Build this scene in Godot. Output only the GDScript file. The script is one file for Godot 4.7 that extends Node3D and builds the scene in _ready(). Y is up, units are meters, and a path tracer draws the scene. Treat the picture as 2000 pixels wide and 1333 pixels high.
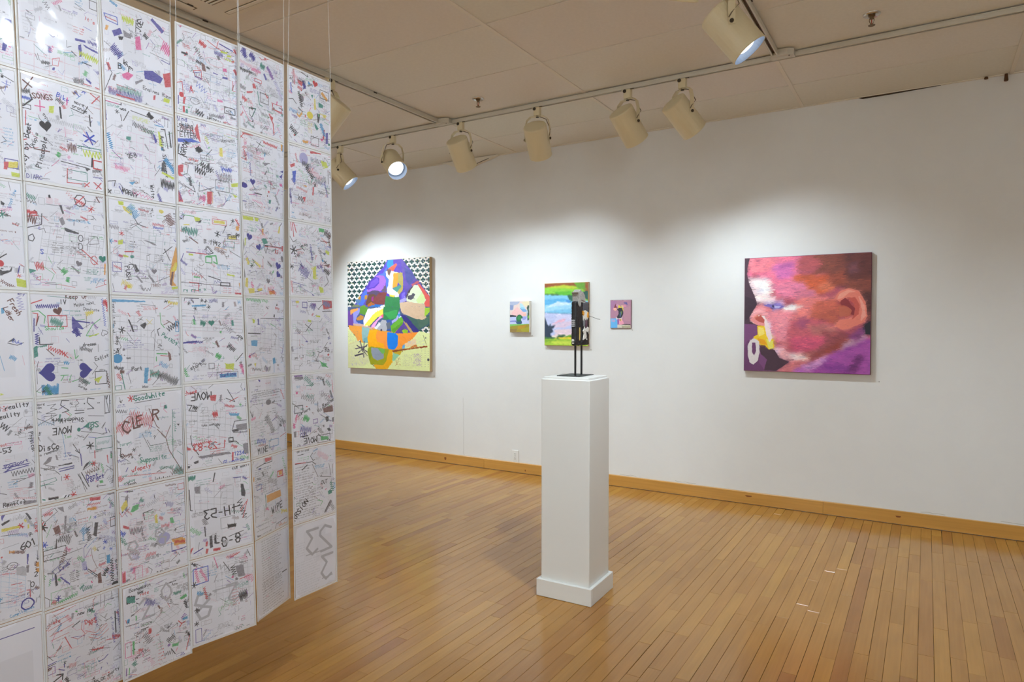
extends Node3D
# A gallery room: a white wall of paintings lit by track spots, strips of marked pages hung from
# the ceiling, and a small sculpture on a white pedestal. Metres, y up; the painting wall is at z = BACK.

const BACK := -5.2875
const CEIL := 2.956
const LEFT := -8.6
const RIGHT := 3.4
const FRONT := 4.2
const TRACK_Z := -4.19

var M := {}
var rng := RandomNumberGenerator.new()
var taken := {}


func _ready() -> void:
	# ---- camera, environment, exposure
	var cam := Camera3D.new()
	cam.name = "camera"
	cam.position = Vector3(0, 1.37, 0)
	cam.rotation = Vector3(-0.0240746, 0.5544934, 0)
	cam.fov = 54.005
	cam.near = 0.05
	cam.far = 60.0
	add_child(cam)
	cam.current = true
	var env := Environment.new()
	env.background_mode = Environment.BG_COLOR
	env.background_color = Color(0, 0, 0)
	env.tonemap_mode = Environment.TONE_MAPPER_LINEAR
	env.tonemap_exposure = 1.6
	env.sdfgi_enabled = true
	env.ssao_enabled = true
	env.ssil_enabled = true
	var we := WorldEnvironment.new()
	we.name = "environment"
	we.environment = env
	add_child(we)
	# the room's only light comes from the track spotlights; each spot's light is set in track_head()

	rng.seed = 7
	make_materials()
	build_shell()
	build_floor()
	build_ceiling()
	build_baseboards()
	build_tracks()
	build_spotlights()
	build_paintings()
	build_pedestal()
	build_sculpture()
	build_strips()
	build_ceiling_fixtures()
	build_wall_details()


# ------------------------------------------------------------------ nodes

func numbered(called: String) -> String:
	var n: int = taken.get(called, 0)
	taken[called] = n + 1
	return called if n == 0 else "%s_%03d" % [called, n]


func tag(o: Node3D, label: String, category: String, group := "") -> Node3D:
	o.set_meta("label", label)
	o.set_meta("category", category)
	if group != "":
		o.set_meta("group", group)
	return o


func base(called: String, at := Vector3.ZERO) -> Node3D:
	var o := Node3D.new()
	o.name = numbered(called)
	o.position = at
	add_child(o)
	return o


func put(called: String, mesh: Mesh, m: Material, parent: Node3D) -> MeshInstance3D:
	var o := MeshInstance3D.new()
	o.name = called if parent != self else numbered(called)
	o.mesh = mesh
	o.material_override = null
	for i in mesh.get_surface_count():
		o.set_surface_override_material(i, m)
	o.cast_shadow = GeometryInstance3D.SHADOW_CASTING_SETTING_ON
	parent.add_child(o, true)
	return o


func structure(called: String, mesh: Mesh, m: Material) -> MeshInstance3D:
	var o := put(called, mesh, m, self)
	o.set_meta("kind", "structure")
	return o


# ------------------------------------------------------------------ mesh helpers

func new_st(smooth := false) -> SurfaceTool:
	var st := SurfaceTool.new()
	st.begin(Mesh.PRIMITIVE_TRIANGLES)
	st.set_smooth_group(0 if smooth else -1)
	return st


func done(st: SurfaceTool, tangents := false) -> ArrayMesh:
	st.generate_normals()
	if tangents:
		st.generate_tangents()
	return st.commit()


# a convex face, turned so that it looks away from the point inside
func face(st: SurfaceTool, pts: Array, inside: Vector3) -> void:
	var n: Vector3 = (pts[1] - pts[0]).cross(pts[2] - pts[0])
	var mid := Vector3.ZERO
	for p in pts:
		mid += p
	mid /= pts.size()
	var flip: bool = n.dot(mid - inside) > 0.0
	for i in range(1, pts.size() - 1):
		if flip:
			st.add_vertex(pts[0]); st.add_vertex(pts[i + 1]); st.add_vertex(pts[i])
		else:
			st.add_vertex(pts[0]); st.add_vertex(pts[i]); st.add_vertex(pts[i + 1])


# a box with chamfered edges, placed by a transform
func add_box(st: SurfaceTool, c: Vector3, s: Vector3, b := 0.002, t := Transform3D()) -> void:
	var h := s * 0.5
	b = minf(b, minf(h.x, minf(h.y, h.z)) * 0.9)
	var mid := t * c
	var v := {}
	for sx in [-1, 1]:
		for sy in [-1, 1]:
			for sz in [-1, 1]:
				var k := Vector3i(sx, sy, sz)
				v[[k, 0]] = t * (c + Vector3(sx * h.x, sy * (h.y - b), sz * (h.z - b)))
				v[[k, 1]] = t * (c + Vector3(sx * (h.x - b), sy * h.y, sz * (h.z - b)))
				v[[k, 2]] = t * (c + Vector3(sx * (h.x - b), sy * (h.y - b), sz * h.z))
	var ring := [[-1, -1], [1, -1], [1, 1], [-1, 1]]
	for s1 in [-1, 1]:
		var fx := []; var fy := []; var fz := []
		for r in ring:
			fx.append(v[[Vector3i(s1, r[0], r[1]), 0]])
			fy.append(v[[Vector3i(r[0], s1, r[1]), 1]])
			fz.append(v[[Vector3i(r[0], r[1], s1), 2]])
		face(st, fx, mid); face(st, fy, mid); face(st, fz, mid)
	if b <= 0.0:
		return
	for s1 in [-1, 1]:
		for s2 in [-1, 1]:
			face(st, [v[[Vector3i(s1, s2, -1), 0]], v[[Vector3i(s1, s2, 1), 0]], v[[Vector3i(s1, s2, 1), 1]], v[[Vector3i(s1, s2, -1), 1]]], mid)
			face(st, [v[[Vector3i(s1, -1, s2), 0]], v[[Vector3i(s1, 1, s2), 0]], v[[Vector3i(s1, 1, s2), 2]], v[[Vector3i(s1, -1, s2), 2]]], mid)
			face(st, [v[[Vector3i(-1, s1, s2), 1]], v[[Vector3i(1, s1, s2), 1]], v[[Vector3i(1, s1, s2), 2]], v[[Vector3i(-1, s1, s2), 2]]], mid)
			for s3 in [-1, 1]:
				var k := Vector3i(s1, s2, s3)
				face(st, [v[[k, 0]], v[[k, 1]], v[[k, 2]]], mid)


func box(c: Vector3, s: Vector3, b := 0.002, t := Transform3D()) -> ArrayMesh:
	var st := new_st()
	add_box(st, c, s, b, t)
	return done(st)


# a profile of (radius, height) turned round the y axis of t
func add_lathe(st: SurfaceTool, profile: Array, segs: int, t := Transform3D()) -> void:
	for i in profile.size() - 1:
		var p: Vector2 = profile[i]
		var q: Vector2 = profile[i + 1]
		for k in segs:
			var a := TAU * k / segs
			var b := TAU * (k + 1) / segs
			var p0 := t * Vector3(cos(a) * p.x, p.y, sin(a) * p.x)
			var p1 := t * Vector3(cos(b) * p.x, p.y, sin(b) * p.x)
			var q0 := t * Vector3(cos(a) * q.x, q.y, sin(a) * q.x)
			var q1 := t * Vector3(cos(b) * q.x, q.y, sin(b) * q.x)
			if p.x > 0.00001:
				st.add_vertex(p0); st.add_vertex(q0); st.add_vertex(p1)
			if q.x > 0.00001:
				st.add_vertex(p1); st.add_vertex(q0); st.add_vertex(q1)


func lathe(profile: Array, segs: int, t := Transform3D(), smooth := false) -> ArrayMesh:
	var st := new_st(smooth)
	add_lathe(st, profile, segs, t)
	return done(st)


# a round bar along a line of points
func add_tube(st: SurfaceTool, pts: Array, r: float, segs := 6) -> void:
	var rings := []
	for i in pts.size():
		var d: Vector3 = (pts[mini(i + 1, pts.size() - 1)] - pts[maxi(i - 1, 0)]).normalized()
		var u := d.cross(Vector3.UP if absf(d.y) < 0.9 else Vector3.RIGHT).normalized()
		var w := d.cross(u)
		var ring := []
		for k in segs:
			ring.append(pts[i] + (u * cos(TAU * k / segs) + w * sin(TAU * k / segs)) * r)
		rings.append(ring)
	for i in pts.size() - 1:
		for k in segs:
			var mid: Vector3 = (pts[i] + pts[i + 1]) * 0.5
			face(st, [rings[i][k], rings[i][(k + 1) % segs], rings[i + 1][(k + 1) % segs], rings[i + 1][k]], mid)
	for e in [0, pts.size() - 1]:
		var near: Vector3 = pts[1] if e == 0 else pts[e - 1]
		face(st, rings[e], near)


func tube(pts: Array, r: float, segs := 6) -> ArrayMesh:
	var st := new_st()
	add_tube(st, pts, r, segs)
	return done(st)


# a flat band of given width and thickness bent along points, its width along the axis given
func add_band(st: SurfaceTool, pts: Array, axis: Vector3, width: float, thick: float) -> void:
	var rows := []
	for i in pts.size():
		var d: Vector3 = (pts[mini(i + 1, pts.size() - 1)] - pts[maxi(i - 1, 0)]).normalized()
		var n := d.cross(axis).normalized()
		rows.append([pts[i] + axis * width / 2 + n * thick / 2, pts[i] - axis * width / 2 + n * thick / 2, pts[i] - axis * width / 2 - n * thick / 2, pts[i] + axis * width / 2 - n * thick / 2])
	for i in pts.size() - 1:
		var mid: Vector3 = (pts[i] + pts[i + 1]) * 0.5
		for k in 4:
			face(st, [rows[i][k], rows[i][(k + 1) % 4], rows[i + 1][(k + 1) % 4], rows[i + 1][k]], mid)
	face(st, rows[0], pts[1])
	face(st, rows[-1], pts[-2])


# an outline in the plane (u, v) through o, made solid along n
func add_prism(st: SurfaceTool, outline: Array, o: Vector3, u: Vector3, v: Vector3, n: Vector3, depth: float) -> void:
	var poly := PackedVector2Array()
	for p in outline:
		poly.append(p)
	var lo := []
	var hi := []
	var mid := Vector3.ZERO
	for p in poly:
		lo.append(o + u * p.x + v * p.y)
		hi.append(o + u * p.x + v * p.y + n * depth)
		mid += lo[-1] + hi[-1]
	mid /= 2.0 * poly.size()
	var tri := Geometry2D.triangulate_polygon(poly)
	for i in range(0, tri.size(), 3):
		face(st, [lo[tri[i]], lo[tri[i + 1]], lo[tri[i + 2]]], lo[tri[i]] + n)
		face(st, [hi[tri[i]], hi[tri[i + 1]], hi[tri[i + 2]]], hi[tri[i]] - n)
	for i in poly.size():
		var j := (i + 1) % poly.size()
		face(st, [lo[i], lo[j], hi[j], hi[i]], mid)


# a rounded, lumpy block
func rough_block(size: Vector3, r: float, cell: float, amp: float, freq: float, sd: int) -> ArrayMesh:
	var nz := FastNoiseLite.new()
	nz.seed = sd
	nz.frequency = freq
	var st := new_st(true)
	var h := size * 0.5
	for ax in 3:
		var a1 := (ax + 1) % 3
		var a2 := (ax + 2) % 3
		var n1 := maxi(2, int(ceil(size[a1] / cell)))
		var n2 := maxi(2, int(ceil(size[a2] / cell)))
		for sgn in [-1.0, 1.0]:
			var at := func(i: int, j: int) -> Vector3:
				var q := Vector3.ZERO
				q[ax] = sgn * h[ax]
				q[a1] = -h[a1] + size[a1] * i / n1
				q[a2] = -h[a2] + size[a2] * j / n2
				var inner := q.clamp(-(h - Vector3.ONE * r), h - Vector3.ONE * r)
				var d := (q - inner).normalized()
				return inner + d * (r + amp * nz.get_noise_3dv(q * 100.0))
			for i in n1:
				for j in n2:
					var q: Array = [at.call(i, j), at.call(i + 1, j), at.call(i + 1, j + 1), at.call(i, j + 1)]
					if sgn < 0:
						q.reverse()
					for t in [[0, 2, 1], [0, 3, 2]]:
						for k in t:
							st.add_vertex(q[k])
	return done(st)


# ------------------------------------------------------------------ materials

func mat(c: Color, rough := 0.6, metal := 0.0) -> StandardMaterial3D:
	var m := StandardMaterial3D.new()
	m.albedo_color = c
	m.roughness = rough
	m.metallic = metal
	return m


func hexc(s: String) -> Color:
	return Color.html(s)


func noise_image(w: int, h: int, freq: float, sd: int, to_w := 0, to_h := 0) -> Image:
	var n := FastNoiseLite.new()
	n.seed = sd
	n.frequency = freq
	n.fractal_octaves = 4
	var im := n.get_seamless_image(w, h)
	if to_w > 0:
		im.resize(to_w, to_h, Image.INTERPOLATE_CUBIC)
	return im


# a grey-scale noise turned into a texture between two colours
func two_tone(im: Image, a: Color, b: Color) -> ImageTexture:
	var w := im.get_width()
	var h := im.get_height()
	var src := im.duplicate()
	src.convert(Image.FORMAT_L8)
	var data: PackedByteArray = src.get_data()
	var out := PackedByteArray()
	out.resize(w * h * 3)
	for i in w * h:
		var c := a.lerp(b, data[i] / 255.0)
		out[i * 3] = int(c.r * 255.0)
		out[i * 3 + 1] = int(c.g * 255.0)
		out[i * 3 + 2] = int(c.b * 255.0)
	return ImageTexture.create_from_image(Image.create_from_data(w, h, false, Image.FORMAT_RGB8, out))


func make_materials() -> void:
	# painted plaster: slight roller texture and faint unevenness of the paint
	var wall := mat(Color8(228, 228, 226), 0.62)
	wall.uv1_triplanar = true
	wall.uv1_world_triplanar = true
	wall.uv1_scale = Vector3.ONE * 0.55
	wall.albedo_texture = two_tone(noise_image(256, 256, 0.02, 3), Color(0.985, 0.985, 0.987), Color(1, 1, 1))
	wall.heightmap_enabled = true
	wall.heightmap_texture = ImageTexture.create_from_image(noise_image(256, 256, 0.12, 5))
	wall.heightmap_scale = 0.05
	M.wall = wall
	# mineral-fibre ceiling tiles, a few tones
	for i in 3:
		var t := mat([Color8(233, 230, 222), Color8(231, 229, 219), Color8(233, 228, 221)][i], 0.9)
		t.uv1_triplanar = true
		t.uv1_world_triplanar = true
		t.uv1_scale = Vector3.ONE * 2.0
		t.albedo_texture = two_tone(noise_image(128, 128, 0.16, 11 + i), Color(0.975, 0.975, 0.972), Color(1, 1, 1))
		M["tile%d" % i] = t
	M.tee = mat(Color8(230, 224, 211), 0.5)
	M.dark_gap = mat(Color8(60, 48, 36), 0.9)
	M.track = mat(Color8(205, 200, 186), 0.4)
	M.track_slot = mat(Color8(96, 70, 36), 0.5, 0.3)
	M.can = mat(Color8(222, 210, 176), 0.42)
	M.can_inside = mat(Color8(120, 130, 146), 0.4, 0.2)
	M.dark_metal = mat(Color8(70, 62, 50), 0.5, 0.5)
	M.cord = mat(Color8(120, 108, 86), 0.6)
	var lens := mat(Color(1, 1, 1), 0.3)
	lens.emission_enabled = true
	lens.emission = Color(0.93, 0.97, 1.0)
	lens.emission_energy_multiplier = 2.0
	M.lens = lens
	# maple strip floor: each board carries its own tone, the grain comes from this texture
	var fl := mat(Color(1, 1, 1), 0.3)
	fl.vertex_color_use_as_albedo = true
	fl.albedo_texture = grain_texture(256, 1024, 21)
	fl.metallic_specular = 0.5
	fl.roughness_texture = two_tone(noise_image(256, 256, 0.03, 9), Color(0.8, 0.8, 0.8), Color(1, 1, 1))
	fl.roughness_texture_channel = BaseMaterial3D.TEXTURE_CHANNEL_RED
	fl.roughness = 0.2
	M.floor = fl
	M.under_floor = mat(Color8(52, 34, 18), 0.9)
	var bb := mat(Color8(208, 154, 76), 0.3)
	bb.albedo_texture = grain_texture(128, 1024, 33)
	M.baseboard = bb
	M.white_paint = mat(Color8(228, 228, 225), 0.45)
	M.canvas_edge = mat(Color8(196, 168, 128), 0.8)
	M.canvas_white = mat(Color8(228, 224, 214), 0.8)
	M.canvas_mauve = mat(Color8(120, 72, 92), 0.8)
	M.raw_wood = mat(Color8(196, 160, 110), 0.7)
	M.iron = mat(Color8(52, 52, 52), 0.42, 0.7)
	var sleeve := mat(Color(0.95, 0.97, 1.0, 0.06), 0.09)
	sleeve.transparency = BaseMaterial3D.TRANSPARENCY_ALPHA
	sleeve.cull_mode = BaseMaterial3D.CULL_DISABLED
	M.sleeve = sleeve
	var edge := mat(Color(0.945, 0.95, 0.965, 0.9), 0.35)
	edge.transparency = BaseMaterial3D.TRANSPARENCY_ALPHA
	edge.cull_mode = BaseMaterial3D.CULL_DISABLED
	M.sleeve_edge = edge
	var line := mat(Color(0.9, 0.9, 0.9, 0.7), 0.3)
	line.transparency = BaseMaterial3D.TRANSPARENCY_ALPHA
	M.nylon = line


# straight, fine wood grain along v, close to white so that it only tints
func grain_texture(w: int, h: int, sd: int) -> ImageTexture:
	var a := noise_image(w, 32, 0.09, sd, w, h)
	var b := noise_image(64, 64, 0.05, sd + 1, w, h)
	a.convert(Image.FORMAT_L8)
	b.convert(Image.FORMAT_L8)
	var da: PackedByteArray = a.get_data()
	var db: PackedByteArray = b.get_data()
	var out := PackedByteArray()
	out.resize(w * h * 3)
	for i in w * h:
		var k := 0.90 + 0.05 * da[i] / 255.0 + 0.06 * db[i] / 255.0
		out[i * 3] = mini(255, int(255.0 * k))
		out[i * 3 + 1] = mini(255, int(255.0 * k * (0.97 + 0.03 * k)))
		out[i * 3 + 2] = mini(255, int(255.0 * k * (0.92 + 0.08 * k)))
	return ImageTexture.create_from_image(Image.create_from_data(w, h, false, Image.FORMAT_RGB8, out))


# ------------------------------------------------------------------ the room

func build_shell() -> void:
	var w := RIGHT - LEFT
	var d := FRONT - BACK
	var hh := CEIL + 0.3
	structure("wall_back", box(Vector3((LEFT + RIGHT) / 2, hh / 2 - 0.1, BACK - 0.075), Vector3(w + 0.3, hh + 0.2, 0.15), 0.0), M.wall)
	structure("wall_front", box(Vector3((LEFT + RIGHT) / 2, hh / 2 - 0.1, FRONT + 0.075), Vector3(w + 0.3, hh + 0.2, 0.15), 0.0), M.wall)
	structure("wall_left", box(Vector3(LEFT - 0.075, hh / 2 - 0.1, (BACK + FRONT) / 2), Vector3(0.15, hh + 0.2, d), 0.0), M.wall)
	structure("wall_right", box(Vector3(RIGHT + 0.075, hh / 2 - 0.1, (BACK + FRONT) / 2), Vector3(0.15, hh + 0.2, d), 0.0), M.wall)


# one floor board: top, thin bevels and sides, grain along z
func add_board(st: SurfaceTool, x0: float, x1: float, z0: float, z1: float, y: float, col: Color, u0: float, v0: float) -> void:
	var b := 0.0006
	var top := [Vector3(x0 + b, y, z0 + b), Vector3(x1 - b, y, z0 + b), Vector3(x1 - b, y, z1 - b), Vector3(x0 + b, y, z1 - b)]
	var mid := [Vector3(x0, y - b, z0), Vector3(x1, y - b, z0), Vector3(x1, y - b, z1), Vector3(x0, y - b, z1)]
	var low := []
	for p in mid:
		low.append(Vector3(p.x, y - 0.012, p.z))
	var quads := [[top[0], top[1], top[2], top[3]]]
	for i in 4:
		var j := (i + 1) % 4
		quads.append([mid[i], mid[j], top[j], top[i]])
		quads.append([low[i], low[j], mid[j], mid[i]])
	for q in quads:
		for k in [0, 1, 2, 0, 2, 3]:
			st.set_color(col)
			st.set_uv(Vector2(u0 + (q[k].x - x0) * 2.5, v0 + (q[k].z - z0) * 0.6))
			st.add_vertex(q[k])


func build_floor() -> void:
	var slab := structure("floor", box(Vector3((LEFT + RIGHT) / 2, -0.112, (BACK + FRONT) / 2), Vector3(RIGHT - LEFT + 0.3, 0.2, FRONT - BACK + 0.3), 0.0), M.under_floor)
	var r := RandomNumberGenerator.new()
	r.seed = 41
	var pitch := 0.0572
	var boards := []
	var x := LEFT + 0.005
	while x < RIGHT - 0.005:
		var z := BACK + 0.01
		var first := 0.1 + r.randf() * 0.7
		var x1 := minf(x + pitch, RIGHT - 0.005)
		while z < FRONT - 0.01:
			var len := first if first > 0.0 else 0.3 + 0.8 * pow(r.randf(), 1.3)
			first = 0.0
			if FRONT - 0.01 - (z + len) < 0.12:
				len = FRONT - z
			var z0 := maxf(z, BACK + 0.01)
			var z1 := minf(z + len, FRONT - 0.01)
			z += len
			var t := r.randf()
			var col := Color8(177, 126, 60).lerp(Color8(184, 133, 66), t)
			if r.randf() < 0.13:
				col = col.lerp(Color8(158, 104, 54), 0.2 + 0.5 * r.randf())
			elif r.randf() < 0.14:
				col = col.lerp(Color8(194, 144, 68), 0.6)
			var gap := 0.0005 + 0.0022 * pow(r.randf(), 3.0)
			boards.append([x + gap * 0.5, x1 - gap * 0.5, z0 + 0.0003, z1 - 0.0003 - gap * 0.4, r.randf() * -0.0006, col.srgb_to_linear(), r.randf() * 7.0, r.randf() * 7.0])
		x += pitch
	# the boards that lie broadest in view are parts of their own, the rest one part
	var eye := Vector3(0, 1.37, 0)
	var fwd := Vector3(-sin(0.5545), 0, -cos(0.5545))
	var ranked := []
	for i in boards.size():
		var b: Array = boards[i]
		var p := Vector3((b[0] + b[1]) / 2, 0, (b[2] + b[3]) / 2)
		var d := p - eye
		var depth := d.dot(fwd)
		var side := absf(d.dot(Vector3(cos(0.5545), 0, -sin(0.5545)))) / maxf(depth, 0.01)
		var seen: bool = depth > 1.9 and side < 0.8 and not (p.x < -2.05 and p.z > -2.0)
		ranked.append([(b[3] - b[2]) / pow(maxf(depth, 0.5), 3.0) if seen else 0.0, i])
	ranked.sort_custom(func(a, b): return a[0] > b[0])
	var rest := new_st()
	for k in ranked.size():
		var b: Array = boards[ranked[k][1]]
		if k < 300:
			var st := new_st()
			add_board(st, b[0], b[1], b[2], b[3], b[4], b[5], b[6], b[7])
			put("floorboard", done(st), M.floor, slab)
		else:
			add_board(rest, b[0], b[1], b[2], b[3], b[4], b[5], b[6], b[7])
	var o := put("floorboards", done(rest), M.floor, slab)
	o.set_meta("kind", "stuff")


func build_ceiling() -> void:
	var top := structure("ceiling", box(Vector3((LEFT + RIGHT) / 2, CEIL + 0.16, (BACK + FRONT) / 2), Vector3(RIGHT - LEFT + 0.3, 0.1, FRONT - BACK + 0.3), 0.0), M.dark_gap)
	var xs := [LEFT]
	var x := -0.787 - 1.22 * 6
	while x < RIGHT:
		if x > LEFT + 0.02:
			xs.append(x)
		x += 1.22
	xs.append(RIGHT)
	var zs := [BACK]
	var z := -4.775
	while z < FRONT - 0.05:
		zs.append(z)
		z += 0.605
	zs.append(FRONT)
	var r := RandomNumberGenerator.new()
	r.seed = 5
	var made := {}
	for i in xs.size() - 1:
		for j in zs.size() - 1:
			var w: float = xs[i + 1] - xs[i] - 0.005
			var d: float = zs[j + 1] - zs[j] - 0.005
			var key := "%.3f %.3f" % [w, d]
			if not made.has(key):
				made[key] = box(Vector3(0, 0.008, 0), Vector3(w, 0.016, d), 0.0015)
			var t := put("ceiling_tile", made[key], M["tile%d" % (r.randi() % 3)], top)
			t.position = Vector3((xs[i] + xs[i + 1]) / 2, CEIL + r.randf() * 0.0015, (zs[j] + zs[j + 1]) / 2)
	for i in range(1, xs.size() - 1):
		put("grid_tee", box(Vector3(xs[i], CEIL - 0.0015, (BACK + FRONT) / 2), Vector3(0.024, 0.005, FRONT - BACK - 0.01), 0.0012), M.tee, top)
	put("wall_angle", box(Vector3((LEFT + RIGHT) / 2, CEIL - 0.0015, BACK + 0.011), Vector3(RIGHT - LEFT - 0.02, 0.005, 0.02), 0.001), M.tee, top)


func build_baseboards() -> void:
	var st := new_st()
	var cuts := [LEFT + 0.003, -6.3, -3.578, -0.62, RIGHT - 0.003]
	var root := base("baseboard_back")
	root.set_meta("kind", "structure")
	for i in cuts.size() - 1:
		var x0: float = cuts[i]
		var x1: float = cuts[i + 1] - 0.0016
		st = new_st()
		# grain along the board
		var h0 := 0.0045
		var h1 := 0.094
		var z0 := BACK + 0.0005
		var z1 := BACK + 0.0185
		var b := 0.003
		var prof := [Vector2(z1, h0), Vector2(z1, h1 - b), Vector2(z1 - b, h1), Vector2(z0, h1), Vector2(z0, h0)]
		for k in prof.size():
			var p: Vector2 = prof[k]
			var q: Vector2 = prof[(k + 1) % prof.size()]
			var quad := [Vector3(x0, p.y, p.x), Vector3(x0, q.y, q.x), Vector3(x1, q.y, q.x), Vector3(x1, p.y, p.x)]
			for n in [0, 1, 2, 0, 2, 3]:
				st.set_uv(Vector2(quad[n].y * 5.0 + quad[n].z * 3.0 + i * 0.37, quad[n].x * 0.35))
				st.add_vertex(quad[n])
		face(st, [Vector3(x0, h0, z0), Vector3(x0, h0, z1), Vector3(x0, h1, z1), Vector3(x0, h1, z0)], Vector3((x0 + x1) / 2, 0.05, BACK))
		face(st, [Vector3(x1, h0, z0), Vector3(x1, h0, z1), Vector3(x1, h1, z1), Vector3(x1, h1, z0)], Vector3((x0 + x1) / 2, 0.05, BACK))
		put("board", done(st), M.baseboard, root)
	# knots in the boards
	var knot := mat(Color8(128, 74, 34), 0.5)
	for k in [[-4.04, 0.045, 0.012, 0.02], [-1.14, 0.062, 0.024, 0.008], [-0.15, 0.055, 0.016, 0.008], [-3.12, 0.03, 0.006, 0.012]]:
		var o := []
		for n in 9:
			var a: float = TAU * n / 9
			o.append(Vector2(cos(a) * k[2] * (1.0 + 0.3 * sin(a * 3.0)), sin(a) * k[3] * (1.0 + 0.3 * cos(a * 2.0))))
		var ks := new_st()
		add_prism(ks, o, Vector3(k[0], k[1], BACK + 0.0175), Vector3.RIGHT, Vector3.UP, Vector3.BACK, 0.0013)
		put("knot", done(ks), knot, root)
	structure("baseboard_right", box(Vector3(RIGHT - 0.01, 0.05, (BACK + FRONT) / 2), Vector3(0.018, 0.09, FRONT - BACK - 0.06), 0.002), M.baseboard)
	structure("baseboard_left", box(Vector3(LEFT + 0.01, 0.05, (BACK + FRONT) / 2), Vector3(0.018, 0.09, FRONT - BACK - 0.06), 0.002), M.baseboard)


# ------------------------------------------------------------------ track lighting

# a lighting track: a channel with a slot along its underside; the channel runs along local x
func track(label: String, a: Vector3, b: Vector3) -> void:
	var o := base("lighting_track", (a + b) / 2)
	tag(o, label, "light track", "ceiling lighting tracks")
	o.rotation.y = atan2(-(b - a).z, (b - a).x)
	var len := a.distance_to(b)
	var body := new_st()
	add_box(body, Vector3(0, -0.004, 0), Vector3(len, 0.006, 0.036), 0.001)
	for s in [-1, 1]:
		add_box(body, Vector3(0, -0.018, s * 0.0145), Vector3(len, 0.022, 0.007), 0.0012)
		add_box(body, Vector3(0, -0.0282, s * 0.0128), Vector3(len, 0.003, 0.0085), 0.0008)
	put("channel", done(body), M.track, o)
	put("conductor_slot", box(Vector3(0, -0.012, 0), Vector3(len - 0.004, 0.004, 0.02), 0.0), M.track_slot, o)
	var n := int(len / 1.1)
	for i in n:
		var x := -len / 2 + len * (i + 0.6) / n
		put("mounting_clip", box(Vector3(x, -0.003, -0.021), Vector3(0.03, 0.006, 0.006), 0.001), M.dark_metal, o)


func build_tracks() -> void:
	track("cream ceiling track running the length of the painting wall", Vector3(LEFT + 0.4, CEIL - 0.0045, TRACK_Z), Vector3(RIGHT - 0.5, CEIL - 0.0045, TRACK_Z))
	track("cream ceiling track passing above the hanging page strips beside the vent", Vector3(-3.226, CEIL - 0.0045, TRACK_Z + 0.02), Vector3(-3.226, CEIL - 0.0045, FRONT - 0.8))
	track("cream ceiling track meeting the wall track near the fire sprinkler", Vector3(-0.765, CEIL - 0.0045, TRACK_Z + 0.02), Vector3(-0.765, CEIL - 0.0045, FRONT - 0.8))
	# the connectors where the cross tracks meet the wall track
	for k in [[-3.2, -0.03, "grey joiner box where the track over the page strips meets the wall track"], [-0.74, 0.0, "cream joiner box where the wall track meets the track with the open spotlight"]]:
		var o := base("track_joiner", Vector3(k[0], CEIL - 0.0045, TRACK_Z + 0.032))
		tag(o, k[2], "track joiner", "track joiners")
		var pts := [Vector2(-0.05, 0.0), Vector2(0.075, 0.0), Vector2(0.075, 0.05), Vector2(0.045, 0.075), Vector2(-0.03, 0.075), Vector2(-0.05, 0.055)]
		var st := new_st()
		add_prism(st, pts, Vector3(0, -0.034, -0.02), Vector3.RIGHT, Vector3.BACK, Vector3.UP, 0.034)
		put("housing", done(st), M.track, o)
		put("cover_plate", box(Vector3(0.012, -0.035, 0.012), Vector3(0.09, 0.003, 0.04), 0.001), M.track, o)
		put("screw", lathe([Vector2(0.0, -0.038), Vector2(0.004, -0.038), Vector2(0.004, -0.035)], 8, Transform3D(Basis(), Vector3(0.05, 0.0, 0.03))), M.dark_metal, o)


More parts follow.
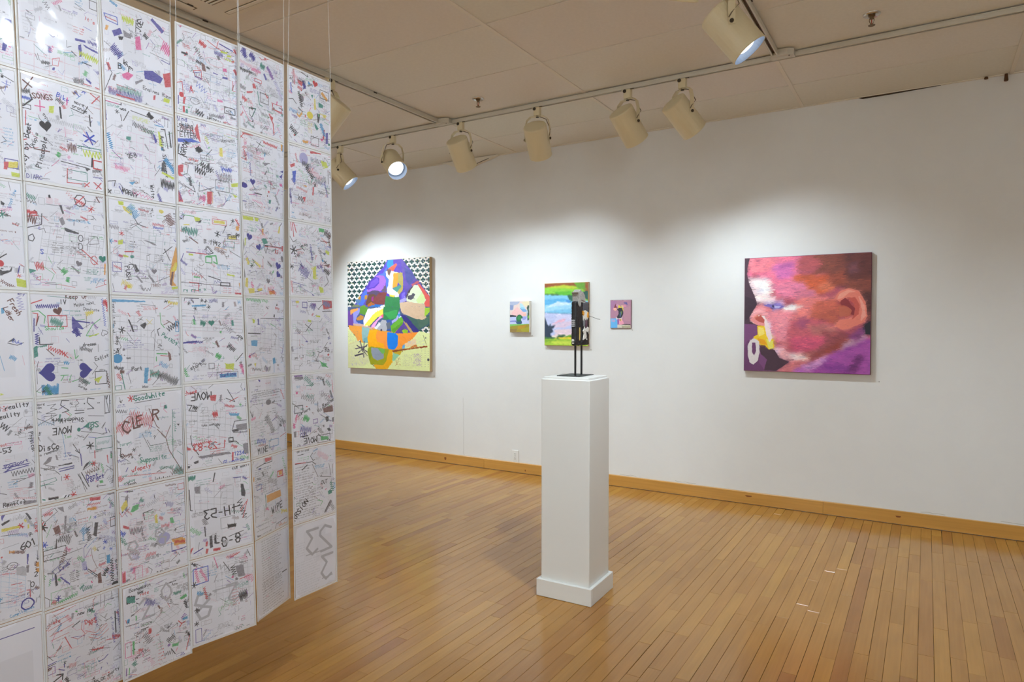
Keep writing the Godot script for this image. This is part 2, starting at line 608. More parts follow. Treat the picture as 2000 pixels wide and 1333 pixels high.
# A can spotlight: adapter under the track, yoke, can with its reflector and glowing lens.
# yaw turns right from straight at the painting wall, down is below the level, both in degrees.
func track_head(label: String, at: Vector3, yaw: float, down: float, energy: float, angle := 50.0, along_z := false, drop := 0.225, lamp_tilt := 0.0) -> Node3D:
	var o := base("track_spotlight", at)
	tag(o, label, "spotlight", "can spotlights on the ceiling tracks")
	var a := deg_to_rad(yaw)
	var e := deg_to_rad(down)
	var dir := Vector3(cos(e) * sin(a), -sin(e), -cos(e) * cos(a))
	var side := Vector3(cos(a), 0, sin(a))
	var R := 0.083
	var L := 0.235
	var turn := Basis(Vector3.UP, PI / 2) if along_z else Basis()
	var tt := Transform3D(turn, Vector3.ZERO)
	# adapter: the block that clips in the track, with its knob and lever
	var st := new_st()
	add_box(st, Vector3(0.012, -0.03, 0), Vector3(0.05, 0.06, 0.03), 0.003, tt)
	add_box(st, Vector3(0.005, 0.002, 0), Vector3(0.075, 0.008, 0.024), 0.002, tt)
	put("adapter", done(st), M.can, o)
	put("knob", lathe([Vector2(0, 0), Vector2(0.011, 0), Vector2(0.012, 0.004), Vector2(0.009, 0.008), Vector2(0, 0.008)], 12, Transform3D(turn * Basis(Vector3.RIGHT, PI / 2), turn * Vector3(-0.004, -0.012, 0.014))), M.dark_metal, o)
	put("lever", box(Vector3(0.045, -0.003, 0.013), Vector3(0.028, 0.004, 0.004), 0.001, tt), M.dark_metal, o)
	var piv := Vector3(turn.x.x * 0.012, -drop, turn.x.z * 0.012)
	# yoke: a bent strap from the swivel to both sides of the can
	var ys := new_st()
	var half := R + 0.007
	var top := piv + Vector3(0, drop - 0.066, 0)
	var axis := side.cross(Vector3.UP)
	var up := top.y - piv.y
	var strap := [piv - side * half + Vector3(0, -0.012, 0), piv - side * half + Vector3(0, up * 0.55, 0), piv - side * half * 0.86 + Vector3(0, up * 0.86, 0), piv - side * half * 0.55 + Vector3(0, up, 0), piv + side * half * 0.55 + Vector3(0, up, 0), piv + side * half * 0.86 + Vector3(0, up * 0.86, 0), piv + side * half + Vector3(0, up * 0.55, 0), piv + side * half + Vector3(0, -0.012, 0)]
	add_band(ys, strap, axis, 0.03, 0.0025)
	put("yoke", done(ys), M.can, o)
	put("swivel", lathe([Vector2(0, -0.008), Vector2(0.011, -0.008), Vector2(0.011, 0.006), Vector2(0, 0.006)], 12, Transform3D(Basis(), Vector3(piv.x, -0.064, piv.z))), M.dark_metal, o)
	for s in [-1, 1]:
		put("pivot_screw", lathe([Vector2(0, 0), Vector2(0.009, 0), Vector2(0.009, 0.008), Vector2(0.005, 0.011), Vector2(0, 0.011)], 10, Transform3D(Basis(side.cross(Vector3.UP), s * side, Vector3.UP) , piv + side * s * half)), M.dark_metal, o)
	# can: turned about its own axis, closed at the back and open at the mouth
	var y := dir
	var xx := side
	var tc := Transform3D(Basis(xx, y, xx.cross(y)), piv)
	var b0 := -0.44 * L
	var m0 := 0.56 * L
	var can := new_st()
	add_lathe(can, [Vector2(0, b0), Vector2(R - 0.008, b0), Vector2(R - 0.002, b0 + 0.003), Vector2(R, b0 + 0.009), Vector2(R, m0 - 0.004), Vector2(R + 0.0015, m0 - 0.002), Vector2(R, m0), Vector2(R - 0.004, m0)], 40, tc)
	put("can", done(can), M.can, o)
	var refl := new_st()
	add_lathe(refl, [Vector2(R - 0.0042, m0 - 0.0005), Vector2(R - 0.006, m0 - 0.05), Vector2(0.062, m0 - 0.053)], 32, tc)
	put("reflector", done(refl), M.can_inside, o)
	put("lens", lathe([Vector2(0, m0 - 0.014), Vector2(0.032, m0 - 0.018), Vector2(0.052, m0 - 0.03), Vector2(0.062, m0 - 0.05), Vector2(0.062, m0 - 0.06), Vector2(0, m0 - 0.06)], 28, tc, false), M.lens, o)
	# cord from the adapter into the can's back
	var back := piv + dir * (b0 * 0.2) + side * (half + 0.002)
	put("cord", tube([Vector3(piv.x, -0.066, piv.z) + side * 0.012, Vector3(piv.x, -0.085, piv.z) + side * 0.06 - axis * 0.012, piv + Vector3(0, up * 0.45, 0) + side * (half * 0.98) - axis * 0.03, back + Vector3(0, 0.02, 0) - axis * 0.012, back], 0.0028, 5), M.cord, o)
	var l := SpotLight3D.new()
	l.name = "spot_light"
	l.position = piv + dir * (m0 + 0.004)
	# the lamp sits a little tipped in some cans
	var beam := dir.rotated(side, -deg_to_rad(lamp_tilt))
	l.basis = Basis.looking_at(beam, Vector3.UP if absf(beam.y) < 0.99 else Vector3.RIGHT)
	l.light_color = Color(0.9, 0.962, 1.0)
	l.light_energy = energy
	l.light_size = 0.045
	l.spot_angle = angle
	l.spot_angle_attenuation = 1.0
	l.spot_range = 14.0
	l.spot_attenuation = 2.0
	l.shadow_enabled = true
	o.add_child(l)
	return o


func build_spotlights() -> void:
	var y := CEIL - 0.034
	# on the track along the painting wall
	track_head("cream can spotlight behind the page strips aimed at the abstract painting", Vector3(-5.3, y, TRACK_Z), 36, 47, 2.7, 50.0, false, 0.225, 9.0)
	track_head("cream can spotlight turned sideways beside the lit facing spotlight", Vector3(-4.36, y, TRACK_Z), 56, 48, 0.7, 46.0)
	track_head("can spotlight with its white lens glaring into the room", Vector3(-3.757, y, TRACK_Z), 117, 38, 0.8, 44.0)
	track_head("cream can spotlight with pale side stripe aimed at small lake painting", Vector3(-3.068, y, TRACK_Z), -4, 50, 0.8, 46.0, false, 0.225, 9.0)
	track_head("cream can spotlight hanging steeply above the tall landscape painting", Vector3(-2.394, y, TRACK_Z), -14, 46, 0.8, 46.0, false, 0.225, 9.0)
	track_head("cream can spotlight aimed at baby portrait, next to the steep spotlight", Vector3(-1.709, y, TRACK_Z), 20, 46, 0.75, 46.0, false, 0.225, 14.0)
	track_head("cream can spotlight aimed at baby portrait, last on the wall track", Vector3(-1.342, y, TRACK_Z), 32, 41, 1.0, 47.0, false, 0.225, 15.0)
	# on the track above the strips
	track_head("cream can spotlight half hidden behind the page strips' edge", Vector3(-3.226, y, -3.02), -105, 48, 0.8, 46.0, true)
	# on the track over the camera's right
	track_head("large open cream can spotlight turned toward the right wall", Vector3(-0.765, y, -3.09), 74, 52, 2.2, 54.0, true)
	track_head("cream can spotlight on the cross track aimed down at the pedestal", Vector3(-0.765, y, -2.405), -42, 58, 2.1, 42.0, true)
	track_head("cream can spotlight on the cross track aimed across at the page strips", Vector3(-0.765, y, -1.45), -78, 40, 0.45, 50.0, true)
	track_head("cream can spotlight farther along the cross track aimed at the page strips", Vector3(-0.765, y, 0.1), -52, 38, 1.4, 50.0, true)
	track_head("cream can spotlight at the cross track's far end aimed at the bare side wall", Vector3(-0.765, y, 1.2), 95, 30, 22, 55.0, true)
	track_head("cream can spotlight behind the page strips aimed at the left side wall", Vector3(-3.226, y, 0.8), -95, 30, 18, 55.0, true)
	track_head("cream can spotlight aimed at the wall opposite the paintings", Vector3(-3.226, y, 2.0), 170, 30, 18, 55.0, true)


# ------------------------------------------------------------------ paintings

func cpoly(img: Image, pts: PackedVector2Array, c: Color) -> void:
	var lo := INF
	var hi := -INF
	for p in pts:
		lo = minf(lo, p.y)
		hi = maxf(hi, p.y)
	var w := img.get_width()
	var n := pts.size()
	for y in range(maxi(0, int(floor(lo))), mini(img.get_height() - 1, int(ceil(hi))) + 1):
		var cuts := []
		var yy := y + 0.5
		for i in n:
			var a := pts[i]
			var b := pts[(i + 1) % n]
			if (a.y <= yy) != (b.y <= yy):
				cuts.append(a.x + (yy - a.y) / (b.y - a.y) * (b.x - a.x))
		cuts.sort()
		for k in range(0, cuts.size() - 1, 2):
			var x0 := clampi(int(round(cuts[k])), 0, w)
			var x1 := clampi(int(round(cuts[k + 1])), 0, w)
			if x1 > x0:
				img.fill_rect(Rect2i(x0, y, x1 - x0, 1), c)


func dot(img: Image, x: float, y: float, w: float, c: Color) -> void:
	if w < 2.6:
		var s := maxi(1, int(round(w)))
		img.fill_rect(Rect2i(int(x - w / 2), int(y - w / 2), s, s), c)
	else:
		var q := w * 0.5
		img.fill_rect(Rect2i(int(x - q * 0.6), int(y - q), int(ceil(q * 1.2)), int(ceil(q * 2.0))), c)
		img.fill_rect(Rect2i(int(x - q), int(y - q * 0.6), int(ceil(q * 2.0)), int(ceil(q * 1.2))), c)


func stroke(img: Image, pts: Array, w: float, c: Color) -> void:
	for i in pts.size() - 1:
		var a: Vector2 = pts[i]
		var b: Vector2 = pts[i + 1]
		var n := maxi(1, int(ceil(a.distance_to(b) / maxf(1.0, w * 0.45))))
		for k in n + 1:
			var p := a.lerp(b, float(k) / n)
			dot(img, p.x, p.y, w, c)


# dabs of the paint already there, shifted a little in tone, drawn as short brush strokes
func brush_over(img: Image, count: int, len: float, w: float, slant: float, vary: float, r: RandomNumberGenerator) -> void:
	var W := img.get_width()
	var H := img.get_height()
	for i in count:
		var p := Vector2(r.randf() * (W - 1), r.randf() * (H - 1))
		var c := img.get_pixelv(Vector2i(p))
		var k := 1.0 + (r.randf() - 0.5) * vary
		c = Color(clampf(c.r * k, 0, 1), clampf(c.g * k, 0, 1), clampf(c.b * (k * 0.6 + 0.4), 0, 1))
		var a := slant + (r.randf() - 0.5) * 0.7
		var d := Vector2(cos(a), sin(a)) * len * (0.4 + r.randf())
		stroke(img, [p - d / 2, p + Vector2(d.y, -d.x) * 0.08, p + d / 2], w * (0.6 + 0.8 * r.randf()), c)


func rough_poly(pts: PackedVector2Array, amp: float, r: RandomNumberGenerator) -> PackedVector2Array:
	var out := PackedVector2Array()
	for i in pts.size():
		var a := pts[i]
		var b := pts[(i + 1) % pts.size()]
		var n := maxi(1, int(a.distance_to(b) / (amp * 4.0 + 4.0)))
		for k in n:
			var p := a.lerp(b, float(k) / n)
			out.append(p + Vector2(r.randf() - 0.5, r.randf() - 0.5) * amp * (2.0 if k > 0 else 0.6))
	return out


func paint(key: String, W: int, H: int, wobble: float, sd: int) -> Image:
	var img := Image.create(W, H, false, Image.FORMAT_RGB8)
	img.fill(Color8(236, 230, 222))
	var r := RandomNumberGenerator.new()
	r.seed = sd
	var S := Vector2(W / 1000.0, H / 1000.0)
	if key == "A":
		# printed cloth ground: staggered dark green crosses on white and pink
		for j in 26:
			for i in 17:
				var c := Vector2(i * 64.5 + (32.0 if j % 2 else 0.0) - 8.0, j * 41.0 - 10.0)
				var g := Color8(24, 70, 62).lerp(Color8(20, 52, 60), r.randf())
				if c.x > 560.0:
					g = g.lerp(Color8(40, 90, 90), 0.4)
				for m in [[-28, -9, 56, 18], [-10, -20, 20, 40]]:
					img.fill_rect(Rect2i(int((c.x + m[0]) * S.x), int((c.y + m[1]) * S.y), int(m[2] * S.x), int(m[3] * S.y)), g)
				var specks := [Color8(236, 120, 130), Color8(226, 160, 150), Color8(200, 200, 90)]
				img.fill_rect(Rect2i(int((c.x + 28) * S.x), int((c.y - 4) * S.y), 4, 3), specks[(i + j) % 3])
				if c.x > 560.0 or (c.x < 240.0 and c.y < 200.0):
					for s in 3:
						var q := c + Vector2(r.randf_range(-32, 32), r.randf_range(-22, 22))
						dot(img, q.x * S.x, q.y * S.y, 5, [Color8(206, 70, 80), Color8(232, 176, 170), Color8(208, 190, 60), Color8(240, 236, 232), Color8(130, 170, 200)][r.randi() % 5])
	for m in PAINT[key]:
		var c := hexc(m[1])
		match m[0]:
			"F":
				fill_shape(img, m, S, wobble, r)
			"L":
				var line := []
				for k in range(3, m.size() - 1, 2):
					line.append(Vector2(m[k], m[k + 1]) * S)
				stroke(img, line, maxf(1.0, m[2] * S.x), c)
			"D":
				dot(img, m[2] * S.x, m[3] * S.y, m[4] * S.x * 1.6, c)
			"X":
				for k in m[6]:
					var p := Vector2(r.randf_range(m[2], m[4]), r.randf_range(m[3], m[5])) * S
					var d: Vector2 = Vector2(r.randf() - 0.5, r.randf() - 0.5) * m[7] * S.x * 2.2
					stroke(img, [p, p + d], maxf(1.0, m[7] * S.x * 0.4), c.lerp(Color.WHITE, r.randf() * 0.3))
			"N":
				for i in m[6]:
					for j in m[7]:
						var p := Vector2(lerpf(m[2], m[4], i / maxf(1.0, m[6] - 1.0)), lerpf(m[3], m[5], j / maxf(1.0, m[7] - 1.0))) * S
						dot(img, p.x, p.y, 3.2, c)
	return img


# one patch of paint, its outline grown a little so that neighbours meet
func fill_shape(img: Image, m: Array, S: Vector2, wobble: float, r: RandomNumberGenerator) -> void:
	var pts := PackedVector2Array()
	for k in range(2, m.size() - 1, 2):
		pts.append(Vector2(m[k], m[k + 1]) * S)
	for grown in Geometry2D.offset_polygon(pts, wobble * 0.8 + 0.5, Geometry2D.JOIN_ROUND):
		cpoly(img, rough_poly(grown, wobble, r), hexc(m[1]))


# shapes that stay sharp over the brushwork
func crisp(img: Image, key: String, r: RandomNumberGenerator) -> void:
	var S := Vector2(img.get_width(), img.get_height()) / 1000.0
	for m in PAINT[key]:
		if m[0] == "C":
			fill_shape(img, m, S, 1.5, r)


# wet paint: neighbouring patches run into each other
func soften(img: Image, factor: float, share: float) -> void:
	var w := img.get_width()
	var h := img.get_height()
	var soft: Image = img.duplicate()
	soft.resize(int(w / factor), int(h / factor), Image.INTERPOLATE_LANCZOS)
	soft.resize(w, h, Image.INTERPOLATE_CUBIC)
	soft.convert(Image.FORMAT_RGBA8)
	var data: PackedByteArray = soft.get_data()
	for i in range(3, data.size(), 4):
		data[i] = int(share * 255.0)
	img.convert(Image.FORMAT_RGBA8)
	img.blend_rect(Image.create_from_data(w, h, false, Image.FORMAT_RGBA8, data), Rect2i(0, 0, w, h), Vector2i.ZERO)
	img.convert(Image.FORMAT_RGB8)


# a stretched canvas: printed front with its own uv, turned-over edges, wooden stretcher behind
func canvas(called: String, label: String, img: Image, x0: float, x1: float, y0: float, y1: float, thick: float, edge: Material, relief: float, tex_seed: int) -> void:
	var o := base(called, Vector3((x0 + x1) / 2, (y0 + y1) / 2, BACK))
	tag(o, label, "painting", "paintings on the white wall")
	var w := x1 - x0
	var h := y1 - y0
	var back := 0.003
	var m := mat(Color(1, 1, 1), 0.55)
	m.albedo_texture = ImageTexture.create_from_image(img)
	m.uv1_scale = Vector3.ONE
	if relief > 0.0:
		m.heightmap_enabled = true
		var hm := noise_image(256, 256, 0.05, tex_seed)
		m.heightmap_texture = ImageTexture.create_from_image(hm)
		m.heightmap_scale = relief
	var st := new_st()
	var b := 0.003
	var f := [Vector3(-w / 2 + b, h / 2 - b, thick), Vector3(w / 2 - b, h / 2 - b, thick), Vector3(w / 2 - b, -h / 2 + b, thick), Vector3(-w / 2 + b, -h / 2 + b, thick)]
	var uv := [Vector2(0, 0), Vector2(1, 0), Vector2(1, 1), Vector2(0, 1)]
	for k in [0, 1, 2, 0, 2, 3]:
		st.set_uv(uv[k])
		st.add_vertex(f[k])
	put("painted_face", done(st, true), m, o)
	var es := new_st()
	var r1 := [Vector3(-w / 2, h / 2, thick - b), Vector3(w / 2, h / 2, thick - b), Vector3(w / 2, -h / 2, thick - b), Vector3(-w / 2, -h / 2, thick - b)]
	var r2 := []
	for p in r1:
		r2.append(Vector3(p.x, p.y, back))
	for k in 4:
		var n := (k + 1) % 4
		face(es, [f[k], f[n], r1[n], r1[k]], Vector3.ZERO)
		face(es, [r1[k], r1[n], r2[n], r2[k]], Vector3(0, 0, thick / 2))
	put("canvas_edge", done(es), edge, o)
	var ss := new_st()
	var bar := minf(0.03, w * 0.12)
	for s in [-1, 1]:
		add_box(ss, Vector3(s * (w / 2 - bar / 2 - 0.002), 0, back + thick * 0.35), Vector3(bar, h - 0.006, thick * 0.6), 0.001)
		add_box(ss, Vector3(0, s * (h / 2 - bar / 2 - 0.002), back + thick * 0.35), Vector3(w - 2 * bar - 0.006, bar, thick * 0.6), 0.001)
	put("stretcher", done(ss), M.raw_wood, o)


func build_paintings() -> void:
	var r := RandomNumberGenerator.new()
	r.seed = 19
	var a := paint("A", 800, 800, 2.2, 4)
	brush_over(a, 700, 18, 2.5, 0.9, 0.12, r)
	canvas("abstract_painting", "large abstract collage painting of bright paint patches on green cross-patterned cloth", a, -5.35, -4.213, 0.903, 2.048, 0.04, M.canvas_edge, 0.25, 61)
	var b := paint("B", 760, 760, 3.0, 5)
	brush_over(b, 1500, 34, 7, -0.2, 0.2, r)
	soften(b, 24.0, 0.8)
	brush_over(b, 2600, 26, 3.5, -0.1, 0.2, r)
	brush_over(b, 5000, 15, 2.0, 0.05, 0.16, r)
	crisp(b, "B", r)
	soften(b, 3.0, 0.5)
	brush_over(b, 3500, 9, 1.5, 0.05, 0.16, r)
	canvas("baby_portrait", "square painting of a pink baby's profile with a yellow pacifier", b, -1.18, -0.329, 1.022, 1.874, 0.035, M.canvas_mauve, 0.12, 62)
	var m := paint("M", 420, 546, 2.5, 6)
	brush_over(m, 500, 22, 4, 0.05, 0.16, r)
	soften(m, 12.0, 0.7)
	brush_over(m, 1500, 14, 2, 0.0, 0.16, r)
	canvas("landscape_painting", "tall painting of green fields, blue lake and cloudy sky", m, -2.915, -2.484, 1.185, 1.741, 0.03, M.canvas_edge, 0.08, 63)
	var d1 := paint("d1", 240, 326, 2.0, 7)
	soften(d1, 4.0, 0.5)
	brush_over(d1, 420, 9, 2, 0.1, 0.14, r)
	canvas("lake_painting", "small painting of a green tree by a lake under pink sky", d1, -3.278, -3.066, 1.301, 1.589, 0.035, M.canvas_white, 0.06, 64)
	var d2 := paint("d2", 220, 278, 1.5, 8)
	soften(d2, 3.0, 0.4)
	brush_over(d2, 200, 7, 1.6, 0.5, 0.10, r)
	canvas("flower_painting", "small mauve painting of a dark vase of flowers and blue block", d2, -2.286, -2.098, 1.341, 1.58, 0.012, M.canvas_mauve, 0.06, 65)


# ------------------------------------------------------------------ pedestal and sculpture

func build_pedestal() -> void:
	var o := base("pedestal", Vector3(-1.519, 0, -3.07))
	o.rotation.y = deg_to_rad(1.4)
	tag(o, "tall white painted pedestal on the wooden floor under the sculpture", "pedestal")
	var W := 0.264
	var Dp := 0.249
	var st := new_st()
	add_box(st, Vector3(0, 0.5495, 0), Vector3(W, 1.098, Dp), 0.0025)
	put("body", done(st), M.white_paint, o)
	put("top_panel", box(Vector3(-0.002, 1.1015, -0.002), Vector3(W - 0.018, 0.017, Dp - 0.018), 0.002), M.white_paint, o)
	for s in [-1, 1]:
		put("plinth_board", box(Vector3(0, 0.0435, s * (Dp / 2 + 0.0092)), Vector3(W + 0.0365, 0.085, 0.018), 0.0018), M.white_paint, o)
		put("plinth_board", box(Vector3(s * (W / 2 + 0.0092), 0.0435, 0), Vector3(0.018, 0.085, Dp - 0.001), 0.0018), M.white_paint, o)


func chip(o: Node3D, called: String, m: Material, z: float, y: float, w: float, h: float, depth: float, sd: int, jag := 0.25, front := false) -> void:
	var r := RandomNumberGenerator.new()
	r.seed = sd
	var pts := []
	var n := 11
	for i in n:
		var a := TAU * i / n
		var k := 1.0 + (r.randf() - 0.5) * jag * 2.0
		var c := Vector2(cos(a), sin(a))
		c /= maxf(absf(c.x), absf(c.y)) * 0.75 + 0.25
		pts.append(Vector2(c.x * w * 0.5, c.y * h * 0.5) * k)
	var st := new_st()
	if front:
		add_prism(st, pts, Vector3(z, y, 0.0), Vector3.RIGHT, Vector3.UP, Vector3.BACK, depth)
	else:
		add_prism(st, pts, Vector3(0.0, y, z), Vector3.FORWARD, Vector3.UP, Vector3.RIGHT, depth)
	var p := put(called, done(st), m, o)
	p.position = Vector3(0, 0, 0.084) if front else Vector3(0.0115, 0, 0)


func build_sculpture() -> void:
	var o := base("sculpture", Vector3(-1.503, 1.1105, -3.1))
	o.rotation.y = deg_to_rad(1.4)
	tag(o, "small black scrap sculpture on two iron posts standing on the pedestal", "sculpture")
	put("base_plate", box(Vector3(-0.03, 0.0015, 0.004), Vector3(0.13, 0.003, 0.17), 0.0006), M.iron, o)
	for z in [0.041, -0.034]:
		put("post", box(Vector3(-0.014, 0.0825, z), Vector3(0.0085, 0.16, 0.0085), 0.0008), M.iron, o)
	var black := mat(Color8(36, 35, 37), 0.55)
	black.heightmap_enabled = true
	black.uv1_triplanar = true
	black.uv1_scale = Vector3.ONE * 9.0
	black.heightmap_texture = ImageTexture.create_from_image(noise_image(128, 128, 0.06, 71))
	black.heightmap_scale = 0.15
	black.albedo_texture = two_tone(noise_image(128, 128, 0.05, 72), Color(0.6, 0.58, 0.58), Color(1, 1, 1))
	var body := put("body", rough_block(Vector3(0.028, 0.222, 0.165), 0.0085, 0.006, 0.0035, 1.1, 3), black, o)
	body.position = Vector3(-0.004, 0.267, 0.002)
	var slate := mat(Color8(74, 74, 80), 0.6)
	var sh := put("shoulder_panel", rough_block(Vector3(0.02, 0.07, 0.07), 0.009, 0.006, 0.001, 0.5, 8), slate, o)
	sh.position = Vector3(0.003, 0.343, -0.03)
	var grey := mat(Color8(176, 172, 166), 0.6)
	grey.albedo_texture = two_tone(noise_image(64, 64, 0.12, 73), Color(0.75, 0.75, 0.75), Color(1, 1, 1))
	grey.uv1_triplanar = true
	grey.uv1_scale = Vector3.ONE * 14.0
	# the crumpled grey sheet that stands for a head
	var hs := new_st()
	add_prism(hs, [Vector2(-0.056, 0.046), Vector2(-0.046, 0.038), Vector2(-0.042, 0.0), Vector2(0.03, -0.006), Vector2(0.04, 0.004), Vector2(0.03, 0.034), Vector2(0.006, 0.052), Vector2(-0.006, 0.05), Vector2(-0.02, 0.062), Vector2(-0.036, 0.05)], Vector3(-0.024, 0.377, 0.012), Vector3.FORWARD, Vector3.UP, Vector3.RIGHT, 0.036)
	add_prism(hs, [Vector2(-0.03, 0.01), Vector2(0.026, 0.004), Vector2(0.02, 0.03), Vector2(-0.012, 0.046), Vector2(-0.03, 0.036)], Vector3(0.011, 0.377, 0.014), Vector3.FORWARD, Vector3.UP, Vector3(0.9, 0.2, 0.1), 0.004)
	put("head", done(hs), grey, o)
	var white := mat(Color8(214, 208, 200), 0.6)
	var orange := mat(Color8(214, 146, 40), 0.55)
	var plum := mat(Color8(92, 66, 78), 0.6)
	var gold := mat(Color8(206, 176, 104), 0.5)
	var silver := mat(Color8(168, 168, 170), 0.45, 0.2)
	chip(o, "grey_scrap", grey, 0.052, 0.372, 0.03, 0.036, 0.004, 81)
	chip(o, "white_paper", white, -0.022, 0.308, 0.066, 0.052, 0.004, 82, 0.16)
	chip(o, "orange_fleck", orange, 0.008, 0.318, 0.018, 0.02, 0.006, 83, 0.4)
	chip(o, "orange_fleck", orange, -0.044, 0.312, 0.016, 0.026, 0.007, 84, 0.4)
	chip(o, "grey_strip", mat(Color8(120, 118, 120), 0.6), -0.005, 0.272, 0.02, 0.04, 0.0045, 85, 0.08)
	chip(o, "plum_strip", plum, -0.032, 0.268, 0.02, 0.045, 0.004, 86, 0.1)
	chip(o, "white_splash", white, -0.012, 0.218, 0.034, 0.052, 0.004, 87, 0.5)
	chip(o, "white_splash", white, -0.034, 0.235, 0.04, 0.02, 0.0042, 88, 0.5)
	chip(o, "white_splash", white, -0.024, 0.203, 0.018, 0.022, 0.0042, 89, 0.45)
	chip(o, "white_fleck", white, -0.038, 0.186, 0.01, 0.007, 0.004, 90, 0.3)
	chip(o, "pale_scrap", grey, -0.06, 0.222, 0.006, 0.018, 0.004, 91, 0.3)
	for k in 4:
		chip(o, "silver_pleat", silver, -0.005, 0.282 - k * 0.0095, 0.02 + 0.002 * (k % 2), 0.007, 0.004, 92 + k, 0.15, true)
	chip(o, "gold_strip", gold, 0.048, 0.215, 0.007, 0.062, 0.004, 97, 0.12)
	chip(o, "white_fleck", white, -0.006, 0.182, 0.012, 0.011, 0.004, 98, 0.3, true)
	chip(o, "white_fleck", white, -0.006, 0.168, 0.01, 0.006, 0.004, 99, 0.3, true)
	for k in 6:
		var lump := put("black_scrap", rough_block(Vector3(0.014, 0.014, 0.018), 0.006, 0.004, 0.003, 1.5, 20 + k), black, o)
		lump.position = Vector3(0.006 - 0.004 * (k % 2), 0.162 + 0.004 * (k % 3), 0.05 - k * 0.02)
	put("wire", tube([Vector3(0.012, 0.306, -0.05), Vector3(0.03, 0.3, -0.075), Vector3(0.052, 0.29, -0.088), Vector3(0.062, 0.288, -0.098)], 0.0011, 5), M.iron, o)
	put("wire", tube([Vector3(0.012, 0.312, -0.05), Vector3(0.024, 0.322, -0.066), Vector3(0.034, 0.326, -0.074)], 0.0007, 5), M.nylon, o)


# ------------------------------------------------------------------ the hung pages

const INK := {"k": "26242a", "g": "807a80", "n": "3a3494", "b": "2a4ac0", "r": "d23a40", "p": "ea5a96", "o": "eb9a30", "y": "ecd84a", "l": "cfdc34", "t": "22806c", "e": "4fb464", "c": "3f98cc", "v": "7a46a0", "w": "6a3c34", "i": "b6b2da", "q": "c0bec2", "d": "eeb4c0"}

# single-stroke letters on a grid 4 wide and 6 high, y down, strokes parted by a bar
const GLYPH := {
	"A": "06 20 46|14 34", "B": "06 00 30 41 32 03|33 44 35 06", "C": "41 20 02 04 26 45", "D": "00 06 26 44 42 20 00", "E": "40 00 06 46|03 33", "F": "40 00 06|03 33", "G": "41 20 02 04 26 45 43 23",
	"H": "00 06|40 46|03 43", "I": "20 26", "J": "30 34 26 05", "K": "00 06|40 03 46", "L": "00 06 46", "M": "06 00 23 40 46", "N": "06 00 46 40", "O": "20 02 04 26 44 42 20", "P": "06 00 30 41 32 03", "Q": "20 02 04 26 44 42 20|34 46",
	"R": "06 00 30 41 32 03|23 46", "S": "41 20 01 12 34 45 26 05", "T": "00 40|20 26", "U": "00 04 26 44 40", "V": "00 26 40", "W": "00 16 22 36 40", "X": "00 46|40 06", "Y": "00 23 40|23 26", "Z": "00 40 06 46",
	"a": "33 13 04 05 16 35|33 36", "b": "00 06 26 35 34 23 03", "c": "33 13 04 05 16 36", "d": "30 36 16 05 04 13 33", "e": "04 34 33 13 04 05 16 36", "f": "31 20 11 16|03 23", "g": "33 13 04 05 15 35|33 37 17", "h": "00 06|04 13 23 34 36", "i": "13 16|11 12", "j": "23 27 07|21 22", "k": "00 06|33 04 36", "l": "10 15 26",
	"m": "06 03|04 13 24 26|24 33 44 46", "n": "06 03|04 13 23 34 36", "o": "13 04 05 16 26 35 34 23 13", "p": "03 08|03 23 34 35 26 06", "q": "33 38|33 13 04 05 16 36", "r": "03 06|04 13 33", "s": "33 13 04 35 26 06", "t": "11 15 26|03 33", "u": "03 05 16 26 35|33 36", "v": "03 16 33", "w": "03 16 24 36 43", "x": "03 36|33 06", "y": "03 15|33 17 08", "z": "03 33 06 36",
	"0": "20 02 04 26 44 42 20", "1": "11 20 26", "2": "01 20 41 42 06 46", "3": "00 40 22 44 35 26 05", "4": "36 30 04 44", "5": "40 00 03 33 44 35 06", "6": "40 12 04 26 45 43 13", "7": "00 40 16", "8": "23 02 10 30 42 23 04 16 36 44 23", "9": "44 26|42 23 02 20 42 36",
	"?": "01 20 41 23 24|25 26", "!": "20 24|25 26", ".": "15 16", "'": "20 21", "/": "46 00|40 06", "-": "13 33", "(": "30 12 14 36", ")": "10 32 34 16", ",": "15 07", " ": "",
}


func ink(key: String, r: RandomNumberGenerator) -> Color:
	return Color.html(INK[key]).lerp(Color8(244, 243, 246), 0.0 + r.randf() * 0.08)


# handwriting: letters a little uneven in size and slope
func write(img: Image, s: String, at: Vector2, size: float, ang: float, c: Color, w: float, mirrored: bool, r: RandomNumberGenerator) -> void:
	var u := Vector2(cos(ang), sin(ang)) * size / 6.0
	var v := Vector2(-sin(ang), cos(ang)) * size / 6.0
	if mirrored:
		u = -u
	var x := 0.0
	for ch in s:
		var g: String = GLYPH.get(ch, "")
		var lean := (r.randf() - 0.5) * 0.16
		var lift := (r.randf() - 0.5) * 0.7
		for part in g.split("|", false):
			var pts := []
			for p in part.split(" ", false):
				var gx := float(p[0].to_int()) + (r.randf() - 0.5) * 0.3
				var gy := float(p[1].to_int()) + (r.randf() - 0.5) * 0.3 - 6.0 + lift
				pts.append(at + u * (x + gx * 0.86 - gy * lean) + v * gy)
			stroke(img, pts, w, c)
		x += 4.6 if ch == ch.to_upper() else 4.1


func zigzag(a: Vector2, b: Vector2, n: int, amp: float, r: RandomNumberGenerator) -> Array:
	var d := (b - a)
	var up := Vector2(-d.y, d.x).normalized() if d.length() > 0.01 else Vector2.UP
	var pts := []
	for i in n * 2 + 1:
		pts.append(a + d * (float(i) / (n * 2)) + up * amp * 0.5 * (1.0 if i % 2 else -1.0) * r.randf_range(0.6, 1.15))
	return pts


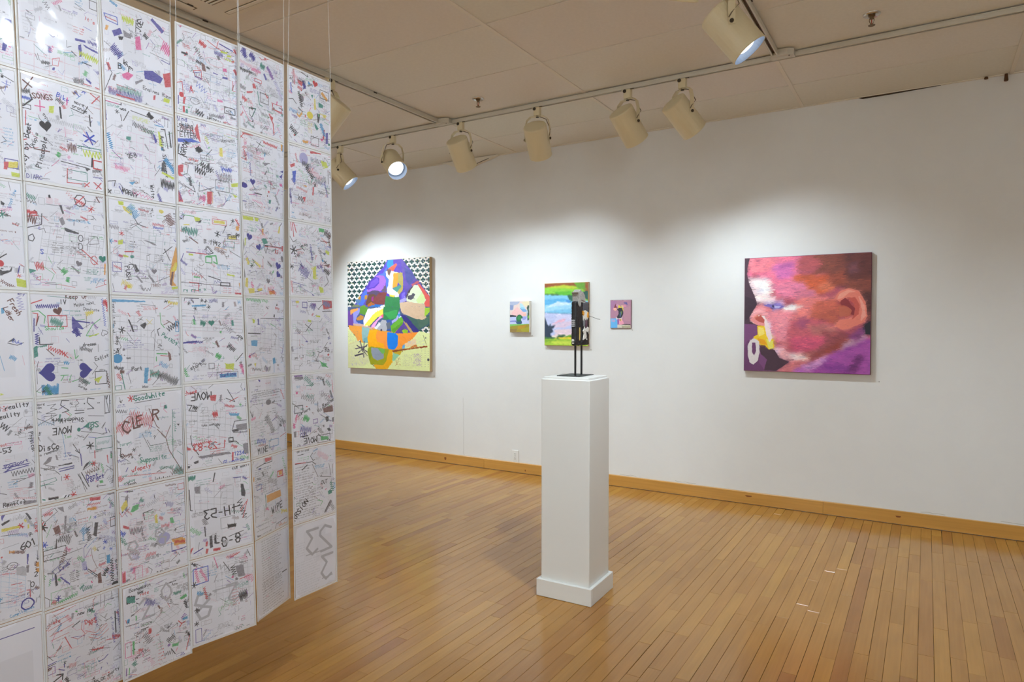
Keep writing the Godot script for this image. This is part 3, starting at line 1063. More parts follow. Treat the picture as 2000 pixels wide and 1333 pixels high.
# lines of small illegible writing
func small_writing(img: Image, a: Vector2, b: Vector2, lines: int, c: Color, k: float, r: RandomNumberGenerator) -> void:
	for i in lines:
		var y := lerpf(a.y, b.y, (i + 0.5) / lines)
		var x := a.x + r.randf() * 2.0 * k
		var end := b.x - r.randf() * (b.x - a.x) * 0.25
		var slope := (r.randf() - 0.5) * 0.03
		while x < end:
			var len := r.randf_range(3.0, 9.0) * k
			stroke(img, zigzag(Vector2(x, y + (x - a.x) * slope), Vector2(minf(x + len, end), y + (x - a.x) * slope), maxi(1, int(len / k * 0.7)), 2.0 * k * r.randf_range(0.5, 1.1), r), maxf(1.0, 0.28 * k), c)
			x += len + r.randf_range(1.2, 2.4) * k


# a patch coloured in with a marker: the strokes overlap and leave lighter streaks
func marker_fill(img: Image, pts: PackedVector2Array, c: Color, r: RandomNumberGenerator) -> void:
	cpoly(img, pts, c.lerp(Color8(247, 246, 249), 0.22))
	var lo := pts[0]
	var hi := pts[0]
	for p in pts:
		lo = lo.min(p)
		hi = hi.max(p)
	var n := int((hi.x - lo.x + hi.y - lo.y) / 5.0)
	for i in n:
		var a := Vector2(r.randf_range(lo.x, hi.x), r.randf_range(lo.y, hi.y))
		var b := a + Vector2(r.randf_range(4, 12), r.randf_range(-8, 3))
		if Geometry2D.is_point_in_polygon(a, pts) and Geometry2D.is_point_in_polygon(b, pts):
			stroke(img, [a, b], 2.2, c.darkened(0.06))


func page_image(col: int, row: int) -> Image:
	var W := 420
	var H := 542
	var k := W / 100.0
	var r := RandomNumberGenerator.new()
	r.seed = 1000 + col * 31 + row * 7
	var img := Image.create(W, H, false, Image.FORMAT_RGB8)
	img.fill(Color8(247, 246, 249))
	# other pages show faintly through the paper
	for i in 4:
		var g := r.randi_range(238, 245)
		img.fill_rect(Rect2i(r.randi_range(0, W - 150), r.randi_range(0, H - 200), r.randi_range(90, 240), r.randi_range(110, 260)), Color8(g, g - 1, g + 2))
	var key := "%d_%d" % [col, row]
	var plain := key in ["0_6", "5_6", "4_6", "0_3"]
	# faint pencil and pen marks everywhere, thicker on the crowded pages
	if not plain:
		var crowd := 110
		if row <= 1 and col >= 3:
			crowd = 230
		elif row == 2 and col >= 4 or row >= 5 and col in [1, 2]:
			crowd = 190
		elif key in ["1_4", "2_3", "3_5", "2_4", "1_3"]:
			crowd = 60
		var soft := ["q", "q", "i", "d", "q", "g"]
		var loud := ["k", "k", "g", "k", "r", "n", "t", "e", "c", "p", "v", "w"]
		for i in crowd:
			var a := Vector2(r.randf() * W, r.randf() * H)
			var c := ink(soft[r.randi() % soft.size()] if r.randf() < 0.5 else loud[r.randi() % loud.size()], r)
			match r.randi() % 6:
				0:
					small_writing(img, a, a + Vector2(r.randf_range(8, 26), r.randf_range(4, 14)) * k, r.randi_range(1, 4), c, k, r)
				1:
					var b := a + Vector2(r.randf_range(-14, 14), r.randf_range(-10, 10)) * k
					stroke(img, zigzag(a, b, r.randi_range(3, 8), r.randf_range(2, 6) * k, r), r.randf_range(1.0, 2.2), c)
				2:
					stroke(img, [a, a + Vector2(r.randf_range(-16, 16), r.randf_range(-12, 12)) * k], r.randf_range(1.0, 2.6), c)
				3:
					var s := Vector2(r.randf_range(4, 12), r.randf_range(3, 9)) * k
					stroke(img, [a, a + Vector2(s.x, 1), a + s, a + Vector2(0, s.y), a], 1.3, c)
				4:
					small_writing(img, a, a + Vector2(r.randf_range(6, 20) * k, 3.0 * k), 1, c, k, r)
				5:
					var b := a + Vector2(r.randf_range(-6, 6), r.randf_range(-6, 6)) * k
					stroke(img, [a, b, b + Vector2(r.randf_range(-7, 7), r.randf_range(-7, 7)) * k], r.randf_range(1.0, 2.0), c)
	for m in PAGE_MARKS[key]:
		var c := ink(m[1], r)
		match m[0]:
			"L":
				var pts := []
				for i in range(3, m.size() - 1, 2):
					pts.append(Vector2(m[i], m[i + 1]) * k)
				stroke(img, pts, maxf(1.4, m[2] * k * 0.72), c)
			"F":
				var pts := PackedVector2Array()
				for i in range(2, m.size() - 1, 2):
					pts.append(Vector2(m[i], m[i + 1]) * k)
				marker_fill(img, rough_poly(pts, 1.6, r), c, r)
			"Z":
				stroke(img, zigzag(Vector2(m[3], m[4]) * k, Vector2(m[5], m[6]) * k, m[7], maxf(1.0, m[8]) * k, r), maxf(1.4, m[2] * k * 0.6), c)
			"T", "M":
				write(img, m[6], Vector2(m[3], m[4]) * k, m[2] * k, deg_to_rad(m[5]), c, maxf(1.5, m[2] * k * (0.13 if m[1] != "q" else 0.10)), m[0] == "M", r)
			"S":
				for i in 3:
					var a := PI * i / 3.0 + r.randf() * 0.5
					var d: Vector2 = Vector2(cos(a), sin(a)) * m[4] * k
					stroke(img, [Vector2(m[2], m[3]) * k - d, Vector2(m[2], m[3]) * k + d], maxf(1.6, m[4] * k * 0.22), c)
			"V":
				var pts := PackedVector2Array()
				var turn := deg_to_rad(m[5])
				for i in 25:
					var t := TAU * i / 25
					var h: Vector2 = Vector2(16.0 * pow(sin(t), 3), -(13.0 * cos(t) - 5.0 * cos(2 * t) - 2.0 * cos(3 * t) - cos(4 * t))) / 16.0 * m[4] * k
					pts.append(Vector2(m[2], m[3]) * k + h.rotated(turn))
				if m[1] == "d":
					var ring := Array(pts)
					ring.append(pts[0])
					stroke(img, ring, 1.6, Color.html(INK.k))
				else:
					cpoly(img, pts, c)
			"O":
				var pts := []
				for i in 21:
					var t := TAU * i / 20 + 0.4
					pts.append((Vector2(m[3], m[4]) + Vector2(cos(t) * m[5], sin(t) * m[6]) * r.randf_range(0.94, 1.06)) * k)
				stroke(img, pts, maxf(1.3, m[2] * k), c)
			"D":
				var pts := PackedVector2Array()
				for i in 16:
					var t := TAU * i / 16
					pts.append((Vector2(m[2], m[3]) + Vector2(cos(t) * m[4], sin(t) * m[5])) * k)
				cpoly(img, rough_poly(pts, 1.6, r), c)
			"B":
				var a := Vector2(m[3], m[4]) * k
				var b := Vector2(m[5], m[6]) * k
				stroke(img, [a, Vector2(b.x, a.y), b, Vector2(a.x, b.y), a], maxf(1.3, m[2] * k), c)
			"G":
				var q := [Vector2(m[2], m[3]) * k, Vector2(m[4], m[5]) * k, Vector2(m[6], m[7]) * k, Vector2(m[8], m[9]) * k]
				var pale := c.lerp(Color8(247, 246, 249), 0.5)
				for i in m[10] + 1:
					var t: float = float(i) / m[10]
					stroke(img, [q[0].lerp(q[1], t), q[3].lerp(q[2], t)], 1.2, pale)
				for i in m[11] + 1:
					var t: float = float(i) / m[11]
					stroke(img, [q[0].lerp(q[3], t), q[1].lerp(q[2], t)], 1.2, pale)
			"W":
				var a := Vector2(m[2], m[3]) * k
				var b := Vector2(m[4], m[5]) * k
				small_writing(img, Vector2(minf(a.x, b.x), minf(a.y, b.y)), Vector2(maxf(a.x, b.x), maxf(a.y, b.y)), m[6], c, k, r)
	return img


func strip_point(levels: Array, u: float, v: float, out: float, width: float) -> Vector3:
	var i := clampi(int(floor(v)), 0, 6)
	var t := v - i
	var a: Array = levels[i]
	var b: Array = levels[i + 1]
	var turn := lerpf(a[2], b[2], t)
	var c := Vector3(lerpf(a[0], b[0], t), lerpf(a[3], b[3], t), lerpf(a[1], b[1], t))
	return c + Vector3(sin(turn), 0, -cos(turn)) * width * (u - 0.5) + Vector3(cos(turn), 0, sin(turn)) * out


func build_strips() -> void:
	var labels := [
		"hung strip of marked pages with 601 in black above a blue pencil ring",
		"hung strip of marked pages with paired blue hearts and the word Disco",
		"hung strip of marked pages with an orange flame and red scrawl over brown letters",
		"hung strip of marked pages with red triangles above and a reversed date below",
		"hung strip of marked pages ending in a page of plain printed lines",
		"hung strip of marked pages ending in a pale page of reversed 23 and 3",
	]
	var wrinkle := FastNoiseLite.new()
	wrinkle.seed = 12
	wrinkle.frequency = 0.9
	wrinkle.fractal_octaves = 3
	for c in 6:
		var lv: Array = STRIP_LEVELS[c].duplicate(true)
		var wide: float = [0.228, 0.217, 0.222, 0.228, 0.216, 0.222][c]
		var foot := Vector3(lv[7][0], lv[7][3], lv[7][1])
		var o := base("page_strip", foot)
		tag(o, labels[c], "page strip", "strips of pages hung from the ceiling")
		for row in 7:
			# the sheet of paper, slightly bowed in its pocket
			var st := new_st(true)
			var nu := 5
			var nv := 6
			var P := func(i: int, j: int) -> Vector3:
				var u := 0.028 + 0.944 * i / nu
				var v := 0.028 + 0.944 * j / nv
				var bow := 0.0016 * sin(PI * i / nu + c) * sin(PI * j / nv + row * 1.3)
				return strip_point(lv, u, row + v, bow, wide) - foot
			for i in nu:
				for j in nv:
					for q in [[0, 0], [1, 0], [1, 1], [0, 0], [1, 1], [0, 1]]:
						st.set_uv(Vector2(float(i + q[0]) / nu, float(j + q[1]) / nv))
						st.add_vertex(P.call(i + q[0], j + q[1]))
			var m := mat(Color(0.95, 0.955, 0.985), 0.75)
			m.albedo_texture = ImageTexture.create_from_image(page_image(c, row))
			m.texture_repeat = false
			m.backlight_enabled = true
			m.backlight = Color(0.22, 0.22, 0.22)
			var page := put("page", done(st), m, o)
			# the clear pocket, creased a little, front and back
			var ss := new_st(true)
			var mu := 10
			var mv := 13
			for side in [1.0, -1.0]:
				var Q := func(i: int, j: int) -> Vector3:
					var u := 0.008 + 0.984 * i / mu
					var v := 0.006 + 0.988 * j / mv
					var edge := minf(1.0, 6.0 * minf(minf(u, 1.0 - u), minf(v, 1.0 - v)))
					var wr := wrinkle.get_noise_3d(i * 0.9 + c * 40.0, j * 0.55 + row * 30.0, side * 9.0)
					return strip_point(lv, u, row + v, side * (0.0006 + edge * (0.0026 + 0.0018 * wr)), wide) - foot
				for i in mu:
					for j in mv:
						var q := [Q.call(i, j), Q.call(i + 1, j), Q.call(i + 1, j + 1), Q.call(i, j + 1)]
						for n in ([0, 1, 2, 0, 2, 3] if side > 0 else [0, 2, 1, 0, 3, 2]):
							ss.add_vertex(q[n])
			put("sleeve", done(ss), M.sleeve, page)
			# the welded, milky rim of the pocket
			var rim := new_st()
			for e in [[0.0, 0.0, 0.025, 1.0], [0.975, 0.0, 1.0, 1.0], [0.025, 0.0, 0.975, 0.022], [0.025, 0.976, 0.975, 1.0]]:
				for s in 4:
					var a0: float = lerpf(e[1], e[3], s / 4.0)
					var a1: float = lerpf(e[1], e[3], (s + 1) / 4.0)
					var q := []
					for p in [[e[0], a0], [e[2], a0], [e[2], a1], [e[0], a1]]:
						q.append(strip_point(lv, p[0], row + p[1] * 0.994 + 0.003, 0.0, wide) - foot)
					for n in [0, 1, 2, 0, 2, 3]:
						rim.add_vertex(q[n])
			put("sleeve_rim", done(rim), M.sleeve_edge, page)
		# two nylon lines carry the strip from the ceiling, threaded down its edges
		for s in 2:
			var u := 0.012 if s == 0 else 0.988
			var pts := [Vector3(0, 0, 0) + strip_point(lv, u, 0, 0.0, wide) + Vector3(0.0, CEIL - 0.003 - lv[0][3], 0.012 * (1 if s == 0 else -1) * (0.4 if c != 5 else -1.6)) - foot]
			for v in 8:
				pts.append(strip_point(lv, u, v, 0.002, wide) - foot)
			put("hanging_line", tube(pts, 0.0008, 5), M.nylon, o)


# ------------------------------------------------------------------ on the ceiling and the wall

func build_ceiling_fixtures() -> void:
	var chrome := mat(Color8(200, 196, 188), 0.25, 0.9)
	var brass := mat(Color8(112, 92, 66), 0.4, 0.7)
	var n := 0
	for at in [Vector3(-2.694, CEIL, -3.9), Vector3(-0.259, CEIL, -3.907)]:
		var o := base("fire_sprinkler", at)
		tag(o, ["fire sprinkler with chrome ring in the ceiling beside the row of spotlights", "fire sprinkler with chrome ring in the ceiling near the right joiner box"][n], "sprinkler", "ceiling sprinklers")
		put("escutcheon", lathe([Vector2(0.017, -0.004), Vector2(0.034, -0.008), Vector2(0.041, -0.003), Vector2(0.042, 0.0)], 28), chrome, o)
		put("body", lathe([Vector2(0, -0.024), Vector2(0.009, -0.024), Vector2(0.011, -0.014), Vector2(0.016, -0.01), Vector2(0.016, 0.0)], 16), brass, o)
		for s in [-1, 1]:
			put("frame_arm", tube([Vector3(s * 0.009, -0.018, 0), Vector3(s * 0.011, -0.032, 0), Vector3(s * 0.006, -0.046, 0), Vector3(0, -0.054, 0)], 0.002, 6), brass, o)
		put("bulb", lathe([Vector2(0, -0.05), Vector2(0.0022, -0.048), Vector2(0.0025, -0.028), Vector2(0, -0.024)], 8), mat(Color8(170, 60, 40), 0.2), o)
		put("deflector", lathe([Vector2(0, -0.056), Vector2(0.016, -0.057), Vector2(0.017, -0.0555), Vector2(0, -0.053)], 14), brass, o)
		n += 1
	# four-way cassette of the air conditioning
	var v := base("air_vent", Vector3(-2.72, CEIL, -1.72))
	tag(v, "square cream ceiling air vent with slatted middle and corner clips", "air vent")
	var hx := 0.4
	var hz := 0.445
	var rad := 0.07
	var outline := []
	for q in [[1, 1, 0.0], [-1, 1, PI / 2], [-1, -1, PI], [1, -1, PI * 1.5]]:
		for k in 6:
			var a: float = q[2] + PI / 2 * k / 5.0
			outline.append(Vector2(q[0] * (hx - rad) + cos(a) * rad, q[1] * (hz - rad) + sin(a) * rad))
	var st := new_st()
	add_prism(st, outline, Vector3(0, -0.03, 0), Vector3.RIGHT, Vector3.BACK, Vector3.UP, 0.029)
	put("panel", done(st), M.tee, v)
	for s in [-1, 1]:
		put("louvre_slot", box(Vector3(0, -0.0305, s * (hz - 0.04)), Vector3(hx * 2 - 0.26, 0.002, 0.03), 0.0), M.cord, v)
		put("louvre_slot", box(Vector3(s * (hx - 0.04), -0.0305, 0), Vector3(0.03, 0.002, hz * 2 - 0.3), 0.0), M.cord, v)
		put("louvre_flap", box(Vector3(0, -0.034, s * (hz - 0.042)), Vector3(hx * 2 - 0.28, 0.003, 0.022), 0.001), M.tee, v)
		put("louvre_flap", box(Vector3(s * (hx - 0.042), -0.034, 0), Vector3(0.022, 0.003, hz * 2 - 0.32), 0.001), M.tee, v)
		for t in [-1, 1]:
			put("corner_clip", box(Vector3(s * (hx - 0.055), -0.032, t * (hz - 0.19)), Vector3(0.016, 0.004, 0.03), 0.001), M.dark_metal, v)
	for i in 30:
		put("slat", box(Vector3(0, -0.0335, -0.3 + i * 0.0207), Vector3(0.5, 0.005, 0.009), 0.001), M.tee, v)
	put("grille_back", box(Vector3(0, -0.0306, 0), Vector3(0.51, 0.0015, 0.63), 0.0), M.cord, v)
	# the corner of a tile that has come away above the wall
	var flap := base("ceiling_flap", Vector3(-3.74, CEIL - 0.002, BACK))
	tag(flap, "loose sagging ceiling strip hanging at the wall behind the spotlights", "ceiling strip")
	var fs := new_st()
	add_prism(fs, [Vector2(-0.30, 0.0), Vector2(-0.12, -0.07), Vector2(-0.02, -0.093), Vector2(0.1, -0.055), Vector2(0.26, -0.022), Vector2(0.33, 0.0)], Vector3(0, -0.003, 0.002), Vector3.RIGHT, Vector3.UP, Vector3.BACK, 0.05)
	put("strip", done(fs), M.tee, flap)
	put("torn_edge", tube([Vector3(-0.03, -0.098, 0.045), Vector3(0.09, -0.062, 0.05), Vector3(0.24, -0.028, 0.052)], 0.003, 5), M.dark_gap, flap)
	# gap where the edge tile has slipped, and two rusty pipe ends beside it
	var root: Node3D = get_node("ceiling")
	var gs := new_st()
	add_prism(gs, [Vector2(-0.42, 0.0), Vector2(-0.40, -0.008), Vector2(-0.2, -0.006), Vector2(0.06, 0.0)], Vector3(0, CEIL - 0.004, BACK + 0.001), Vector3.RIGHT, Vector3.UP, Vector3.BACK, 0.012)
	put("edge_gap", done(gs), M.dark_gap, root)
	for p in [[0.302, 0.014, 0.012], [0.405, 0.045, 0.012]]:
		var b := base("pipe_end", Vector3(p[0], CEIL - 0.004, BACK + 0.03))
		tag(b, "short rusty stub under the ceiling edge at the wall" if p[1] < 0.03 else "longer rusty pipe stub under the ceiling edge at the wall", "pipe stub", "pipe stubs at the ceiling edge")
		put("stub", lathe([Vector2(0, -p[1]), Vector2(p[2] * 0.8, -p[1]), Vector2(p[2], -p[1] + 0.004), Vector2(p[2] * 0.7, 0.0)], 10), mat(Color8(86, 58, 32), 0.6, 0.3), b)


func build_wall_details() -> void:
	# wall socket
	var o := base("wall_outlet", Vector3(-3.237, 0.149, BACK))
	tag(o, "white double wall outlet just above the baseboard", "wall outlet")
	put("plate", box(Vector3(0, 0, 0.003), Vector3(0.07, 0.112, 0.006), 0.002), M.white_paint, o)
	for s in [-1, 1]:
		var st := new_st()
		var pts := []
		for k in 16:
			var a := TAU * k / 16
			pts.append(Vector2(cos(a) * 0.0165, clampf(sin(a) * 0.0175, -0.0135, 0.0135)))
		add_prism(st, pts, Vector3(0, s * 0.0195, 0.0062), Vector3.RIGHT, Vector3.UP, Vector3.BACK, 0.0018)
		var f := put("receptacle", done(st), M.white_paint, o)
		for q in [[-0.006, 0.003, 0.0028, 0.009], [0.006, 0.003, 0.0028, 0.008], [0.0, -0.008, 0.006, 0.005]]:
			put("slot", box(Vector3(q[0], s * 0.0195 + q[1], 0.0081), Vector3(q[2], q[3], 0.0006), 0.0), M.dark_gap, f)
	put("screw", lathe([Vector2(0, 0.0015), Vector2(0.003, 0.0015), Vector2(0.003, 0)], 8, Transform3D(Basis(Vector3.RIGHT, PI / 2), Vector3(0, 0, 0.006))), M.cord, o)
	# small number tags beside the paintings
	var tags := [[-4.192, 0.857, "abstract collage painting"], [-3.058, 1.274, "small lake painting"], [-2.471, 1.155, "tall landscape painting"], [-2.092, 1.326, "small mauve flower painting"], [-0.279, 0.976, "baby portrait"]]
	var grey := mat(Color8(128, 124, 120), 0.7)
	for t in tags:
		var g := base("number_tag", Vector3(t[0], t[1], BACK))
		tag(g, "tiny grey number tag on the wall beside the " + t[2], "number tag", "number tags beside the paintings")
		put("card", box(Vector3(0, 0, 0.0012), Vector3(0.017, 0.014, 0.002), 0.0004), M.white_paint, g)
		var ns := new_st()
		add_box(ns, Vector3(-0.003, 0, 0.0024), Vector3(0.002, 0.009, 0.0006), 0.0)
		add_box(ns, Vector3(0.003, 0.003, 0.0024), Vector3(0.005, 0.002, 0.0006), 0.0)
		add_box(ns, Vector3(0.003, -0.003, 0.0024), Vector3(0.005, 0.002, 0.0006), 0.0)
		add_box(ns, Vector3(0.0045, 0.0, 0.0024), Vector3(0.002, 0.006, 0.0006), 0.0)
		put("numeral", done(ns), grey, g)
	# hairline crack in the plaster above the baseboard, with a chip at its foot
	var wall: Node3D = get_node("wall_back")
	var r := RandomNumberGenerator.new()
	r.seed = 77
	var pts := []
	for i in 15:
		pts.append(Vector3(-3.832 + (r.randf() - 0.5) * 0.008, lerpf(0.66, 0.115, i / 14.0), BACK))
	pts.append(Vector3(-3.82, 0.097, BACK))
	var cs := new_st()
	add_band(cs, pts, Vector3.RIGHT, 0.0022, 0.0008)
	put("crack", done(cs), mat(Color8(176, 172, 166), 0.9), wall)
	for k in [[-1.72, -1.55, 0.099], [-0.02, 0.12, 0.099], [0.42, 0.6, 0.098], [-2.2, -2.05, 0.098]]:
		var ps := []
		for i in 7:
			ps.append(Vector3(lerpf(k[0], k[1], i / 6.0), k[2] + r.randf() * 0.009, BACK))
		var bs := new_st()
		add_band(bs, ps, Vector3.UP, 0.0025, 0.0008)
		put("paint_chip", done(bs), mat(Color8(178, 172, 160), 0.9), wall)


# ------------------------------------------------------------------ data

# each hung strip, level by level from the top: middle x, middle z, turn, height
const STRIP_LEVELS := [
	[[-2.0541, -0.7067, -0.002, 2.3392], [-2.0537, -0.7164, -0.014, 2.0469], [-2.0535, -0.7265, -0.032, 1.7543], [-2.0526, -0.7367, -0.027, 1.4623], [-2.0518, -0.7448, -0.029, 1.1709], [-2.0506, -0.7509, -0.027, 0.8790], [-2.0491, -0.7553, -0.012, 0.5859], [-2.0478, -0.7598, -0.007, 0.2931]],
	[[-2.0541, -0.9325, -0.017, 2.3387], [-2.0551, -0.9393, -0.043, 2.0463], [-2.0561, -0.9459, -0.079, 1.7536], [-2.0562, -0.9526, -0.065, 1.4615], [-2.0551, -0.9612, -0.113, 1.1690], [-2.0548, -0.9675, -0.105, 0.8760], [-2.0544, -0.9742, -0.089, 0.5836], [-2.0539, -0.9808, -0.082, 0.2917]],
	[[-2.0617, -1.1531, -0.027, 2.3363], [-2.0605, -1.1597, -0.038, 2.0429], [-2.0585, -1.1645, -0.023, 1.7506], [-2.0556, -1.1688, -0.030, 1.4588], [-2.0520, -1.1731, -0.018, 1.1671], [-2.0482, -1.1768, -0.025, 0.8765], [-2.0421, -1.1814, -0.007, 0.5847], [-2.0363, -1.1836, 0.004, 0.2920]],
	[[-2.0498, -1.3836, 0.019, 2.3408], [-2.0485, -1.3822, 0.038, 2.0495], [-2.0459, -1.3837, 0.054, 1.7577], [-2.0423, -1.3860, 0.044, 1.4673], [-2.0367, -1.3905, 0.052, 1.1778], [-2.0291, -1.3967, 0.104, 0.8896], [-2.0217, -1.3998, 0.130, 0.5998], [-2.0146, -1.4015, 0.135, 0.3094]],
	[[-2.0408, -1.5909, -0.120, 2.3417], [-2.0449, -1.5932, -0.131, 2.0511], [-2.0474, -1.5968, -0.177, 1.7612], [-2.0488, -1.6013, -0.204, 1.4714], [-2.0487, -1.6076, -0.253, 1.1817], [-2.0474, -1.6152, -0.297, 0.8926], [-2.0459, -1.6218, -0.328, 0.6038], [-2.0432, -1.6270, -0.337, 0.3132]],
	[[-2.0346, -1.8043, -0.042, 2.3387], [-2.0334, -1.8028, -0.047, 2.0512], [-2.0315, -1.8025, -0.035, 1.7634], [-2.0296, -1.8030, -0.014, 1.4751], [-2.0277, -1.8045, -0.018, 1.1863], [-2.0259, -1.8070, -0.028, 0.8981], [-2.0247, -1.8098, -0.024, 0.6110], [-2.0246, -1.8116, -0.019, 0.3243]],
]
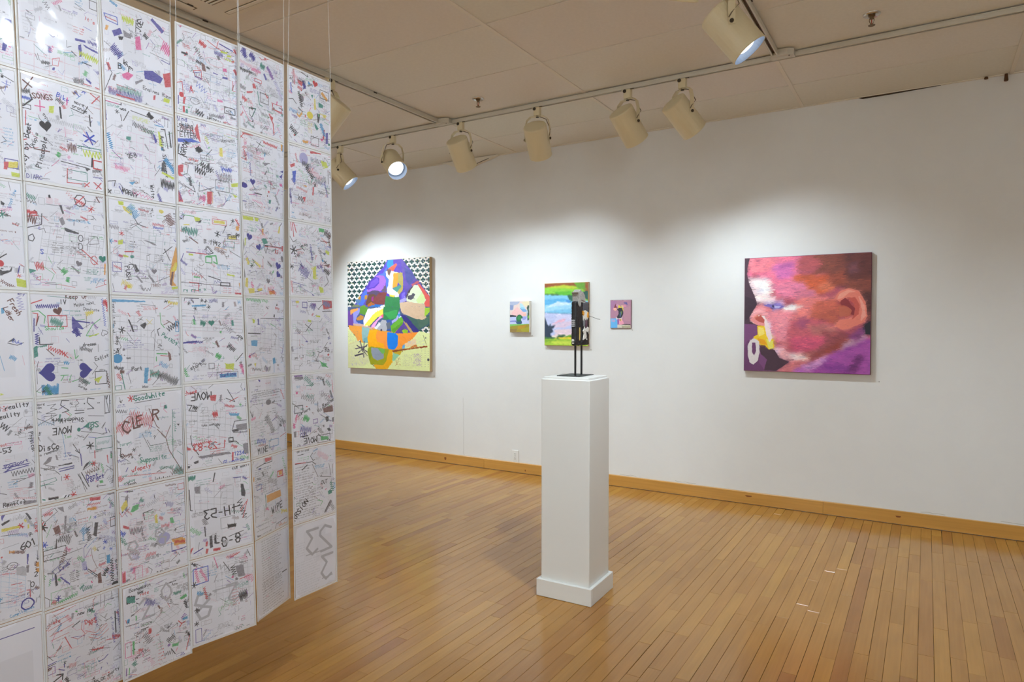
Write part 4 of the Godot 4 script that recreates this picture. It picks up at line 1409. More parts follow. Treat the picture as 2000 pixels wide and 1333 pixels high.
const PAGE_MARKS := {
	"0_0": [
		["F","n",93,75,101,75,99,83,92,82],["F","r",92,82,97,82,95,88,90,88],["F","n",90,105,94,107,92,115,88,115],["O","b",0.5,89,156,10.4,15.7],
	],
	"0_1": [
		["L","b",0.7,86,17,95,19],["L","b",0.7,92,13,89,27],["Z","q",0.5,86,37,100,51,14,7],["B","n",0.9,85,109,99,119],
		["F","y",89,112,99,110,98,118,88,119],["F","r",84,113,89,112,87,122,83,122],["F","l",91,124,101,124,99,131,92,131],["W","c",84,70,97,93,6],
		["L","k",0.9,86,8,99,13],
	],
	"0_2": [
		["T","c",4.0,88,30,-70,"cost low"],["F","k",78,24,82,27,81,30,78,29],["S","t",79,41,4.3],["S","k",84,41,2.2],["T","w",4.0,89,52,16,"off"],
		["L","r",0.9,89,50,95,53],["L","k",1.6,74,94,78,91,81,89],["D","r",74,101,3.6,4.0],["F","k",73,110,83,109,86,104,85,110,73,116],
		["L","r",0.7,76,73,83,71],["Z","w",0.7,73,122,87,130,8,4],["F","l",90,118,100,120,101,130,90,128],["L","n",1.3,92,112,94,103],
		["L","k",0.5,95,102,99,103,98,111],["L","r",0.7,94,100,99,103],["S","r",93,115,2.5],["W","d",79,73,90,77,3],
	],
	"0_3": [
		["T","n",4.1,90,2,5,"Why"],["F","c",72,19,75,18,75,25,72,26],["T","w",6.3,79,10,60,"Fresh"],["T","w",5.5,74,19,65,"Laser"],["S","w",81,25,2.6],
		["Z","i",1.1,90,4,94,21,5,7],["F","k",77,61,84,55,84,60],["L","k",0.9,77,62,87,65,94,62],["T","b",4.1,82,61,18,"Duke"],["L","c",0.7,68,77,72,96],
		["Z","c",0.7,78,79,85,83,5,6],["L","d",0.6,92,78,94,90],["F","l",66,123,70,125,66,126],
	],
	"0_4": [
		["T","k",5.6,63,9,-8,"d reality"],["T","k",5.6,61,19,-8,"reality"],["L","k",0.4,77,29,89,19],["Z","k",1.3,65,26,73,32,3,7],
		["L","k",0.4,93,22,90,36],["T","k",3.6,92,34,-43,"now"],["T","k",3.6,83,42,-59,"Type"],["T","k",4.8,95,39,83,"Physical"],["L","k",0.4,79,36,90,38],
		["T","r",3.6,64,52,0,"ggt"],["T","k",6.4,62,62,-5,"-53"],["L","n",1.1,65,79,94,78],["L","n",1.0,66,84,93,80],["L","n",1.0,66,76,79,74],
		["T","n",4.8,68,80,-10,"Passport"],["Z","k",0.8,74,88,100,87,8,6],["L","k",0.7,74,95,89,96],["L","k",0.7,76,100,102,93],
		["Z","r",0.4,75,118,100,124,11,3],["L","r",0.4,69,106,98,109],["F","g",85,124,100,126,101,133,86,129],["T","k",5.0,64,127,0,"Rent(s)"],
		["L","k",0.6,61,109,68,112],["W","d",70,108,93,116,3],
	],
	"0_5": [
		["F","n",61,1,66,-2,62,7],["F","k",61,10,70,7,70,9,62,13],["T","q",4.1,71,10,-5,"history"],["F","y",61,16,81,17,80,20,61,20],["S","r",82,18,3.6],
		["F","k",87,3,89,3,94,12,92,13],["Z","k",0.4,87,9,98,24,12,4],["F","y",85,11,88,11,88,15,86,14],["F","y",89,18,91,18,91,23,89,23],
		["T","r",4.7,97,18,88,"Love"],["Z","c",0.5,68,27,89,30,12,3],["T","k",4.7,90,34,0,"?"],["L","k",0.5,60,25,79,27],["L","k",0.4,60,41,79,39],
		["T","k",8.6,81,49,-12,"601"],["F","n",87,55,89,55,88,68,87,68],["L","k",0.6,99,54,99,66],["L","k",0.6,98,63,99,66,100,64],
		["F","o",97,68,101,69,100,75,97,74],["F","o",96,76,100,77,100,82,97,81],["Z","w",0.8,68,47,85,52,12,4],["Z","o",0.7,68,47,74,48,4,3],
		["F","r",59,50,61,50,61,52,59,52],["L","r",0.8,60,72,73,75],["L","r",0.6,61,72,66,73],["F","g",86,69,89,69,88,79,86,78],
		["T","g",5.6,83,77,-83,"89"],["G","c",59,67,85,83,82,118,57,113,3,7],["F","q",75,67,86,72,86,82,75,78],["L","k",0.7,87,89,90,90,90,101,94,102],
		["O","k",0.6,92,95,2.1,3.1],["T","k",5.6,95,86,0,"2"],["L","r",1.0,89,101,89,110],["O","n",1.4,86,118,6.9,6.7],["L","r",0.4,83,122,89,122],
		["T","c",3.6,67,129,-8,"Compliances"],["Z","w",0.7,95,99,99,103,4,4],["O","k",0.4,71,65,5.7,4.2],["W","k",59,63,74,71,3],
		["T","w",3.1,95,68,83,"Maria"],["W","d",62,91,83,113,5],
	],
	"0_6": [
		["L","n",1.3,55,14,92,14],
	],
	"1_0": [
		["G","r",-1,94,74,89,72,143,-3,138,4,3],["L","k",0.8,71,25,84,30],["B","k",0.6,90,13,100,24],["L","b",0.6,81,51,92,53],["L","k",1.2,64,89,70,93],
		["L","k",1.2,78,99,90,100],["F","n",69,70,83,69,83,72,69,73],["F","n",73,78,77,76,78,91,74,93],["F","n",79,75,99,78,101,81,83,78],
		["Z","l",1.2,74,87,99,92,10,8],["Z","n",0.8,86,69,101,70,8,6],["F","n",82,118,89,122,88,125,82,121],["Z","k",0.6,65,127,79,124,8,9],
		["L","r",1.0,78,127,89,127],["L","r",1.0,94,127,101,128],["L","k",0.8,58,77,58,86,64,83],["T","r",5.1,83,41,10,"it's"],
		["T","p",4.3,39,99,-71,"Ste"],["F","n",39,118,42,117,41,121,38,121],["L","r",0.6,39,107,48,103,46,114,39,115,39,107],["L","k",0.6,18,107,21,114],
		["L","k",0.6,21,106,23,114],["T","q",4.7,56,43,-5,"notes"],["O","k",0.6,168,42,4.4,5.5],["O","k",0.6,21,146,7.0,6.3],["O","k",0.6,36,176,6.1,8.9],
		["O","k",0.6,190,197,2.1,3.5],
	],
	"1_1": [
		["Z","k",0.6,-2,22,10,20,9,6],["Z","b",0.6,-4,29,10,29,11,4],["T","w",6.7,13,27,-8,"SONGS"],["L","w",2.0,2,8,12,14],["L","w",1.4,14,1,3,19],
		["L","p",1.6,15,36,27,35],["L","p",1.4,21,28,21,41],["T","b",5.9,42,17,12,"Bike"],["L","p",1.8,56,15,55,24],["T","k",5.1,65,19,10,"more"],
		["T","k",5.1,62,25,10,"orange"],["L","k",1.2,60,27,77,30,83,19],["Z","k",0.6,41,20,51,24,6,6],["F","l",32,32,39,30,37,40,32,40],
		["L","k",2.8,46,30,47,43],["S","b",78,0,3.6],["L","b",1.2,66,4,72,9],["L","r",1.4,87,0,101,8],["L","r",1.4,101,-1,89,13],["V","k",27,58,7.5,-10],
		["L","k",2.0,85,30,86,44],["L","k",1.0,82,46,88,51],["S","b",84,61,8.3],["L","r",0.8,75,51,87,67],["Z","w",1.0,54,79,66,78,6,12],
		["Z","r",0.6,44,81,54,84,6,4],["L","t",1.2,67,74,102,73],["L","t",0.8,67,77,102,77],["Z","l",1.8,75,83,102,80,6,10],["L","k",2.8,87,87,86,98],
		["B","r",1.2,88,89,103,100],["L","k",1.0,45,99,76,101],["F","k",76,100,84,102,79,106],["B","t",0.6,53,108,79,120],
		["L","r",1.2,53,107,52,125,71,124],["L","r",1.2,75,122,81,126],["L","r",1.2,82,120,75,127],["L","r",1.4,88,119,98,126],["L","r",1.4,98,118,91,127],
		["Z","n",0.6,87,112,103,111,8,2],["L","k",2.0,-2,40,2,39,12,29,10,24],["L","r",1.2,-3,46,-4,83,4,80],["L","r",1.2,4,45,3,63],
		["L","k",0.8,8,63,6,75],["T","k",7.1,-1,128,-81,"Survey by Beet"],["T","k",6.7,20,113,-78,"Pineapple"],["T","k",5.1,12,90,-74,"Utopia"],
		["L","k",0.8,10,79,12,91],["L","w",1.8,13,90,31,90],["T","n",5.1,2,128,0,"DIARC"],["L","k",0.6,11,126,30,125],["B","k",0.6,-2,42,10,37],
		["T","k",4.3,24,44,53,"gxpo"],["Z","q",0.6,32,49,79,50,20,6],["W","q",8,96,45,104,5],["L","k",0.6,65,97,84,98],
	],
	"1_2": [
		["Z","t",0.6,-3,12,11,17,8,6],["W","d",22,12,44,20,5],["L","k",0.6,23,21,43,21],["O","k",0.8,68,10,7.2,7.4],["L","r",1.2,60,8,74,14],
		["L","r",1.2,74,3,61,16],["Z","r",0.6,63,10,73,15,5,6],["L","k",0.6,76,9,94,8],["L","w",1.8,91,2,95,8],["S","r",83,19,4.3],
		["L","k",0.6,84,28,89,33],["L","k",0.6,82,33,85,32],["F","k",40,20,43,19,46,30,44,31],["F","g",48,22,56,20,59,17,54,24],
		["Z","r",1.2,-2,34,12,34,8,5],["L","r",1.2,-2,40,13,37],["Z","w",1.2,0,42,11,43,4,12],["L","k",1.0,18,34,17,48,-1,54],["L","r",0.6,19,37,26,42],
		["F","g",39,38,44,34,47,43,43,46],["W","c",50,36,82,39,3],["G","k",20,48,100,52,91,108,11,102,9,6],["F","k",46,48,65,53,64,55,48,53,46,51],
		["L","k",1.0,1,64,6,61,8,66,6,70,1,69,1,64],["O","k",0.6,67,60,3.0,4.3],["O","k",0.6,66,71,3.0,4.3],["L","k",0.8,78,56,90,56,92,65,78,67,77,58],
		["L","k",0.6,76,67,75,76],["L","r",1.2,68,75,89,93],["O","r",0.6,84,88,4.5,5.9],["V","t",96,85,5.5,0],["L","o",2.0,99,92,98,106],
		["T","b",5.9,15,85,0,"S"],["V","g",63,94,4.3,20],["F","g",34,100,36,100,46,108,44,109],["F","g",52,98,54,97,64,106,62,108],
		["F","t",0,105,9,107,1,111],["Z","r",1.0,8,102,18,100,5,10],["L","e",0.8,16,100,31,110,27,119],["L","r",0.8,28,103,33,109],
		["L","r",0.8,9,116,14,114,13,119,9,118,9,116],["Z","e",1.0,41,103,46,108,4,8],["L","e",0.8,49,100,65,104],["L","k",0.6,21,121,32,121],
		["L","r",0.6,35,123,57,126],["L","k",0.6,19,123,35,123],["L","r",0.8,85,125,99,120],["T","c",4.3,78,118,5,"yes"],["O","r",0.6,99,117,2.3,3.1],
		["W","c",81,112,99,116,3],["T","q",4.3,30,54,0,"gone"],["W","k",29,68,46,83,5],["T","k",6.7,54,66,0,"."],["O","k",0.6,172,71,2.3,3.9],
		["O","k",0.6,171,80,2.6,4.3],["O","k",0.6,149,129,2.6,2.3],["O","k",0.6,160,125,2.3,2.3],["O","k",0.6,159,131,2.6,2.0],["O","k",0.6,64,181,5.3,9.8],
		["O","k",0.6,89,192,3.8,3.9],["O","k",0.6,95,187,3.8,4.7],["O","q",0.6,134,193,3.8,3.5],["O","q",0.6,143,193,4.2,3.9],
	],
	"1_3": [
		["T","w",5.9,44,4,0,"Keep UP"],["L","r",1.4,0,12,14,7],["Z","n",1.0,6,16,35,14,12,5],["T","k",5.9,36,12,0,"IV"],["L","t",0.8,21,2,56,4],
		["T","k",4.0,55,15,-10,"Maybe next"],["T","k",4.0,67,19,5,"Dominate"],["Z","b",0.8,93,3,96,41,12,3],["Z","r",1.0,94,7,102,11,5,8],
		["Z","r",1.0,98,5,100,21,5,3],["L","e",1.2,1,22,9,21,17,28,15,37],["L","r",1.2,2,24,8,25,5,40],["L","w",1.4,9,28,5,40],["V","w",33,21,5.9,-15],
		["B","r",0.8,20,27,44,41],["Z","t",0.6,23,33,38,39,12,10],["L","n",1.4,3,31,2,47],["T","e",5.1,16,46,-3,"Shoulda"],
		["F","n",51,27,66,44,64,45,57,43,59,46,53,47,50,43],["L","n",2.0,51,33,74,36],["L","n",1.6,50,48,61,54],["Z","n",1.8,53,45,59,53,5,8],
		["Z","y",1.2,70,25,79,21,4,6],["L","y",1.0,70,31,70,23,81,21],["L","e",1.0,89,31,78,39,69,53],["L","e",1.2,69,54,83,53],["L","l",1.4,73,55,86,51],
		["L","k",0.6,70,27,70,43],["V","d",94,50,4.7,150],["L","n",0.8,42,57,46,62],["Z","n",1.2,5,50,5,64,5,5],["L","k",1.4,8,55,8,64,24,64],
		["Z","t",0.6,2,67,17,66,6,2],["F","t",-2,69,5,65,5,79,0,81],["Z","r",1.0,18,68,41,78,8,6],["L","r",1.4,32,71,43,82],["L","w",1.0,16,70,25,79],
		["Z","t",0.6,8,67,17,65,6,2],["L","r",1.0,-1,79,0,88],["Z","k",0.8,59,70,76,74,9,6],["T","k",4.7,64,68,-5,"dreams"],["L","k",0.8,85,66,85,76],
		["L","e",1.2,52,72,53,84,57,80],["L","e",1.4,46,82,47,83],["Z","c",1.2,37,88,44,90,3,4],["T","k",5.1,80,88,-14,"Exilst"],["W","k",84,100,94,102,2],
		["V","n",16,100,11.9,90],["V","n",65,100,10.3,-90],["L","k",0.6,5,85,2,97,2,114],["L","k",0.6,78,90,83,96,75,106],["L","e",1.2,34,95,42,96],
		["L","e",1.0,32,105,42,105],["L","e",1.0,36,106,32,112],["L","e",1.0,46,105,43,112],["Z","c",1.8,7,122,28,123,12,14],
		["Z","t",1.6,11,118,18,129,6,6],["S","k",9,124,2.8],["L","k",0.6,-3,126,9,116],["S","k",25,130,2.4],["L","k",0.6,32,129,44,129],
		["B","k",0.8,79,103,96,120],["F","l",77,113,89,109,83,119],["Z","w",1.0,96,107,100,127,5,3],["Z","k",0.6,56,110,68,119,8,8],
		["T","k",4.0,54,121,29,"Surge"],["L","e",1.0,47,114,54,112],
	],
	"1_4": [
		["T","k",3.9,0,5,0,"more"],["T","k",3.9,-4,9,0,"than"],["T","k",3.3,0,14,0,"in."],["T","r",3.9,-4,16,0,"?"],
		["L","k",0.8,13,6,24,5,17,10,25,12,11,16,23,17],["L","k",0.6,8,20,25,19],["L","k",1.1,41,2,32,1,30,7,41,15,32,17],
		["L","k",0.8,63,2,51,2,55,7,50,10,51,16,60,17],["L","k",1.2,49,16,61,17],["L","k",1.2,49,20,61,20],["L","k",1.1,76,3,67,1,66,7,75,16,66,16],
		["D","k",62,8,0.9,0.9],["D","k",43,6,0.7,0.8],["D","k",45,7,0.7,0.8],["D","k",81,9,0.7,0.8],["D","k",83,9,0.7,0.8],["B","k",0.6,91,-1,98,24],
		["L","k",1.4,95,0,94,5],["L","k",0.9,92,0,97,24],["L","k",0.6,90,25,98,24],["T","k",5.7,60,27,185,"StudentWork"],["L","k",0.6,-2,20,21,32],
		["L","k",0.6,25,19,-3,31],["Z","c",0.5,-3,28,22,30,8,6],["T","k",8.4,43,36,180,"MOVE"],["F","t",59,39,69,33,67,42,64,41,62,40],
		["T","t",8.1,70,43,-3,"BS"],["D","t",53,42,2.4,2.7],["L","k",0.8,56,45,78,50,89,54],["L","k",1.2,87,52,93,52],["L","n",1.2,91,45,92,51],
		["L","k",0.9,95,47,97,52],["L","k",0.6,86,45,91,37,85,44],["L","k",0.5,67,25,89,28],["T","k",3.9,0,48,-68,"true"],["L","k",0.5,-1,42,2,50],
		["T","k",7.5,0,63,0,"DisCo"],["T","k",3.6,-1,70,-10,"to remember"],["L","c",0.8,31,45,34,76],["T","e",4.2,34,52,-10,"Tom"],
		["T","q",5.1,27,75,-78,"DORA"],["L","k",0.9,44,60,52,73],["L","k",0.9,47,69,53,74,52,68],["S","k",68,66,5.1],["L","k",0.6,50,49,60,54],
		["L","k",0.9,59,57,66,50],["L","b",0.6,66,54,78,57],["B","t",0.6,76,57,100,73],["Z","t",0.5,78,65,96,64,9,5],["L","k",0.5,37,73,51,79],
		["L","n",1.5,54,75,55,91],["L","r",1.4,74,74,74,84],["L","r",1.4,92,83,93,94],["F","k",55,98,60,90,67,86,64,91,56,97],
		["L","k",0.6,57,97,70,91,81,92,78,101,60,102],["Z","w",0.8,60,103,80,97,6,8],["S","r",72,91,3.9],["Z","e",0.9,83,93,86,106,6,3],
		["F","g",4,80,12,72,16,72,14,78,7,81],["F","g",20,71,22,71,24,78,21,77],["L","k",0.5,7,82,23,87],["F","k",23,85,42,84,42,86,24,86],
		["L","n",1.2,24,90,44,89],["L","n",1.2,25,93,44,92],["T","k",3.6,5,88,0,"melody"],["L","k",0.5,1,84,19,91,25,97],["S","r",34,102,3.9],
		["L","k",0.8,27,100,27,106],["L","t",0.8,-1,102,19,100,21,104,-1,108],["L","t",0.6,-1,106,17,108],["W","q",32,106,44,121,6],
		["T","n",6.3,61,111,-3,"Dont"],["T","n",6.3,62,116,-8,"forget"],["L","k",1.2,54,100,64,121],["L","k",0.9,49,101,61,124],["L","k",0.8,51,101,59,127],
		["T","k",3.3,99,123,-77,"notes"],["L","k",0.9,75,123,88,124],["L","k",0.6,77,121,75,123,77,125],["F","k",9,125,22,126,22,128,9,127],
		["Z","k",0.8,9,125,22,126,9,2],["L","t",1.4,2,125,5,126],["S","r",42,127,3.9],["L","k",1.4,32,126,29,130],["L","k",1.4,36,126,34,130],
		["F","e",79,116,84,116,85,120,80,120],["L","k",0.6,90,97,103,108],["Z","k",0.5,92,113,99,123,4,6],["L","k",1.4,98,79,98,88],
		["Z","e",0.8,98,82,98,88,4,2],["L","k",0.6,-3,86,1,94],["L","t",0.9,-2,116,-2,131],["O","r",0.6,113,46,6.6,6.0],["O","t",0.8,191,149,2.6,2.7],
		["O","k",0.6,199,189,2.1,2.4],
	],
	"1_5": [
		["F","g",90,-2,102,-2,101,2,91,2],["F","r",64,0,80,1,79,6,64,4],["Z","r",0.8,60,9,79,10,8,3],["F","o",60,13,73,14,73,18,60,16],
		["F","g",20,3,28,3,29,11,26,9],["L","k",0.6,-3,11,17,3,20,8,4,18,-3,11],["Z","r",0.6,3,9,14,8,6,5],["S","r",-1,22,5.2],["S","k",1,24,5.5],
		["F","g",29,16,32,16,29,40,27,39],["F","k",70,35,75,36,71,55,67,52],["L","k",0.8,57,41,65,38],["Z","k",0.9,58,43,63,58,6,6],
		["Z","c",0.8,53,37,53,56,8,3],["Z","t",0.8,91,7,99,20,6,5],["Z","k",0.5,89,28,102,32,5,5],["B","k",0.8,93,34,100,47],["Z","b",0.5,83,35,88,42,5,5],
		["S","b",71,28,2.5],["F","w",13,28,21,26,23,36,16,37],["L","e",0.8,12,23,5,38],["Z","q",0.5,32,19,50,47,20,9],["F","k",17,43,18,43,17,56,15,56],
		["Z","k",0.9,20,43,36,49,7,12],["S","b",2,47,4.0],["Z","c",0.8,52,38,58,46,4,12],["Z","k",0.8,59,40,62,58,5,6],["F","k",70,38,74,39,72,55,68,53],
		["B","k",0.6,0,55,29,68],["L","n",0.8,10,84,28,75,32,82,14,89,10,84],["T","n",5.3,20,86,-17,"Lyon"],["F","k",13,89,15,89,17,104,14,105],
		["F","g",4,84,13,86,12,88,4,86],["F","n",19,95,21,94,33,108,32,109],["L","n",0.8,53,66,53,83,57,98],["L","w",0.8,63,68,65,84,71,99],
		["S","b",84,66,3.4],["S","b",82,74,2.2],["S","b",92,78,2.5],["Z","r",0.9,73,96,83,95,6,4],["F","n",49,84,55,86,57,96,52,96],
		["F","i",49,82,56,85,55,95,50,95],["L","k",1.1,58,96,72,110],["L","k",0.8,57,98,70,111],["F","c",85,85,90,85,90,97,85,97],
		["Z","c",0.8,86,86,89,97,4,3],["Z","k",1.2,79,112,86,103,5,6],["Z","k",1.2,92,92,92,124,9,5],["F","w",71,107,76,106,76,121,71,120],
		["T","k",4.7,97,96,84,"Bike Safe"],["D","k",96,128,5.6,3.1],["Z","e",0.8,-3,106,1,86,6,3],["Z","e",0.8,6,102,8,93,4,3],
		["Z","e",0.6,44,75,53,83,5,6],["L","e",0.6,18,128,42,124],["Z","e",0.8,18,128,42,124,9,5],["L","k",0.6,-2,113,6,120,5,131,17,130,17,125,6,120],
		["S","n",17,122,3.7],["Z","r",0.8,9,124,14,128,4,6],["Z","t",0.8,49,121,63,121,6,6],["Z","w",0.8,22,76,29,62,6,6],["Z","y",0.8,67,68,70,74,3,5],
		["W","k",32,92,47,107,6],["L","k",0.5,19,68,51,65],["L","k",0.5,-1,61,23,61],["B","e",0.5,8,112,35,127],["Z","q",0.5,17,59,26,69,8,6],
		["Z","n",0.5,76,57,101,68,12,8],["O","r",0.6,66,179,16.3,14.0],["O","i",0.6,77,234,7.4,9.3],["O","k",0.6,128,209,8.9,5.3],
		["O","n",0.8,187,225,3.0,2.5],
	],
	"1_6": [
		["L","r",0.8,8,1,24,0],["L","r",0.8,8,7,39,2],["L","r",0.8,2,16,29,12],["L","r",0.8,2,23,32,17],["L","r",0.8,4,31,35,26],["L","r",0.8,5,37,29,35],
		["L","r",0.8,-1,23,6,17],["L","r",0.8,8,60,20,44],["T","r",4.6,9,16,2,"ula"],["T","k",4.6,41,17,2,"new lot"],["Z","k",0.7,33,30,44,25,6,2],
		["L","k",0.7,33,30,44,25],["L","r",0.7,47,26,45,37,50,45],["L","r",0.8,55,52,68,60,84,52],["L","r",0.8,58,50,69,55,82,46],
		["L","r",0.8,51,42,65,50,81,43],["T","r",5.6,51,33,-5,"Dose"],["T","r",5.6,56,37,-5,"Are"],["T","n",4.3,64,24,83,"Gabriel"],
		["L","n",0.8,31,43,50,48],["L","k",0.5,49,46,48,53],["L","r",1.2,23,39,31,57],["L","r",0.8,32,43,40,49,53,45],["L","k",2.0,94,31,94,45,94,61],
		["Z","r",1.2,88,65,101,68,6,5],["T","n",3.7,87,37,85,"at first glance"],["T","n",3.7,97,30,85,"Shakespeare"],["W","k",49,-6,96,28,1],
		["L","r",0.5,63,3,63,16],["L","k",0.5,79,2,79,18],["L","k",0.5,90,1,90,14],["L","k",0.5,74,0,73,17],["L","k",0.7,55,70,85,79],
		["Z","r",1.2,59,72,75,75,7,3],["T","t",3.7,57,77,-5,"reset"],["L","n",1.3,68,92,75,91,81,87],["L","n",1.3,-3,68,11,67],["L","n",1.2,21,75,21,79],
		["L","n",1.3,14,79,21,83],["L","k",1.0,-3,70,10,69],["L","k",0.8,-3,51,7,64],["B","v",0.7,-1,72,9,81],["T","w",5.6,-2,76,-10,"um"],
		["L","k",1.8,5,93,19,88],["L","k",1.7,11,85,19,87,18,94],["Z","k",1.0,22,94,26,101,4,5],["T","k",4.3,25,82,-10,"m"],["Z","r",0.5,27,80,37,81,6,7],
		["B","d",0.7,48,85,62,106],["L","n",1.0,70,104,71,101],["T","k",5.6,57,113,46,"turn"],["T","k",5.0,70,120,-12,"Or party"],
		["L","n",0.8,79,98,80,101],
	],
	"2_0": [
		["L","b",1.3,3,21,21,20,22,30,6,29,3,21],["L","r",1.3,5,25,20,26],["Z","l",1.3,28,17,45,19,8,10],["F","n",71,5,74,1,92,13,88,18],
		["L","k",1.3,50,13,57,9],["L","k",1.3,49,14,48,30],["T","k",7.6,55,28,-73,"JOE"],["F","n",13,41,25,33,28,40,16,48],
		["F","g",29,34,42,37,40,43,30,43],["F","p",47,38,54,34,56,53,47,55],["Z","n",1.1,12,62,25,73,9,13],["Z","p",1.3,88,35,104,42,7,16],
		["L","k",0.7,69,52,98,55],["L","n",1.1,86,57,99,59,103,51],["F","r",3,87,7,86,10,94,6,97],["T","k",5.8,27,81,24,"When"],["T","k",8.0,20,90,5,"B I"],
		["F","p",25,96,33,91,42,92,35,102,27,101],["F","n",58,81,72,77,88,83,83,92,59,92],["F","r",88,76,102,70,103,90,91,95],
		["F","g",44,101,55,94,57,96,45,105],["L","r",0.9,17,113,45,114],["Z","t",0.7,17,117,53,117,18,11],["Z","n",0.7,5,125,54,124,26,11],
		["T","k",5.3,56,108,3,"Engines Running"],["F","r",16,126,42,126,42,128,16,128],["F","r",60,131,80,132,80,134,60,134],
		["F","r",72,112,75,111,74,118,71,119],["F","l",88,111,98,111,96,117,87,117],["L","r",2.0,-3,108,-2,126],["L","k",0.9,0,126,11,99,4,88],
		["F","o",5,36,9,36,6,43,3,43],["F","k",22,46,26,44,29,47,23,50],["L","k",1.3,23,47,29,44,26,49],["Z","k",1.1,60,29,66,33,4,7],
		["G","k",73,37,86,37,85,48,72,48,3,3],
	],
	"2_1": [
		["G","p",14,38,74,39,69,99,11,94,6,5],["B","k",1.1,-2,-2,22,3],["L","p",1.1,1,3,19,3],["S","k",16,14,3.0],["L","k",1.1,21,17,22,25],
		["L","k",1.3,33,9,25,24],["Z","n",0.6,-1,16,0,29,10,3],["T","k",4.6,21,10,-5,"was"],["L","k",1.1,36,7,69,10],["Z","k",1.3,62,4,69,10,8,7],
		["W","l",38,13,68,19,4],["Z","k",0.8,38,24,68,32,14,8],["L","b",0.8,72,12,86,17],["L","c",1.5,72,18,86,18],["L","k",0.8,89,3,88,17],
		["L","k",0.8,94,3,93,17],["F","n",68,31,72,33,75,42,72,45],["F","l",77,26,80,27,84,47,79,47],["L","k",1.5,82,22,88,21,92,48],
		["L","k",2.5,95,23,97,45],["T","k",5.5,80,32,84,"Artist Statement"],["L","k",2.1,100,23,101,45],["F","t",28,45,35,44,34,50,28,49],
		["T","k",5.9,31,75,-20,"258"],["Z","c",1.3,2,46,7,67,8,5],["Z","b",1.1,-2,57,0,72,6,3],["F","k",81,71,86,70,85,84,80,84],
		["F","l",81,84,101,90,98,93,80,87],["Z","c",1.7,87,64,101,83,10,8],["L","k",0.6,78,80,69,93],["Z","k",1.5,78,101,100,103,10,13],
		["F","c",30,109,40,106,35,112],["T","k",6.3,19,124,14,"WORRY"],["L","k",0.8,18,114,28,126,41,127],["L","n",1.3,16,117,21,127],
		["L","k",1.1,-1,113,11,110,9,118],["T","k",9.7,0,128,9,"x"],["Z","p",0.6,35,122,65,128,6,5],["T","k",5.5,61,108,81,"Write"],
		["Z","n",0.6,73,118,78,131,10,5],["Z","p",0.6,11,90,29,93,10,6],["F","l",-4,71,0,74,-2,79,-5,77],
	],
	"2_2": [
		["L","k",1.1,32,11,36,22,41,30,53,33],["F","l",13,1,21,1,21,6,14,6],["F","y",19,7,28,8,33,12,32,19,22,13],["Z","c",0.9,28,6,41,20,10,13],
		["Z","r",0.6,42,8,58,10,8,3],["F","y",74,5,79,4,82,7,78,10,74,8],["Z","w",1.1,87,10,95,25,8,13],["T","k",4.3,97,7,81,"BIT"],["W","k",44,4,67,18,6],
		["Z","r",0.9,63,27,81,28,8,4],["Z","b",0.9,64,32,80,32,9,3],["Z","g",0.6,-2,37,13,39,7,6],["S","r",17,46,3.4],["S","c",1,58,3.8],
		["F","l",11,57,19,54,18,61,12,62],["Z","r",0.9,12,77,18,78,5,4],["L","r",1.7,21,71,33,70],["F","t",28,76,33,75,34,78,29,80],
		["F","l",18,75,26,77,25,79,19,79],["G","k",2,38,102,42,90,118,-1,104,9,7],["L","k",0.6,49,52,68,58],["F","g",49,52,54,52,67,56,65,58],
		["L","k",1.1,80,62,89,79],["L","k",1.1,93,57,78,69],["L","k",1.3,26,89,32,88,36,99],["F","k",33,88,36,88,41,97,37,99],["T","k",6.4,20,92,82,"PUSH"],
		["V","g",63,96,4.3,0],["F","g",36,104,38,104,46,113,43,114],["F","g",53,103,56,102,64,112,61,113],["L","k",0.6,64,112,90,101],
		["L","k",0.4,71,106,72,112],["L","k",0.4,78,104,79,111],["F","o",99,56,102,65,103,81,97,90,93,109,98,116,89,116,87,100,91,82],
		["F","y",96,81,102,79,98,93,89,95],["F","w",91,95,94,95,90,116,87,114],["F","l",90,118,101,116,101,119,91,122],["T","w",4.3,57,119,0,"1985?"],
		["L","v",0.6,2,128,44,129],["L","k",0.6,2,117,4,128],["Z","y",0.6,15,114,30,120,8,9],["D","y",25,120,2.6,2.6],["B","n",0.6,3,87,15,100],
		["Z","r",0.6,4,92,15,96,6,4],["L","n",0.9,99,49,96,46],["W","d",68,129,89,131,2],
	],
	"2_3": [
		["F","c",-2,2,48,3,48,5,-2,6],["T","k",3.8,1,6,90,"Feared in the"],["F","c",-2,38,1,36,2,42,-2,43],["S","k",-1,48,4.2],["L","k",0.8,40,8,63,10],
		["L","k",0.8,63,9,64,21],["Z","r",0.8,36,18,40,25,4,5],["L","k",0.6,43,27,35,34],["Z","d",0.6,8,17,20,23,6,4],["L","r",1.1,22,21,25,26],
		["L","y",0.8,49,30,57,37],["L","y",0.8,58,30,50,38],["L","k",0.6,37,29,44,31],["G","k",1,23,61,27,58,105,-1,99,6,8],["L","k",2.5,23,31,26,38,29,47],
		["L","k",0.8,28,38,35,39,35,45,29,45,28,38],["F","k",39,38,47,34,49,37,45,44],["T","k",8.5,24,47,0,"."],["S","k",13,45,4.7],
		["T","k",4.7,4,54,87,"they went"],["L","k",0.6,5,54,11,69,6,75],["T","k",5.5,-2,78,10,"Ct..."],["D","c",5,85,7.1,6.4],
		["Z","k",1.1,-1,97,13,100,7,5],["Z","r",0.8,4,106,9,116,5,6],["L","t",1.5,10,106,14,129],["B","t",0.6,1,123,9,129],["L","k",0.6,19,106,23,121],
